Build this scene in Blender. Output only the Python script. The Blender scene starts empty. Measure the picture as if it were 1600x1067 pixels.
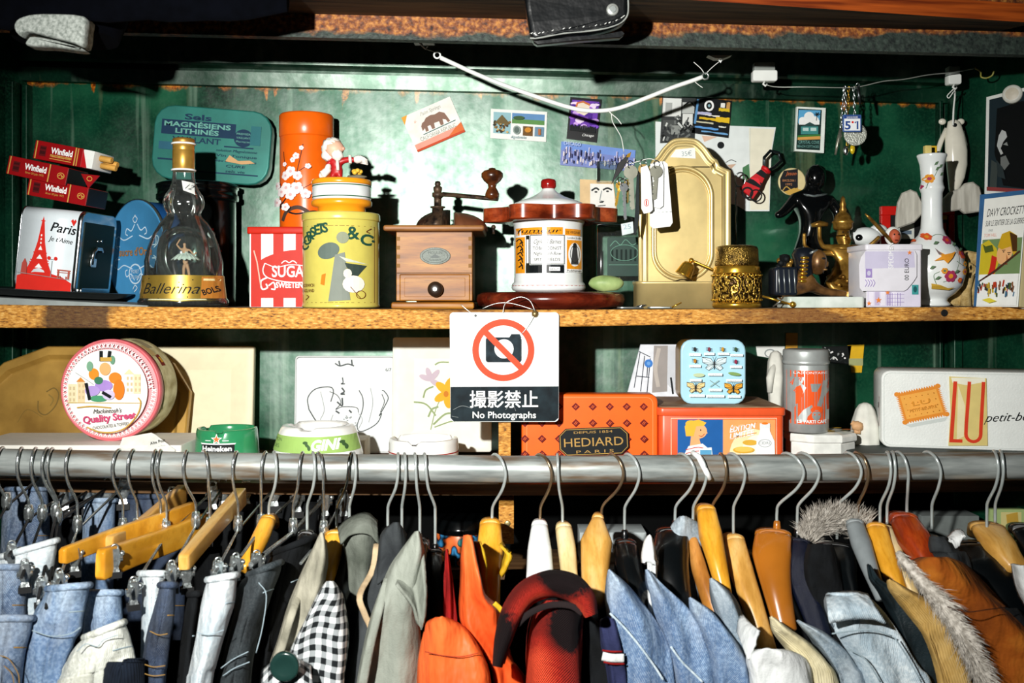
import bpy, bmesh, math, random
from mathutils import Vector, Matrix, noise, geometry
random.seed(5)
scene = bpy.context.scene
C = scene.collection
PI = math.pi
# ---------------------------------------------------------------- camera, world, flash, exposure
F, EYE, HY = 1555.6, 1.5, 470.0          # focal length in px, eye height, horizon row
YF, YW = 1.25, 1.53                      # shelf front edge and back wall, metres from the lens
cd = bpy.data.cameras.new('camera'); cam = bpy.data.objects.new('camera', cd); C.objects.link(cam)
cam.location = (0, 0, EYE); cam.rotation_euler = (PI / 2, 0, 0)
cd.lens = 35.0; cd.sensor_width = 36.0; cd.shift_y = -63.5 / 1600; cd.clip_start = 0.05
cd.dof.use_dof = True; cd.dof.focus_distance = 1.30; cd.dof.aperture_fstop = 9.0
scene.camera = cam
wd = bpy.data.worlds.new('dim street'); scene.world = wd; wd.use_nodes = True
wd.node_tree.nodes['Background'].inputs[0].default_value = (0.35, 0.7, 0.9, 1)
wd.node_tree.nodes['Background'].inputs[1].default_value = 0.022
ld = bpy.data.lights.new('camera_flash', 'SPOT'); fl = bpy.data.objects.new('camera_flash', ld); C.objects.link(fl)
fl.location = (-0.25, 0.0, EYE + 0.16)
fl.rotation_euler = (Vector((-0.03, 1.4, 1.40)) - Vector(fl.location)).to_track_quat('-Z', 'Y').to_euler()
ld.energy = 124; ld.spot_size = math.radians(84); ld.spot_blend = 1.0; ld.shadow_soft_size = 0.012
ld.color = (1.0, 0.985, 0.94)
vs = scene.view_settings
vs.view_transform = 'Standard'; vs.look = 'None'; vs.gamma = 1.0; vs.use_curve_mapping = False; vs.exposure = 0.0
scene.cycles.max_bounces = 8; scene.cycles.transmission_bounces = 8; scene.cycles.transparent_max_bounces = 8

# ---------------------------------------------------------------- helpers
def W(px, py, Y):
    return Vector(((px - 800) * Y / F, Y, EYE - (py - HY) * Y / F))

def lin(h):
    h = h.lstrip('#'); out = []
    for i in (0, 2, 4):
        c = int(h[i:i + 2], 16) / 255
        out.append(c / 12.92 if c <= .04045 else ((c + .055) / 1.055) ** 2.4)
    return out

MATS = {}
def mat(name, hexc, rough=.5, metal=0, spec=.4, var=.12, vs=60, bump=0, bs=300, coat=0, stretch=(1, 1, 1), c2=None, sheen=0, lo=.35, hi=.65):
    if name in MATS: return MATS[name]
    m = bpy.data.materials.new(name); m.use_nodes = True; MATS[name] = m
    nt = m.node_tree; N = nt.nodes; L = nt.links; b = N['Principled BSDF']
    c = lin(hexc)
    tc = N.new('ShaderNodeTexCoord'); mp = N.new('ShaderNodeMapping'); mp.inputs['Scale'].default_value = stretch
    L.new(tc.outputs['Object'], mp.inputs[0])
    ns = N.new('ShaderNodeTexNoise'); ns.inputs['Scale'].default_value = vs; ns.inputs['Detail'].default_value = 5
    L.new(mp.outputs[0], ns.inputs['Vector'])
    rp = N.new('ShaderNodeValToRGB'); L.new(ns.outputs[0], rp.inputs[0])
    a = lin(c2) if c2 else [x * (1 - var) for x in c]
    z = c if c2 else [min(1, x * (1 + var * .6)) for x in c]
    rp.color_ramp.elements[0].color = (*a, 1); rp.color_ramp.elements[1].color = (*z, 1)
    rp.color_ramp.elements[0].position = lo; rp.color_ramp.elements[1].position = hi
    L.new(rp.outputs[0], b.inputs['Base Color'])
    b.inputs['Roughness'].default_value = rough; b.inputs['Metallic'].default_value = metal
    b.inputs['Specular IOR Level'].default_value = spec
    if coat: b.inputs['Coat Weight'].default_value = coat; b.inputs['Coat Roughness'].default_value = .12
    if sheen: b.inputs['Sheen Weight'].default_value = sheen
    if bump:
        n2 = N.new('ShaderNodeTexNoise'); n2.inputs['Scale'].default_value = bs; n2.inputs['Detail'].default_value = 3
        L.new(mp.outputs[0], n2.inputs['Vector'])
        bp = N.new('ShaderNodeBump'); bp.inputs['Strength'].default_value = bump; bp.inputs['Distance'].default_value = .002
        L.new(n2.outputs[0], bp.inputs['Height']); L.new(bp.outputs[0], b.inputs['Normal'])
    return m

def ink(hexc, rough=.6):
    return mat('ink ' + hexc, hexc, rough, var=.05, spec=.18)

def loopsign(poly):
    return sum(poly[i][0] * poly[(i + 1) % len(poly)][1] - poly[(i + 1) % len(poly)][0] * poly[i][1] for i in range(len(poly)))

def spline(pts, n=6, closed=False):
    P = [Vector(p) for p in pts]; out = []; k = len(P)
    for i in range(k if closed else k - 1):
        a = P[(i - 1) % k] if closed or i > 0 else P[0] * 2 - P[1]
        b = P[i]; c = P[(i + 1) % k]
        d = P[(i + 2) % k] if closed or i + 2 < k else P[-1] * 2 - P[-2]
        for j in range(n):
            t = j / n
            out.append(.5 * (2 * b + (c - a) * t + (2 * a - 5 * b + 4 * c - d) * t * t + (3 * b - a - 3 * c + d) * t ** 3))
    if not closed: out.append(P[-1])
    return out

def rrect(x0, x1, z0, z1, r, n=5):
    r = max(1e-6, min(r, (x1 - x0) / 2 - 1e-6, (z1 - z0) / 2 - 1e-6)); out = []
    for cx, cz, a0 in ((x1 - r, z1 - r, 0), (x0 + r, z1 - r, 90), (x0 + r, z0 + r, 180), (x1 - r, z0 + r, 270)):
        for i in range(n + 1):
            a = math.radians(a0 + 90 * i / n); out.append((cx + r * math.cos(a), cz + r * math.sin(a)))
    return out

_TX = {}
FONT = None
def text_mesh(s, bold=0.0):
    key = (s, bold)
    if key not in _TX:
        cu = bpy.data.curves.new('t', 'FONT'); cu.body = s; cu.size = 1; cu.offset = bold; cu.resolution_u = 3
        o = bpy.data.objects.new('t', cu); C.objects.link(o)
        dg = bpy.context.evaluated_depsgraph_get(); me = o.evaluated_get(dg).to_mesh()
        vv = [(v.co.x, v.co.y) for v in me.vertices]; ff = [tuple(p.vertices) for p in me.polygons]
        o.evaluated_get(dg).to_mesh_clear()
        bpy.data.objects.remove(o); bpy.data.curves.remove(cu)
        _TX[key] = (vv, ff)
    return _TX[key]

class Art:
    """flat printed pattern in (u, v) pixels, v downwards as in the photograph"""
    def __init__(s): s.items = []
    def raw(s, vv, ff, m): s.items.append((vv, ff, m))
    def poly(s, pts, m):
        pts = [(p[0], p[1]) for p in pts]
        tri = geometry.tessellate_polygon([[Vector((x, y, 0)) for x, y in pts]])
        s.raw(pts, [tuple(t) for t in tri], m); return s
    def rect(s, x0, z0, x1, z1, m): return s.poly([(x0, z0), (x1, z0), (x1, z1), (x0, z1)], m)
    def ell(s, cx, cz, rx, rz, m, n=28, a0=0, a1=360, rot=0):
        co, si = math.cos(math.radians(rot)), math.sin(math.radians(rot)); p = []
        k = n if a1 - a0 >= 360 else n + 1
        for i in range(k):
            a = math.radians(a0 + (a1 - a0) * i / n); x, z = rx * math.cos(a), rz * math.sin(a)
            p.append((cx + x * co - z * si, cz + x * si + z * co))
        return s.poly(p, m)
    def line(s, pts, w, m, closed=False):
        P = [Vector((p[0], p[1])) for p in pts]; k = len(P); vv = []; ff = []
        for i in range(k):
            a = P[(i - 1) % k] if closed or i else P[0]; b = P[(i + 1) % k] if closed or i < k - 1 else P[-1]
            d = b - a
            if d.length < 1e-9: d = Vector((1, 0))
            d.normalize(); n = Vector((-d.y, d.x)) * ((w[i] if isinstance(w, (list, tuple)) else w) / 2)
            vv += [tuple(P[i] + n), tuple(P[i] - n)]
        for i in range(k if closed else k - 1):
            j = (i + 1) % k; ff.append((2 * i, 2 * i + 1, 2 * j + 1, 2 * j))
        s.raw(vv, ff, m); return s
    def curve(s, pts, w, m, closed=False, n=6):
        return s.line([tuple(p) for p in spline([(p[0], p[1], 0) for p in pts], n, closed)], w, m, closed)
    def ring(s, cx, cz, rx, rz, w, m, n=40):
        return s.line([(cx + rx * math.cos(2 * PI * i / n), cz + rz * math.sin(2 * PI * i / n)) for i in range(n)], w, m, True)
    def text(s, t, cx, base, h, m, width=None, bold=.0, shear=0, rot=0, arc=0):
        """h = cap height px; width = total px; centred on cx with baseline at row base; arc = radius px of a circular baseline"""
        vv, ff = text_mesh(t, bold)
        if not vv: return s
        x0 = min(v[0] for v in vv); x1 = max(v[0] for v in vv)
        k = h / .729; kx = k if width is None else width / (x1 - x0)
        co, si = math.cos(math.radians(rot)), math.sin(math.radians(rot)); out = []
        for x, y in vv:
            X = (x - (x0 + x1) / 2) * kx + shear * y * k; Z = -y * k
            if arc:
                th = X / arc; R = arc - Z; X = R * math.sin(th); Z = arc - R * math.cos(th)
            out.append((cx + X * co - Z * si, base + X * si + Z * co))
        s.raw(out, ff, m); return s

class MB:
    """collects shapes into one mesh. With ref=(px,py) all input is (pixel column, depth in px behind the thing's plane, pixel row)."""
    def __init__(s, scale=1.0, ref=None):
        s.k = scale; s.kz = None; s.ref = ref; s.V = []; s.Fc = []; s.mats = []; s.smooth = []; s.UV = {}
    def v(s, p):
        x, y, z = p
        if s.ref: return Vector(((x - s.ref[0]) * s.k, y * s.k, (s.ref[1] - z) * (s.kz or s.k)))
        return Vector((x * s.k, y * s.k, z * s.k))
    def mi(s, m):
        if m not in s.mats: s.mats.append(m)
        return s.mats.index(m)
    def emit(s, verts, faces, m, smooth=True, raw=False):
        b = len(s.V); s.V += [Vector(p) if raw else s.v(p) for p in verts]; i = s.mi(m)
        for f in faces: s.Fc.append((tuple(b + q for q in f), i, smooth))
        return b
    def loft(s, rings, m, cap0=True, cap1=True, closed=True, smooth=True):
        n = len(rings[0]); vv = [p for r in rings for p in r]; ff = []
        for i in range(len(rings) - 1):
            for j in range(n if closed else n - 1):
                q = (j + 1) % n
                ff.append((i * n + j, i * n + q, (i + 1) * n + q, (i + 1) * n + j))
        b = s.emit(vv, ff, m, smooth); i = s.mi(m)
        if cap0: s.Fc.append((tuple(b + q for q in range(n))[::-1], i, False))
        if cap1: s.Fc.append((tuple(b + (len(rings) - 1) * n + q for q in range(n)), i, False))
    def lathe(s, cx, cy, prof, m, n=40, cap0=True, cap1=True, lobes=0, amp=0, sy=1.0):
        """vertical axis at column cx, depth cy; prof = [(radius, row)]"""
        s.loft([[(cx + r * (1 + (amp * math.cos(lobes * 2 * PI * i / n) if lobes else 0)) * math.cos(2 * PI * i / n), cy + sy * r * (1 + (amp * math.cos(lobes * 2 * PI * i / n) if lobes else 0)) * math.sin(2 * PI * i / n), z) for i in range(n)] for r, z in prof], m, cap0, cap1)
    def disc(s, cx, cz, prof, m, n=48, rx=1.0, rz=1.0, cap0=True, cap1=True):
        """axis along depth; prof = [(radius, depth)]"""
        s.loft([[(cx + rx * r * math.cos(2 * PI * i / n), y, cz + rz * r * math.sin(2 * PI * i / n)) for i in range(n)] for r, y in prof], m, cap0, cap1)
    def rbox(s, x0, x1, z0, z1, y0, y1, m, r=2, e=1.0, axis='y', n=4):
        """box with rounded outline r seen along axis and softened rims e"""
        if axis == 'y': a0, a1, b0, b1, c0, c1 = x0, x1, min(z0, z1), max(z0, z1), y0, y1
        elif axis == 'z': a0, a1, b0, b1, c0, c1 = x0, x1, y0, y1, min(z0, z1), max(z0, z1)
        else: a0, a1, b0, b1, c0, c1 = y0, y1, min(z0, z1), max(z0, z1), x0, x1
        rings = []
        for t, ins in ((c0, e), (c0 + .3 * e, .3 * e), (c0 + e, 0), (c1 - e, 0), (c1 - .3 * e, .3 * e), (c1, e)):
            o = rrect(a0 + ins, a1 - ins, b0 + ins, b1 - ins, max(r - ins * .5, r * .2), n)
            if axis == 'y': rings.append([(a, t, b) for a, b in o])
            elif axis == 'z': rings.append([(a, b, t) for a, b in o])
            else: rings.append([(t, a, b) for a, b in o])
        s.loft(rings, m)
    def hexa(s, p, m):
        """box from eight corners: four of one end, four of the other"""
        s.emit(p, [(0, 1, 2, 3), (7, 6, 5, 4), (0, 4, 5, 1), (1, 5, 6, 2), (2, 6, 7, 3), (3, 7, 4, 0)], m, False)
    def prism(s, poly, y0, y1, m, smooth=False, e=0):
        if e:
            c = Vector((sum(p[0] for p in poly) / len(poly), sum(p[1] for p in poly) / len(poly)))
            def ins(p):
                d = Vector(p[:2]) - c; L = d.length
                q = c + d * max(0, (L - e) / L) if L else c
                return q
            r = [[(ins(p).x, y0, ins(p).y) for p in poly], [(p[0], y0 + e, p[1]) for p in poly], [(p[0], y1, p[1]) for p in poly]]
        else: r = [[(p[0], y0, p[1]) for p in poly], [(p[0], y1, p[1]) for p in poly]]
        s.loft(r, m, smooth=smooth)
    def tube(s, pts, r, m, n=8, closed=False, flat=1.0, raw=False):
        P = [Vector(p) if raw else s.v(p) for p in pts]; k = len(P)
        kk = 1 if raw else s.k
        R = [(r[i] if isinstance(r, (list, tuple)) else r) * kk for i in range(k)]
        T = []
        for i in range(k):
            a = P[(i - 1) % k] if closed or i else P[0]; b = P[(i + 1) % k] if closed or i < k - 1 else P[-1]
            d = b - a; T.append(d.normalized() if d.length > 1e-12 else Vector((0, 0, 1)))
        up = Vector((0, 1, 0)) if abs(T[0].y) < .9 else Vector((1, 0, 0))
        N = (up - T[0] * up.dot(T[0])).normalized(); rings = []
        for i in range(k):
            N = (N - T[i] * N.dot(T[i])); N = N.normalized() if N.length > 1e-9 else T[i].orthogonal().normalized()
            B = T[i].cross(N)
            rings.append([P[i] + R[i] * (math.cos(2 * PI * j / n) * N * flat + math.sin(2 * PI * j / n) * B) for j in range(n)])
        vv = [p for q in rings for p in q]; ff = []
        for i in range(k if closed else k - 1):
            i2 = (i + 1) % k
            for j in range(n): ff.append((i * n + j, i * n + (j + 1) % n, i2 * n + (j + 1) % n, i2 * n + j))
        b = s.emit(vv, ff, m, True, raw=True); ix = s.mi(m)
        if not closed:
            s.Fc.append((tuple(b + q for q in range(n))[::-1], ix, False)); s.Fc.append((tuple(b + (k - 1) * n + q for q in range(n)), ix, False))
    def ball(s, c, r, m, n=16, q=10, bump=0, bf=3.0):
        """ellipsoid; r = (rx, ry, rz)"""
        if not isinstance(r, (list, tuple)): r = (r, r, r)
        rings = []
        for i in range(q + 1):
            t = PI * (i + .02) / (q + .04); ring = []
            for j in range(n):
                a = 2 * PI * j / n; d = Vector((math.sin(t) * math.cos(a), math.sin(t) * math.sin(a), -math.cos(t)))
                w = 1 + (bump * noise.noise(d * bf + Vector((c[0], c[2], c[1]))) if bump else 0)
                ring.append((c[0] + r[0] * d.x * w, c[1] + r[1] * d.y * w, c[2] + r[2] * d.z * w))
            rings.append(ring)
        s.loft(rings, m)
    def art(s, a, f, step=None, vstep=None, eps=.12):
        """lay the printed pattern a on a surface; f(u, v, lift) gives a point in this builder's own coordinates; step cuts it along u so that it can bend"""
        for li, (vv, ff, m) in enumerate(a.items):
            lift = eps * (li + 1)
            if step or vstep:
                bm = bmesh.new(); B = [bm.verts.new((x, z, 0)) for x, z in vv]
                for q in ff:
                    try: bm.faces.new([B[i] for i in q])
                    except ValueError: pass
                for ax, st in ((0, step), (1, vstep)):
                    if not st: continue
                    lo = min(p[ax] for p in vv); hi = max(p[ax] for p in vv); t = math.ceil(lo / st) * st
                    while t < hi:
                        no = (1, 0, 0) if ax == 0 else (0, 1, 0)
                        bmesh.ops.bisect_plane(bm, geom=bm.verts[:] + bm.edges[:] + bm.faces[:], plane_co=[t * x for x in no], plane_no=no, dist=1e-5); t += st
                bm.verts.index_update(); vv2 = [(v.co.x, v.co.y) for v in bm.verts]; ff2 = [tuple(v.index for v in q.verts) for q in bm.faces]; bm.free()
            else: vv2, ff2 = vv, ff
            # orient towards the lift direction
            out = []
            for q in ff2:
                A = loopsign([vv2[i] for i in q])
                if abs(A) < 1e-9: continue
                out.append(q if A < 0 else q[::-1])
            s.emit([f(x, z, lift) for x, z in vv2], out, m, False)
    def mesh(s, name):
        me = bpy.data.meshes.new(name); me.from_pydata([tuple(p) for p in s.V], [], [q[0] for q in s.Fc])
        for m in s.mats: me.materials.append(m)
        me.polygons.foreach_set('material_index', [q[1] for q in s.Fc]); me.polygons.foreach_set('use_smooth', [q[2] for q in s.Fc])
        me.update(); return me
    def obj(s, name, parent=None, label=None):
        o = bpy.data.objects.new(name, s.mesh(name)); C.objects.link(o)
        if parent: o.parent = parent
        if label: o['label'] = label
        return o

def tag(o, label, cat, group=None):
    o['label'] = label; o['category'] = cat
    if group: o['group'] = group
    return o
def thing(name, label, cat, loc, rz=0, group=None, rx=0, ry=0):
    o = bpy.data.objects.new(name, None); C.objects.link(o); o.empty_display_size = .01
    o.location = loc; o.rotation_euler = (math.radians(rx), math.radians(ry), math.radians(rz))
    return tag(o, label, cat, group)
def solo(mb, name, label, cat, loc=(0, 0, 0), rz=0, group=None, rx=0, ry=0):
    o = mb.obj(name); o.location = loc; o.rotation_euler = (math.radians(rx), math.radians(ry), math.radians(rz))
    return tag(o, label, cat, group)
def struct(mb, name, loc=(0, 0, 0)):
    o = mb.obj(name); o.location = loc; o['kind'] = 'structure'; return o
def flat(y=0):
    return lambda u, v, l: (u, y - l, v)
def cylmap(cx, cy, R, bulge=None):
    """project a pattern on the front of an upright cylinder"""
    def f(u, v, l):
        r = (R(v) if callable(R) else R); d = max(-.995 * r, min(.995 * r, u - cx)); a = math.asin(d / r)
        return (cx + (r + l) * math.sin(a), cy - (r + l) * math.cos(a), v)
    return f
def at(px, py, Y):
    """builder whose pixel (px, py) sits at depth Y, and the place to put it"""
    return MB(Y / F, (px, py)), W(px, py, Y)
# ---------------------------------------------------------------- the setting
wd.node_tree.nodes['Background'].inputs[1].default_value = 0.0055

def node_mat(name):
    m = bpy.data.materials.new(name); m.use_nodes = True; MATS[name] = m
    return m, m.node_tree.nodes, m.node_tree.links, m.node_tree.nodes['Principled BSDF']
def ramp(N, L, src, stops):
    r = N.new('ShaderNodeValToRGB'); L.new(src, r.inputs[0]); e = r.color_ramp.elements
    while len(e) < len(stops): e.new(.5)
    for i, (p, c) in enumerate(stops):
        e[i].position = p; e[i].color = (*(lin(c) if isinstance(c, str) else (c, c, c)), 1)
    return r.outputs[0]
def noise_node(N, L, vec, scale, detail=4, stretch=None):
    if stretch:
        mp = N.new('ShaderNodeMapping'); mp.inputs['Scale'].default_value = stretch; L.new(vec, mp.inputs[0]); vec = mp.outputs[0]
    n = N.new('ShaderNodeTexNoise'); n.inputs['Scale'].default_value = scale; n.inputs['Detail'].default_value = detail
    L.new(vec, n.inputs['Vector']); return n.outputs[0]
def mixc(N, L, fac, a, b):
    x = N.new('ShaderNodeMix'); x.data_type = 'RGBA'; L.new(fac, x.inputs[0])
    for i, c in ((6, a), (7, b)):
        if isinstance(c, str): x.inputs[i].default_value = (*lin(c), 1)
        else: L.new(c, x.inputs[i])
    return x.outputs[2]
def mth(N, L, op, a, b=0.0, c=None):
    x = N.new('ShaderNodeMath'); x.operation = op
    for i, q in enumerate((a, b, c)):
        if q is None: continue
        if isinstance(q, (int, float)): x.inputs[i].default_value = q
        else: L.new(q, x.inputs[i])
    return x.outputs[0]

def wall_paint(rusty=1, g=1.0, dk=0.0, name='old green gloss paint'):
    m, N, L, b = node_mat(name)
    tc = N.new('ShaderNodeTexCoord'); o = tc.outputs['Object']
    base = ramp(N, L, noise_node(N, L, o, 9, 8), [(.3, '#03170f'), (.52, '#0b3a28'), (.72, '#1d5a3e')])
    fine = noise_node(N, L, o, 260, 3)
    base = mixc(N, L, ramp(N, L, fine, [(.45, 0.0), (.75, .3)]), base, '#2c6446')
    st = noise_node(N, L, o, 1, 5, (46, 46, 1.6))
    base = mixc(N, L, ramp(N, L, st, [(.61, 0.0), (.69, .38)]), base, '#7f9a86')
    st2 = noise_node(N, L, o, 1, 5, (31, 20, 2.1))
    base = mixc(N, L, ramp(N, L, st2, [(.63, 0.0), (.70, .6)]), base, '#5d6a4c')
    sx = N.new('ShaderNodeSeparateXYZ'); L.new(o, sx.inputs[0])
    t = mth(N, L, 'SUBTRACT', mth(N, L, 'MULTIPLY_ADD', sx.outputs[0], -.0244, 1.8175), sx.outputs[2])   # distance under the rusty joint
    rn = noise_node(N, L, o, 1, 6, (38, 30, 14))
    rust = mth(N, L, 'SUBTRACT', mth(N, L, 'MULTIPLY', rn, .036), mth(N, L, 'ADD', t, .0145))
    dr = noise_node(N, L, o, 1, 5, (30, 20, 6))
    drip = mth(N, L, 'SUBTRACT', mth(N, L, 'MULTIPLY', mth(N, L, 'SUBTRACT', dr, .60), .35), t)
    rm = mth(N, L, 'MAXIMUM', rust, drip)
    rmask = ramp(N, L, mth(N, L, 'MULTIPLY', rm, 60), [(.0, 0.0), (.5, 1.0)])
    rc = ramp(N, L, noise_node(N, L, o, 240, 4), [(.35, '#5a2408'), (.5, '#b05a12'), (.7, '#d08a2a')])
    if rusty: base = mixc(N, L, rmask, base, rc)
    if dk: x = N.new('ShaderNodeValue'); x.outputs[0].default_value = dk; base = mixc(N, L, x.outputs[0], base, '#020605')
    bp = N.new('ShaderNodeBump'); bp.inputs['Strength'].default_value = .05; bp.inputs['Distance'].default_value = .002
    L.new(noise_node(N, L, o, 120, 4), bp.inputs['Height'])
    df = N.new('ShaderNodeBsdfDiffuse'); L.new(base, df.inputs[0]); L.new(bp.outputs[0], df.inputs['Normal'])
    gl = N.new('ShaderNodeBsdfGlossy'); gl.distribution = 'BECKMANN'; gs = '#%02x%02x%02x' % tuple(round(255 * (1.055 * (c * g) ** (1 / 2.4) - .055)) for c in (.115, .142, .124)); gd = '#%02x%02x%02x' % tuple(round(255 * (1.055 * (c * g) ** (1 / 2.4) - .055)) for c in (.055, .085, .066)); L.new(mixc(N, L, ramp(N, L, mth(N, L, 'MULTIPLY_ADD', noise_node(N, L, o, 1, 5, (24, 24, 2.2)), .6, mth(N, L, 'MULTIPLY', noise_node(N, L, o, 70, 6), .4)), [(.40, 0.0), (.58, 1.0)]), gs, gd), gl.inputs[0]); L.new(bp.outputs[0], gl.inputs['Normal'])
    rg = ramp(N, L, noise_node(N, L, o, 14, 6), [(.3, .345), (.7, .425)]); L.new(rg, gl.inputs['Roughness'])
    ad = N.new('ShaderNodeAddShader'); L.new(df.outputs[0], ad.inputs[0]); L.new(gl.outputs[0], ad.inputs[1])
    N.remove(b); L.new(ad.outputs[0], N['Material Output'].inputs[0])
    return m
def board_mat():
    m, N, L, b = node_mat('chipboard edge')
    tc = N.new('ShaderNodeTexCoord'); o = tc.outputs['Object']
    a = ramp(N, L, noise_node(N, L, o, 1, 5, (170, 170, 520)), [(.28, '#4a2a0a'), (.40, '#a86e22'), (.55, '#c88c36'), (.70, '#e0b060')])
    s = noise_node(N, L, o, 1, 3, (7, 7, 26))
    a = mixc(N, L, ramp(N, L, s, [(.56, 0.0), (.66, .75)]), a, '#5a3210')
    sx = N.new('ShaderNodeSeparateXYZ'); L.new(o, sx.inputs[0]); d = mth(N, L, 'ABSOLUTE', mth(N, L, 'ADD', sx.outputs[0], .545))
    st = mth(N, L, 'SUBTRACT', mth(N, L, 'ADD', mth(N, L, 'MULTIPLY', noise_node(N, L, o, 30, 5), .09), .012), d)
    a = mixc(N, L, ramp(N, L, mth(N, L, 'MULTIPLY', st, 30), [(.0, 0.0), (.5, .85)]), a, '#2a1408')
    L.new(a, b.inputs['Base Color']); b.inputs['Roughness'].default_value = .75
    bp = N.new('ShaderNodeBump'); bp.inputs['Strength'].default_value = .5; bp.inputs['Distance'].default_value = .001
    L.new(noise_node(N, L, o, 500, 3), bp.inputs['Height']); L.new(bp.outputs[0], b.inputs['Normal']); return m
def rust_iron():
    m, N, L, b = node_mat('rusty painted iron')
    tc = N.new('ShaderNodeTexCoord'); o = tc.outputs['Object']
    rc = ramp(N, L, noise_node(N, L, o, 150, 6), [(.3, '#24100a'), (.48, '#7a4018'), (.68, '#c08038')])
    gr = ramp(N, L, noise_node(N, L, o, 200, 4), [(.3, '#0c1614'), (.7, '#39463e')])
    sx = N.new('ShaderNodeSeparateXYZ'); L.new(o, sx.inputs[0])
    h = mth(N, L, 'ADD', mth(N, L, 'MULTIPLY', sx.outputs[2], 34), mth(N, L, 'MULTIPLY', noise_node(N, L, o, 1, 6, (22, 22, 40)), 1.1))
    L.new(mixc(N, L, ramp(N, L, h, [(.82, 0.0), (1.0, 1.0)]), gr, rc), b.inputs['Base Color'])
    b.inputs['Roughness'].default_value = .6
    bp = N.new('ShaderNodeBump'); bp.inputs['Strength'].default_value = .6; bp.inputs['Distance'].default_value = .002
    L.new(noise_node(N, L, o, 180, 5), bp.inputs['Height']); L.new(bp.outputs[0], b.inputs['Normal']); return m

M_wall = wall_paint(); M_side = wall_paint(0, .25, .35, 'dark green shaded side paint'); M_cor = wall_paint(0, 1.1, .7, 'shade darkened gloss cornice'); M_board = board_mat(); M_iron = rust_iron()  # side and cornice paints carry shade mixed into the wall green
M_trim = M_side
M_plank = mat('weathered brown plank', '#57422c', .75, spec=.2, var=.5, vs=1, stretch=(5, 60, 160), c2='#120d08', bump=.3, bs=1)
M_plank2 = mat('orange flash lit plank edge', '#b8551a', .5, vs=1, stretch=(6, 40, 160), c2='#6a2608')  # flash light put into the colour of the plank's front face
M_dusty = mat('dusty shelf top', '#7c6a52', .85, c2='#4a3a26', vs=30)

# back wall, side walls, floor
mb = MB(); mb.rbox(-.76, .68, 0, 2.3, YW, YW + .03, M_wall, r=.001, e=.0005); struct(mb, 'wall_back')
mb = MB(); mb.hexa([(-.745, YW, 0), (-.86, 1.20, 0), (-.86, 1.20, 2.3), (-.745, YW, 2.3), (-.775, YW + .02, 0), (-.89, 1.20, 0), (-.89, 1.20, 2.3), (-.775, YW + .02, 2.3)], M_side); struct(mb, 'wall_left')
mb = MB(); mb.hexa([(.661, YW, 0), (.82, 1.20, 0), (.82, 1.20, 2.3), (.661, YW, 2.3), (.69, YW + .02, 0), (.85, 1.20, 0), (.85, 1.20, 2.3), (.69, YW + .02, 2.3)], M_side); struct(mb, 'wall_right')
mb = MB(); mb.rbox(-1.6, 1.6, -.04, 0, -.4, 1.7, mat('dark floor', '#3c3a36', .8), r=.001, e=.0005); struct(mb, 'floor')
for i, (px, w, Y) in enumerate(((20, 14, 1.50), (44, 9, 1.525), (1466, 7, 1.527), (1492, 14, 1.50))):
    s = Y / F; mb = MB(); x = (px - 800) * s
    mb.rbox(x - w * s / 2, x + w * s / 2, .3, 1.806 if px > 800 else 1.83, Y - .012, Y + .012, M_trim, r=.002, e=.002, axis='y'); struct(mb, 'trim_%d' % (i + 1))

SL = -.0244
def along(prof, x0, x1, m, name, n=14, zf=None, sag=None):
    """extrude a closed (y, z) profile along x, sloping SL, as one mesh with its origin at x=0"""
    mb = MB(); rings = []
    for i in range(n + 1):
        x = x0 + (x1 - x0) * i / n; dz = SL * x if sag is None else sag(x)
        rings.append([(x, y, z + dz) for y, z in prof])
    mb.loft(rings, m, smooth=False); return mb
# cornice between back wall and upper shelf: strip, groove, bead and hollow cove
cove = [(1.4995, .062)] + [(1.4985 - .062 * math.sin(t), .066 + .020 * (1 - math.cos(t))) for t in [PI / 2 * i / 6 for i in range(7)]]
prof = [(YW, 0), (1.516, 0), (1.511, .020), (1.524, .0215), (1.524, .027), (1.508, .0285), (1.506, .032)] + cove + [(1.40, .0868), (1.40, .10), (YW, .10)]
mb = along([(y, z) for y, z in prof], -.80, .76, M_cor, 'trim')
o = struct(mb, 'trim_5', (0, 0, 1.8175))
# underside and iron lip of the upper shelf
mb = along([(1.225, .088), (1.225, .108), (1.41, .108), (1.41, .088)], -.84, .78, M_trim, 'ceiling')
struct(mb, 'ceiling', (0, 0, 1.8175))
mb = along([(1.212, .0), (1.222, -.001), (1.224, .0), (1.226, .10), (1.222, .10), (1.2185, .031), (1.2135, .0295)], -.9, .9, M_iron, 'lip')
struct(mb, 'trim_6', (0, 0, 1.8148))
# plank lying on the lip, its front edge nearer to the lens
mb = MB()
fb = lambda x: (x, 1.045 + .138 * x, 1.8285 - .0237 * x)
bb = lambda x: (x, 1.226, 1.8445 + SL * x)
n = 12; rings = []
for i in range(n + 1):
    x = -.9 + i * (1.492) / n; a, b = fb(x), bb(x)
    rings.append([a, b, (x, b[1], b[2] + .03), (x, a[1], a[2] + .021), ])
mb.loft(rings, M_plank, smooth=False)
ix = mb.mi(M_plank2); mb.Fc = [(f, ix if len(f) == 4 and all(q % 4 in (0, 3) for q in f) else m, s) for f, m, s in mb.Fc]
struct(mb, 'beam')

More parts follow.
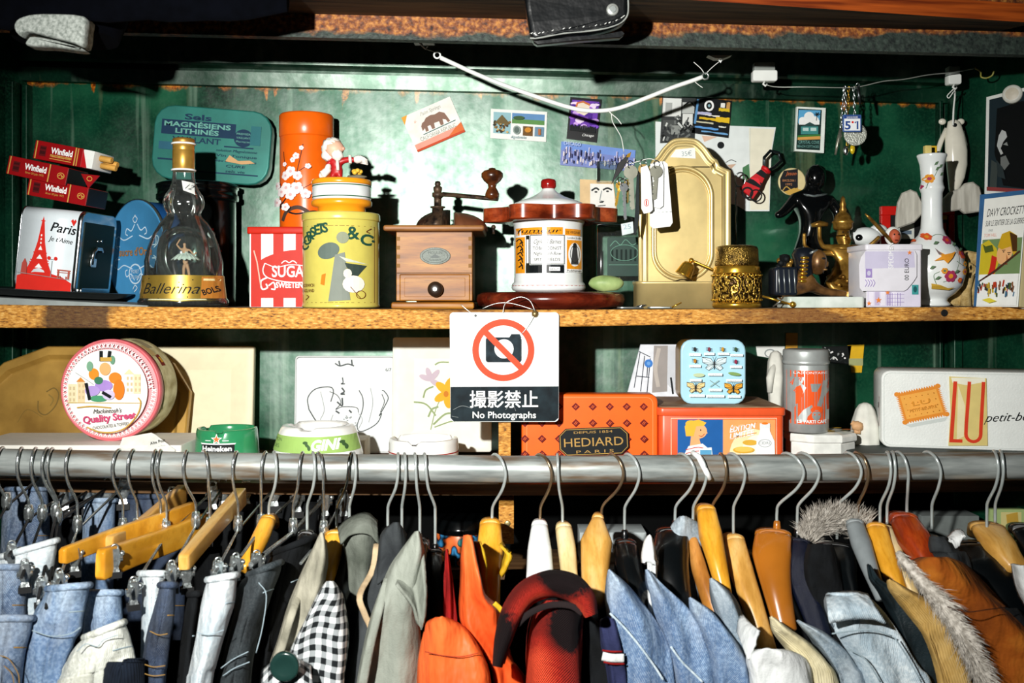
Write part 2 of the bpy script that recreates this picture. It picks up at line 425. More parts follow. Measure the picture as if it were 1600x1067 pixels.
# the two shelves; tops follow the slight sag of the boards
def interp(tab, x):
    if x <= tab[0][0]: return tab[0][1]
    for (a, b), (c, d) in zip(tab, tab[1:]):
        if x <= c: return b + (d - b) * (x - a) / (c - a)
    return tab[-1][1]
S1T = [(-60, 475), (0, 476), (200, 479), (400, 481), (700, 484), (900, 484), (1100, 483), (1300, 481), (1600, 479), (1700, 478)]
S1B = [(-60, 511), (0, 512), (400, 514), (700, 514), (1000, 508), (1300, 504), (1600, 499), (1700, 498)]
def shelf_z(x):      # height of the upper shelf's top at world x
    return EYE - (interp(S1T, 800 + x * F / YF) - HY) * YF / F
def shelf2_z(x):
    return EYE - (756.5 - 6.5 * (x / .64) ** 2 - HY) * YF / F
mb = MB(); rings = []
for i in range(33):
    px = -90 + i * 56; x = (px - 800) * YF / F; t = shelf_z(x); b = EYE - (interp(S1B, px) - HY) * YF / F
    e = .0015 + .001 * noise.noise(Vector((px * .05, 0, 0))); w = .0012 * noise.noise(Vector((px * .04, 3, 0)))
    rings.append([(x, YF + w, b + e), (x, YF + w - .0004, (t + b) / 2), (x, YF + w, t - e), (x, YF + e, t), (x, YW - .002, t), (x, YW - .002, b), (x, YF + e, b)])
mb.loft(rings, M_board, smooth=False)
ix = mb.mi(M_dusty)
mb.Fc = [(f, ix if len(f) == 4 and {q % 7 for q in f} <= {3, 4} else m, s) for f, m, s in mb.Fc]
o = solo(mb, 'wall_shelf', 'chipboard shelf with worn tan front edge carrying the coffee mill and bottle', 'shelf')
# screw hole near its end
h, loc = at(1476, 490, YF - .0015); h.disc(1476, 489, [(5, -.3), (5.5, .6), (5, 3)], mat('black screw', '#101010', .5)); q = h.obj('screw', o); q.location = loc
mb = MB(); rings = []
for i in range(25):
    x = -.80 + i * 1.53 / 24; t = shelf2_z(x); b = t - .014
    rings.append([(x, YF, b), (x, YF - .0006, (t + b) / 2), (x, YF, t), (x, YW - .002, t), (x, YW - .002, b)])
M_shelf2 = mat('brown shelf board', '#7a5a38', .6, c2='#4a3018', vs=1, stretch=(6, 60, 120))
mb.loft(rings, M_shelf2, smooth=False)
solo(mb, 'wall_shelf', 'lower brown shelf board just behind the steel clothes rail', 'shelf')
# black sheet added to stand for the deep shade under the lower shelf
mb = MB(); mb.rbox(-.74, .66, .6, 1.25, 1.500, 1.512, mat('black shade sheet', '#050606', .9, spec=.1), r=.001, e=.0005); struct(mb, 'trim_7')
# chipboard upright between the shelves, and the post below
s = YF / F; mb = MB(); mb.rbox((779 - 800) * s, (798 - 800) * s, shelf2_z(0), EYE - (514 - HY) * s, YF + .002, YW - .004, M_board, r=.0006, e=.0005)
solo(mb, 'shelf_upright', 'chipboard upright between the two shelves behind the sign', 'upright')
mb = MB(); mb.rbox((779 - 800) * s, (803 - 800) * s, EYE - (856 - HY) * s, EYE - (795 - HY) * s, YF + .02, 1.498, M_board, r=.0006, e=.0005)
o = solo(mb, 'shelf_bracket', 'short chipboard block with a screw under the lower shelf', 'bracket')
h, loc = at(793, 818, YF + .02); h.disc(793, 818, [(1, -1.2), (4, -1), (5, -.2), (5, 1)], mat('zinc screw', '#a89868', .4, metal=.8)); q = h.obj('screw', o); q.location = loc
# ---------------------------------------------------------------- common materials
def thin_glass(name, tint, rough=.03, amt=.9, gl=1.0, haze=.012):
    m = bpy.data.materials.new(name); m.use_nodes = True; MATS[name] = m
    N = m.node_tree.nodes; L = m.node_tree.links; N.remove(N['Principled BSDF'])
    tr = N.new('ShaderNodeBsdfTransparent'); tr.inputs[0].default_value = (*[amt * x for x in lin(tint)], 1)
    g = N.new('ShaderNodeBsdfGlossy'); g.inputs[0].default_value = (gl, gl, gl, 1); g.inputs[1].default_value = rough
    lw = N.new('ShaderNodeLayerWeight'); lw.inputs[0].default_value = .32
    mx = N.new('ShaderNodeMixShader'); L.new(lw.outputs[0], mx.inputs[0]); L.new(tr.outputs[0], mx.inputs[1]); L.new(g.outputs[0], mx.inputs[2])
    df = N.new('ShaderNodeBsdfDiffuse'); df.inputs[0].default_value = (.8, .84, .82, 1)  # pale diffuse haze mixed in to stand for bright reflections
    nz = N.new('ShaderNodeTexNoise'); nz.inputs['Scale'].default_value = 35; nz.inputs['Detail'].default_value = 4
    rp = N.new('ShaderNodeValToRGB'); rp.color_ramp.elements[0].position = .4; rp.color_ramp.elements[0].color = (haze, haze, haze, 1); rp.color_ramp.elements[1].color = (haze * 3, haze * 3, haze * 3, 1)
    L.new(nz.outputs[0], rp.inputs[0])
    m2 = N.new('ShaderNodeMixShader'); L.new(rp.outputs[0], m2.inputs[0]); L.new(mx.outputs[0], m2.inputs[1]); L.new(df.outputs[0], m2.inputs[2])
    L.new(m2.outputs[0], N['Material Output'].inputs[0]); return m
M_glass = thin_glass('clear glass', '#f4fbf8', .09, gl=1.0)
M_chrome = mat('chrome', '#c9ced0', .22, metal=1.0, var=.1)
M_steel = mat('brushed steel', '#a9b0ae', .38, metal=.85, var=.15, vs=120)
M_brass = mat('satin brass', '#e2cb8c', .4, metal=.6, var=.14, vs=25)
M_gold = mat('polished gold brass', '#d9a83c', .24, metal=.85, var=.2, vs=80)
M_white = mat('white glaze', '#e8edec', .18, coat=.4, var=.03)
M_paper = mat('white card', '#e8ebe6', .6, spec=.15, var=.05)
M_cream = mat('cream card', '#ece0b8', .6, var=.1)
M_black = mat('gloss black', '#07090a', .16, var=.2)
M_blackm = mat('matt black', '#0b0c0d', .55, var=.2)
M_string = mat('white string', '#e9ebe6', .7)
K = ink('#14181a'); Wh = ink('#f4f6f4'); Rd = ink('#d62a20'); Or = ink('#f07a1e'); Bl = ink('#1c4f96')
Gd = ink('#c8a04a'); Gn = ink('#3c7a48'); Br = ink('#6a3c1c'); Gr = ink('#8f9696'); Yl = ink('#f0cc30'); Pu = ink('#8a5fb0'); Pk = ink('#e88a98')

def skin(name, J, E, m, mb, parent=None, sub=2, label=None):
    """one continuous surface grown round connected joints J = [(px, depth, row, radius px)]; the first joint is the root"""
    bm = bmesh.new(); vv = [bm.verts.new(mb.v(j[:3])) for j in J]
    for a, b in E: bm.edges.new((vv[a], vv[b]))
    me = bpy.data.meshes.new(name); bm.to_mesh(me); bm.free()
    o = bpy.data.objects.new(name, me); C.objects.link(o)
    sk = o.modifiers.new('s', 'SKIN'); sk.use_smooth_shade = True
    for i, j in enumerate(J):
        d = me.skin_vertices[0].data[i]; r = j[3]
        d.radius = (r[0] * mb.k, r[1] * mb.k) if isinstance(r, tuple) else (r * mb.k, r * mb.k); d.use_root = (i == 0)
    ss = o.modifiers.new('d', 'SUBSURF'); ss.levels = ss.render_levels = sub
    dg = bpy.context.evaluated_depsgraph_get(); me2 = bpy.data.meshes.new_from_object(o.evaluated_get(dg), depsgraph=dg)
    o.modifiers.clear(); o.data = me2; bpy.data.meshes.remove(me)
    me2.materials.clear(); me2.materials.append(m)
    for p in me2.polygons: p.use_smooth = True
    if parent: o.parent = parent
    if label: o['label'] = label
    return o
def base(px, Y):
    """point on the upper shelf under column px at depth Y, and the pixel row it appears on"""
    x = (px - 800) * Y / F; z = shelf_z(x); return Vector((x, Y, z)), HY + (EYE - z) * F / Y
def base2(px, Y):
    x = (px - 800) * Y / F; z = shelf2_z(x); return Vector((x, Y, z)), HY + (EYE - z) * F / Y
def on(px, row, Y, lower=False):
    """builder in photo pixels for a thing standing on a shelf: row is the photo row of its foot"""
    p, r = (base2 if lower else base)(px, Y)
    b = MB(Y / F, (px, row))
    if lower and abs(row - r) > 12: b.ref = (px, r)
    elif lower: b.kz = b.k * (r - 620) / (row - 620)
    return b, p
def on2(px, Y, R):
    """round thing on the lower shelf: rows are those of its front, R px before its axis"""
    p, r = base2(px, Y); Yf = Y - R * Y / F; b = MB(Y / F, (px, HY + (EYE - p.z) * F / Yf)); b.kz = Yf / F
    return b, p

# ---------------------------------------------------------------- upper shelf, west end
mb = MB()
x0, x1 = -.70, -.462
mb.hexa([(x0, 1.262, shelf_z(x0)), (x1, 1.262, shelf_z(x1)), (x1, 1.262, shelf_z(x1) + .0015), (x0, 1.262, shelf_z(x0) + .011),
         (x0, 1.40, shelf_z(x0)), (x1, 1.42, shelf_z(x1)), (x1, 1.42, shelf_z(x1) + .0015), (x0, 1.40, shelf_z(x0) + .011)], mat('grey card', '#8b9290', .8))
solo(mb, 'card_folder', 'grey card folder lying on the shelf edge under the dark round tray', 'folder')
s = 1.385 / F; mb = MB(s, (0, 0))
mb.lathe(0, 0, [(100, 0), (112, -3), (124, -9), (126, -9), (126, -10), (123, -10.5), (111, -4.5), (100, -1.6)], mat('dark pewter tray', '#3a4142', .3, metal=.7), n=56)
solo(mb, 'tray', 'dark round metal tray tilted under the white napkin dispenser', 'tray', (-.645, 1.385, shelf_z(-.645) + .0115), ry=3.2)

# napkin dispenser
s = 1.315 / F
t = thing('napkin_dispenser', 'white and chrome napkin dispenser printed with a red tower', 'napkin dispenser', W(65, 458, 1.315), rz=-4, ry=6.2)
def side_profile(x, ins): return [(x, y, z) for y, z in rrect(0 + ins, 116 - ins, -134 + ins, 0 - ins, 17, 6)]
b = MB(s, (0, 0)); b.loft([side_profile(-44, 0), side_profile(46, 0)], mat('white enamel', '#dfe9ee', .3, var=.03))
a = Art(); 
a.poly([(-43, 0), (46, 0), (46, -20), (30, -28), (5, -33), (-15, -32), (-35, -27), (-43, -24)], Rd)
tw = lambda v: (-4.2 - .03 * v * 0)
cx = -9
a.poly([(cx - 23, -29), (cx - 13, -50), (cx - 6, -80), (cx - 2, -112), (cx, -120), (cx + 2, -112), (cx + 6, -80), (cx + 13, -50), (cx + 23, -29), (cx + 13, -29), (cx + 8, -36), (cx, -39), (cx - 8, -36), (cx - 13, -29)], Rd)
for v, w in ((-50, 15), (-46, 16), (-62, 11), (-112, 3.4)): a.rect(cx - w, v - 1.6, cx + w, v, Rd)
for v, w in ((-56, 5), (-70, 3.2), (-42, 6)): a.poly([(cx - w, v + 3), (cx, v - 4), (cx + w, v + 3)], Wh)
for v in (-78, -84, -90): a.ell(cx, v, 1.2, 1.8, Wh, n=8)
a.text('Paris', 24, -97, 15, K, width=40, shear=.25, rot=4, bold=.012); a.text("Je t'Aime", 22, -82, 8, K, width=38, shear=.25, rot=4)
a.poly([(36, -117), (39, -120), (41, -117), (43, -120), (45, -117), (41, -109)], Rd)
a.rect(12, -52, 13, -26, Gr); a.line([(6, -54), (19, -54)], .9, Gr)
for u in (7, 18): a.ell(u, -56, 3, 3, Rd, n=10)
for q in ((22, -40, 44, -38), (22, -36, 44, -35), (23, -38, 26, -26), (40, -38, 43, -26), (27, -30, 29, -26), (37, -30, 39, -26)): a.rect(*q, ink('#b0584a'))
a.poly([(-36, -27), (-35, -44), (-31, -52), (-27, -44), (-26, -27)], ink('#b0483e')); a.line([(-42, -29), (44, -25)], .7, Gr)
b.art(a, flat()); b.obj('body', t)
for nm, x0, x1 in (('end_frame', -47, -44), ('end_frame', 46, 53)):
    b = MB(s, (0, 0)); b.loft([side_profile(x0, 1), side_profile(x0 + .6, -.6), side_profile(x1 - .8, -.6), side_profile(x1, 1)], M_chrome); b.obj(nm, t)
b = MB(s, (0, 0)); b.rbox(52, 54.2, -118, -12, 9, 107, mat('dark green napkin window', '#0a1e18', .5, spec=.15), r=2, e=.4, axis='x')
b.rbox(54, 57, -14, -4, 12, 106, M_chrome, r=3, e=.5, axis='x'); b.obj('napkin_window', t)
b = MB(s, (0, 0)); b.tube([(55, 40, -52), (56.5, 40, -72), (57, 48, -78), (57, 62, -78), (57, 66, -74)], 3.2, M_chrome); b.rbox(55, 57, -62, -48, 34, 52, M_chrome, r=2, e=.5, axis='x')
b.ball((56, 50, -90), 2.4, M_chrome, 10, 6); b.ball((56, 62, -91), 2.4, M_chrome, 10, 6); b.obj('spring_clip', t)

# three cigarette packets
M_red = mat('red packet', '#92090f', .4, spec=.25, var=.06)
def packet(label, px, row, Y, rz, ry, open_=0):
    s = Y / F; t = thing('cigarette_packet', label, 'cigarette packet', W(px, row, Y), rz=rz, ry=ry, group='red cigarette packets')
    L, H, D = 98, 29, 62
    b = MB(s, (0, 0)); b.rbox(0, 70, 0, -H, 0, D, M_red, r=1, e=.6)
    a = Art(); a.rect(2.5, -H + .6, 4.2, -.6, Gd); a.rect(9, -22, 20, -6, ink('#5a0c10')); a.rect(10, -20, 19, -17, ink('#3a0608')); a.rect(10, -14, 19, -9, ink('#3a0608'))
    a.text('Winfield', 46, -13, 9.5, Wh, width=36, bold=.03); a.text('Since 20 July 1972', 46, -7, 3.2, Gd, width=30)
    if open_ == 1:
        for v in (-11, -9, -5): a.rect(28, v, 64, v + 1, Gd)
    a.rect(68, -H + .5, 69.8, -.5, Gd); b.art(a, flat())
    b.obj('box', t)
    b = MB(s, (0, 0))
    if open_ == 1:
        b.rbox(70, 80, 0, -H, 0, D, M_red, r=1, e=.6); b.rbox(80, L, -.5, -H + .5, 1, D - 1, M_paper, r=1, e=.6)
        a = Art(); a.rect(71.5, -H + 1, 73, -.8, Gd); a.poly([(80, -.5), (80, -H + 1), (90, -.5)], ink('#b8141c')); b.art(a, flat())
    else:
        b.rbox(70.4, L, 0, -H, 0, D, M_red, r=1, e=.6)
        a = Art(); a.ring(88, -14, 5.5, 4.5, 1, Gd); a.curve([(84, -13), (88, -16), (90, -12), (92, -15)], 1.2, Gd); b.art(a, flat())
        b.rbox(L, L + .6, -1, -H + 1, 1, D - 1, M_blackm, r=.5, e=.2, axis='x')
    b.obj('lid', t); return t, s
t, s = packet('red cigarette packet lowest of three, flat on the napkin dispenser', 41, 304, 1.325, -5, 11)
t, s = packet('red cigarette packet in the middle of the stack, set furthest to one side', 9, 271, 1.322, -4, 12)
b = MB(s, (0, 0)); b.prism([(116, -24), (146, -27), (132, -4)], 6, 8, M_red); a = Art(); a.ring(131, -19, 4, 3.4, 1, Gd); b.art(a, lambda u, v, l: (u, 6 - l, v)); b.obj('flap', t)
t, s = packet('topmost red cigarette packet with white inner end and butts showing', 51, 247, 1.325, -6, 11, 1)
for k, (y, z, r) in enumerate(((18, -20, 5), (32, -15, 5.2), (24, -9, 4.6))):
    b = MB(s, (0, 0)); b.tube([(L0, y, z) for L0 in (100, 118 + 3 * k, 119 + 3 * k)], [r, r, r * .9], mat('tan filter', '#d9a24a', .6), n=10); b.obj('cigarette', t)

# round blue tin on edge
t = thing('round_tin', 'round blue sweet tin standing on edge with white scrolls', 'tin', W(211, 394, 1.42), rz=-38)
s = 1.42 / F; b = MB(s, (0, 0)); M_blue = mat('blue tin', '#4a98cc', .3, metal=.2, var=.1, vs=20)
b.disc(0, 0, [(1, 2), (76, 2), (79, 0), (82, 1), (82, 4), (81, 5)], M_blue, cap1=False); b.disc(0, 0, [(82, 0), (83.5, 1), (83.5, 4), (82, 5)], mat('dull tin rim', '#57605e', .4, metal=.6), cap0=False, cap1=False)
a = Art(); sw = ink('#cfe6f4', .4)
for sgn in (-1, 1):
    for vz in (-1, 1):
        a.curve([(sgn * 4, vz * 44), (sgn * 14, vz * 34), (sgn * 26, vz * 38), (sgn * 30, vz * 30), (sgn * 24, vz * 27)], 1.8, sw)
        a.curve([(sgn * 10, vz * 26), (sgn * 34, vz * 20), (sgn * 52, vz * 26), (sgn * 56, vz * 12), (sgn * 46, vz * 10)], 1.8, sw)
        a.curve([(sgn * 50, vz * 6), (sgn * 60, vz * 12), (sgn * 62, vz * 22), (sgn * 54, vz * 24)], 1.6, sw)
a.text("sucre d'Orge", 0, 5, 13, ink('#a8743a'), width=92, bold=.02); a.ring(0, 34, 17, 15, 2.4, sw); a.text('MORET', 0, 33, 6, sw, width=22); a.text('SUR LOING', 0, 41, 5, sw, width=24)
a.curve([(-2, -58), (6, -52), (0, -46), (-6, -52), (2, -58)], 1.6, sw); a.curve([(-2, 62), (6, 56), (0, 52), (-6, 58)], 1.6, sw)
b.art(a, lambda u, v, l: (u, 2 - l, v)); b.obj('lid', t)
b = MB(s, (0, 0)); b.disc(0, 0, [(80, 5), (80, 38), (78, 40)], mat('dark blue tin side', '#1d4f88', .35, metal=.3)); b.obj('body', t)

# black canister behind the bottle, with the flat teal tin on it
mb, p = on(309, 481, 1.47)
t = thing('canister', 'tall black canister with ridged lid behind the glass bottle', 'canister', p)
mb.lathe(309, 0, [(56, 481), (58, 478), (58, 312), (56, 310)], M_black); a = Art(); a.ell(344, 372, 5, 5, Wh, n=12); a.ell(344, 384, 7, 8, Wh, n=12); a.rect(341, 363, 347, 367, Rd); a.rect(352, 396, 356, 398, Rd); a.rect(351, 450, 356, 452, Rd)
mb.art(a, cylmap(309, 0, 58), step=6); mb.obj('body', t)
b = MB(mb.k, mb.ref); b.lathe(309, 0, [(60, 318), (62, 316), (62, 309), (60, 308), (60, 300), (62, 299), (62, 293), (55, 290)], M_black); b.obj('lid', t)
top = t.location.z + (481 - 290) * mb.k
s = 1.482 / F; b = MB(s, (0, 0)); M_teal = mat('teal tin', '#2f7a70', .35, metal=.2, var=.2, vs=20)
b.rbox(-92, 92, 0, -116, 0, 7, M_teal, r=30, e=2.2); b.rbox(-89, 89, -3, -113, 6, 34, mat('teal tin base', '#225c54', .35, metal=.2), r=28, e=2)
a = Art(); nv = ink('#12324e')
a.text('Sels', -24, -95, 9, nv, width=42, bold=.03); a.rect(-80, -93, 36, -70, nv); a.text('MAGNÉSIENS', -24, -83, 7.5, ink('#6aa89a'), width=104, bold=.03); a.text('LITHINÉS', -24, -73, 7.5, ink('#6aa89a'), width=68, bold=.03)
a.text('VAILLANT', -24, -59, 9, nv, width=76, bold=.02); a.ell(49, -72, 15, 14, nv)
for i, w in enumerate(('PREMIER', 'VAILLANT', 'Pharmacien')): a.text(w, 49, -77 + i * 6, 3.2, ink('#6aa89a'), width=22)
a.rect(20, -58, 66, -56, nv); a.rect(-82, -58, -50, -46, ink('#2a5f74')); a.rect(-82, -32, -30, -29.5, nv); a.rect(-20, -16, 76, -14, nv); a.rect(60, -92, 76, -62, ink('#2a6a70'))
for i, w in enumerate(('solution Magnésienne', 'Vin  Tonique', 'eau anticalculique', 'CURE', 'sels vie')): a.text(w, 40, -49 + i * 8, 4.2, nv, width=64 if i < 3 else 30, shear=.3)
a.poly([(30, -44), (44, -36), (62, -38), (70, -34), (50, -31), (24, -34)], ink('#c9a070'))
b.art(a, lambda u, v, l: (u, 2.0 * 0 - l, v))
solo(b, 'flat_tin', 'teal rounded flat tin propped on the black canister against the wall', 'tin', Vector(((326 - 800) * s, 1.482, top + 92 * s * math.sin(math.radians(4.5)) - .003)), ry=4.5)

# glass bottle with gold cap and a dancer inside
Yb = 1.313; mb, p = on(287, 483, Yb)
t = thing('glass_bottle', 'clear glass bell shaped bottle with gold cap and dancer inside', 'bottle', p)
prof = [(64, 483), (68, 480), (68, 474), (65, 470), (62, 450), (60, 434), (57, 412), (52, 390), (45, 370), (36, 354), (28, 343), (25, 338), (27, 334), (30, 328), (31, 319), (29, 311), (23, 302), (18, 290), (16.5, 278), (16, 268)]
mb.loft([[(287 + r * (1 + q * math.cos(8 * 2 * PI * i / 64)) * math.cos(2 * PI * i / 64), r * (1 + q * math.cos(8 * 2 * PI * i / 64)) * math.sin(2 * PI * i / 64), z) for i in range(64)] for r, z in prof for q in [(.075 if 343 < z < 434 else .05 if 300 < z < 343 else 0)]], M_glass, cap0=True, cap1=False); mb.obj('glass', t)
b = MB(mb.k, mb.ref); b.lathe(287, 0, [(60, 479.5), (62, 477), (62, 472), (50, 466), (10, 464)], thin_glass('thick bottle base', '#d8dccf', .1)); b.obj('glass_base', t)
b = MB(mb.k, mb.ref); b.lathe(287, 0, [(40, 440), (40, 395), (36, 376), (27, 364), (12, 358)], M_glass, n=32); b.obj('inner_dome', t)
b = MB(mb.k, mb.ref); b.lathe(287, 0, [(16, 271), (16.8, 270), (16.8, 240), (16.2, 239), (16.6, 238), (16.4, 231), (15, 229)], mat('gold foil cap', '#c79a45', .34, metal=.6, var=.15))
b.lathe(287, 0, [(15.5, 229), (16.8, 227), (16.8, 222), (15, 220.5)], mat('gold screw top', '#b98a3c', .4, metal=.6)); b.obj('cap', t)
b = MB(mb.k, mb.ref)
for z in (229, 270):
    b = MB(mb.k, mb.ref); b.tube([(287 + 17.4 * math.cos(k * PI / 12), 17.4 * math.sin(k * PI / 12), z) for k in range(24)], 1.6, Wh, n=6, closed=True); b.obj('cap_ring', t)
b = MB(mb.k, mb.ref); b.lathe(287, 0, [(65.5, 474), (63, 454), (61, 435)], mat('gold label', '#c9a648', .36, metal=.75, var=.1), cap0=False, cap1=False, n=64)
a = Art(); RB = lambda v: 61 + (v - 435) * 4.5 / 39
a.text('Ballerina', 283, 463, 17, K, width=86, shear=.45, bold=-.004); a.rect(226, 471, 349, 472.6, ink('#efe6c8'))
a.poly([(329, 437), (349, 437), (351, 470), (329, 470)], ink('#b4742e')); a.text('BOLS', 341, 462, 9, K, width=19, rot=-22, bold=.03); a.rect(331, 440, 348, 443, ink('#e8d8a0'))
a.ell(229, 452, 5, 11, ink('#efe9da'), n=16); a.ell(228, 452, 3, 7, ink('#6a5a50'), n=12)
for u, v in ((238, 444), (252, 440), (300, 446), (318, 442), (270, 470), (312, 468), (240, 468)): a.ell(u, v, .9, .9, K, n=6)
b.art(a, cylmap(287, 0, RB), step=6, vstep=13, eps=.1); b.obj('label', t)
b = MB(mb.k, mb.ref); b.poly = None
a = Art(); a.poly([(290, 288), (306, 291), (311, 310), (295, 304)], M_paper); a.text('12', 301, 302, 8, K, rot=14, shear=.3); RP = lambda v: 19 + (v - 288) * .55
b.art(a, cylmap(287, 0, RP), step=4, vstep=4, eps=.3); b.obj('price_sticker', t)
fm = mat('painted figurine skin', '#e8a884', .5); d = t
dn = skin('dancer', [(290, 0, 412, 3.4), (289, 0, 402, 3.8), (289, 0, 395, 3), (288.5, 0, 388, 1.8), (288, 0, 383, 3.3), (282, 0, 393, 1.6), (276, 0, 386, 1.4), (282, 0, 377, 1.2), (296, 0, 394, 1.6), (303, 0, 402, 1.4), (308, -2, 398, 1.2), (287, 0, 424, 2.6), (287, 0, 440, 1.8), (294, 0, 424, 2.6), (296, 2, 440, 1.8)],
     [(0, 1), (1, 2), (2, 3), (3, 4), (2, 5), (5, 6), (6, 7), (2, 8), (8, 9), (9, 10), (0, 11), (11, 12), (0, 13), (13, 14)], fm, mb, t)
b = MB(mb.k, mb.ref); b.loft([[(290 + r * (1 + .09 * math.cos(18 * 2 * PI * i / 72)) * math.cos(2 * PI * i / 72), r * .8 * math.sin(2 * PI * i / 72), z + (1.2 * math.cos(18 * 2 * PI * i / 72) if r > 8 else 0)) for i in range(72)] for r, z in ((23, 410), (13, 402), (3.8, 399), (3.8, 397))], mat('white tutu', '#f2f2ec', .7), cap0=True); b.obj('tutu', dn)

# ---------------------------------------------------------------- orange blossom tin, sugar tin, corset tin
mb, p = on(479, 482, 1.476)
t = thing('tea_tin', 'tall orange cylindrical tin painted with white cherry blossom', 'tin', p); M_or = mat('orange lacquer', '#f2660f', .28, var=.06)
mb.lathe(479, 0, [(40, 482), (41, 480), (41, 220), (40.5, 218)], M_or, n=56); a = Art(); pt = ink('#f6ecec'); pp = ink('#e6b8b8')
a.curve([(442, 330), (452, 318), (464, 308), (484, 300), (504, 288)], [3, 3, 2.6, 2.6, 2.6, 2.4, 2.2, 2.2, 2, 2, 1.8, 1.8, 1.6, 1.6, 1.4, 1.4, 1.2, 1.2, 1, 1, 1, 1, 1, 1, 1], K)
a.curve([(462, 309), (470, 286), (476, 262), (482, 234)], 1.3, K); a.curve([(456, 286), (452, 262), (450, 244)], 1.1, K); a.curve([(474, 276), (486, 268), (492, 262)], 1.1, K); a.curve([(446, 330), (470, 340), (500, 336), (516, 346)], 2.6, K)
a.curve([(448, 350), (456, 336), (474, 330), (490, 338), (498, 352)], 6, ink('#4c3c34'))
def blossom(u, v, r):
    for k in range(5):
        q = 2 * PI * k / 5 + u; a.ell(u + r * .55 * math.cos(q), v + r * .55 * math.sin(q), r * .5, r * .5, pt, n=10)
    a.ell(u, v, r * .3, r * .3, pp, n=8)
for u, v, r in ((454, 281, 7), (463, 275, 8), (474, 282, 7), (472, 252, 5), (467, 258, 4), (480, 240, 3.4), (455, 264, 3.4), (450, 306, 8), (458, 300, 8), (465, 311, 8), (474, 301, 9), (444, 296, 6), (498, 292, 5), (489, 268, 4), (486, 310, 7), (446, 322, 7), (505, 300, 6), (460, 330, 6)): blossom(u, v, r)
mb.art(a, cylmap(479, 0, 41), step=6, eps=.08); mb.obj('body', t)
b = MB(mb.k, mb.ref); b.lathe(479, 0, [(41, 219), (42, 217), (42, 186), (40, 183), (34, 182)], M_or, n=56); b.obj('lid', t)

mb, p = on(460, 481, 1.36)
t = thing('sugar_tin', 'red and white striped sugar tin beside the yellow corset tin', 'tin', p)
M_rt = mat('red tin print', '#c0220f', .45, spec=.2, var=.05)
mb.rbox(389, 525, 481, 362, 0, 76, mat('white tin print', '#f0f2ee', .3, var=.03), r=3, e=2, axis='z'); a = Art()
for u0, u1 in ((392, 408), (427, 443), (462, 480), (498, 516)): a.rect(u0, 363, u1, 480, M_rt)
a.poly([(404, 466)] + [(404 + i * 10, 409 - 18 * math.sin(PI * i / 12) ** .8) for i in range(13)] + [(524, 466)], M_rt)
a.text('SUGAR', 456, 433, 18, Wh, width=62, bold=.02); a.text('SWEETENER', 458, 450, 9, Wh, width=54, bold=.03)
a.curve([(414, 412), (411, 424), (418, 434), (440, 440), (470, 442), (490, 438)], 1.6, Wh); a.curve([(414, 412), (432, 418), (456, 414), (490, 418)], 1.2, Wh); a.curve([(418, 434), (408, 440), (410, 452), (418, 450), (416, 444)], 2.4, Wh); a.curve([(420, 447), (428, 442), (430, 452), (424, 452)], 2.2, Wh)
a.curve([(440, 412), (446, 408), (452, 411), (458, 408), (464, 412)], 1.6, Wh)
a.line([(397, 392), (402, 410), (408, 448)], 2, ink('#f0b0a0'))
mb.art(a, flat()); mb.obj('body', t)
b = MB(mb.k, mb.ref); b.rbox(386, 528, 366, 355, -3, 79, M_rt, r=4, e=1.6, axis='z'); b.obj('lid', t)

mb, p = on(533, 483, 1.306)
t = thing('cylindrical_tin', 'yellow cylindrical corset tin with a lady carrying a parasol', 'tin', p)
M_yt = mat('pale yellow tin', '#cfc25e', .3, coat=.5, var=.06)
mb.lathe(533, 0, [(58, 482), (60, 480), (60, 478), (59, 477), (59, 349), (58, 347)], M_yt, n=64)
a = Art(); dg_ = ink('#1f4a3a')
for pts in ([(480, 474), (480, 358), (588, 358), (588, 474)],): a.line(pts, .9, Br, True)
for (w, u, v, r) in (('C', 486, 393, -50), ('O', 491, 385, -40), ('R', 496, 379, -30), ('S', 500, 374, -22), ('E', 507, 371, -14), ('T', 513, 369, -8), ('S', 519, 368, -4)): a.text(w, u, v, 15, dg_, rot=r * .55, bold=.03)
a.text('&', 560, 378, 20, dg_, bold=.02); a.text('C', 576, 386, 17, dg_, rot=12, bold=.03); a.ell(586, 380, 2, 2, dg_, n=8)
for u, sg in ((584, -1), (486, 1)): 
    a.curve([(u, 361 if sg < 0 else 470), (u - 6 * sg * -1, 366 if sg < 0 else 465), (u + 2 * sg, 368 if sg < 0 else 463)], 1.4, Br)
a.ell(524, 396, 17, 12, ink('#5c6a62'), n=20, rot=-20); a.ell(545, 376, 9, 9, ink('#8a9078'), n=14); a.poly([(534, 402), (548, 398), (556, 470), (524, 472)], ink('#7d847a')); a.poly([(548, 414), (578, 418), (560, 442)], ink('#33403a')); a.poly([(550, 412), (540, 404), (580, 416)], ink('#c0c4b4'))
a.poly([(514, 432), (520, 430), (518, 448), (512, 446)], Or); a.ell(560, 446, 15, 13, ink('#e6ded0'), n=16); a.ring(570, 462, 6, 6, 1, Br, 16); a.ell(552, 430, 6, 7, ink('#d8d4c4'), n=12); a.line([(556, 450), (570, 468)], 1, Br)
a.text('NORWICH', 491, 450, 5, Br, width=22); a.text('ENGLAND', 491, 458, 5, Br, width=22)
mb.art(a, cylmap(533, 0, 59), step=8, eps=.08); mb.obj('body', t)
b = MB(mb.k, mb.ref); b.lathe(533, 0, [(60, 348), (60.5, 346), (60.5, 338), (59, 336), (50, 335)], M_yt, n=64); b.obj('lid', t)
ztop = p.z + (482 - 335) * mb.k
b = MB(mb.k, (534, 335))
t = thing('trinket_pot', 'small orange and white round pot standing on the yellow tin', 'pot', (p.x + mb.k, 1.306, ztop))
M_op = mat('orange enamel', '#f09a1c', .25, var=.04)
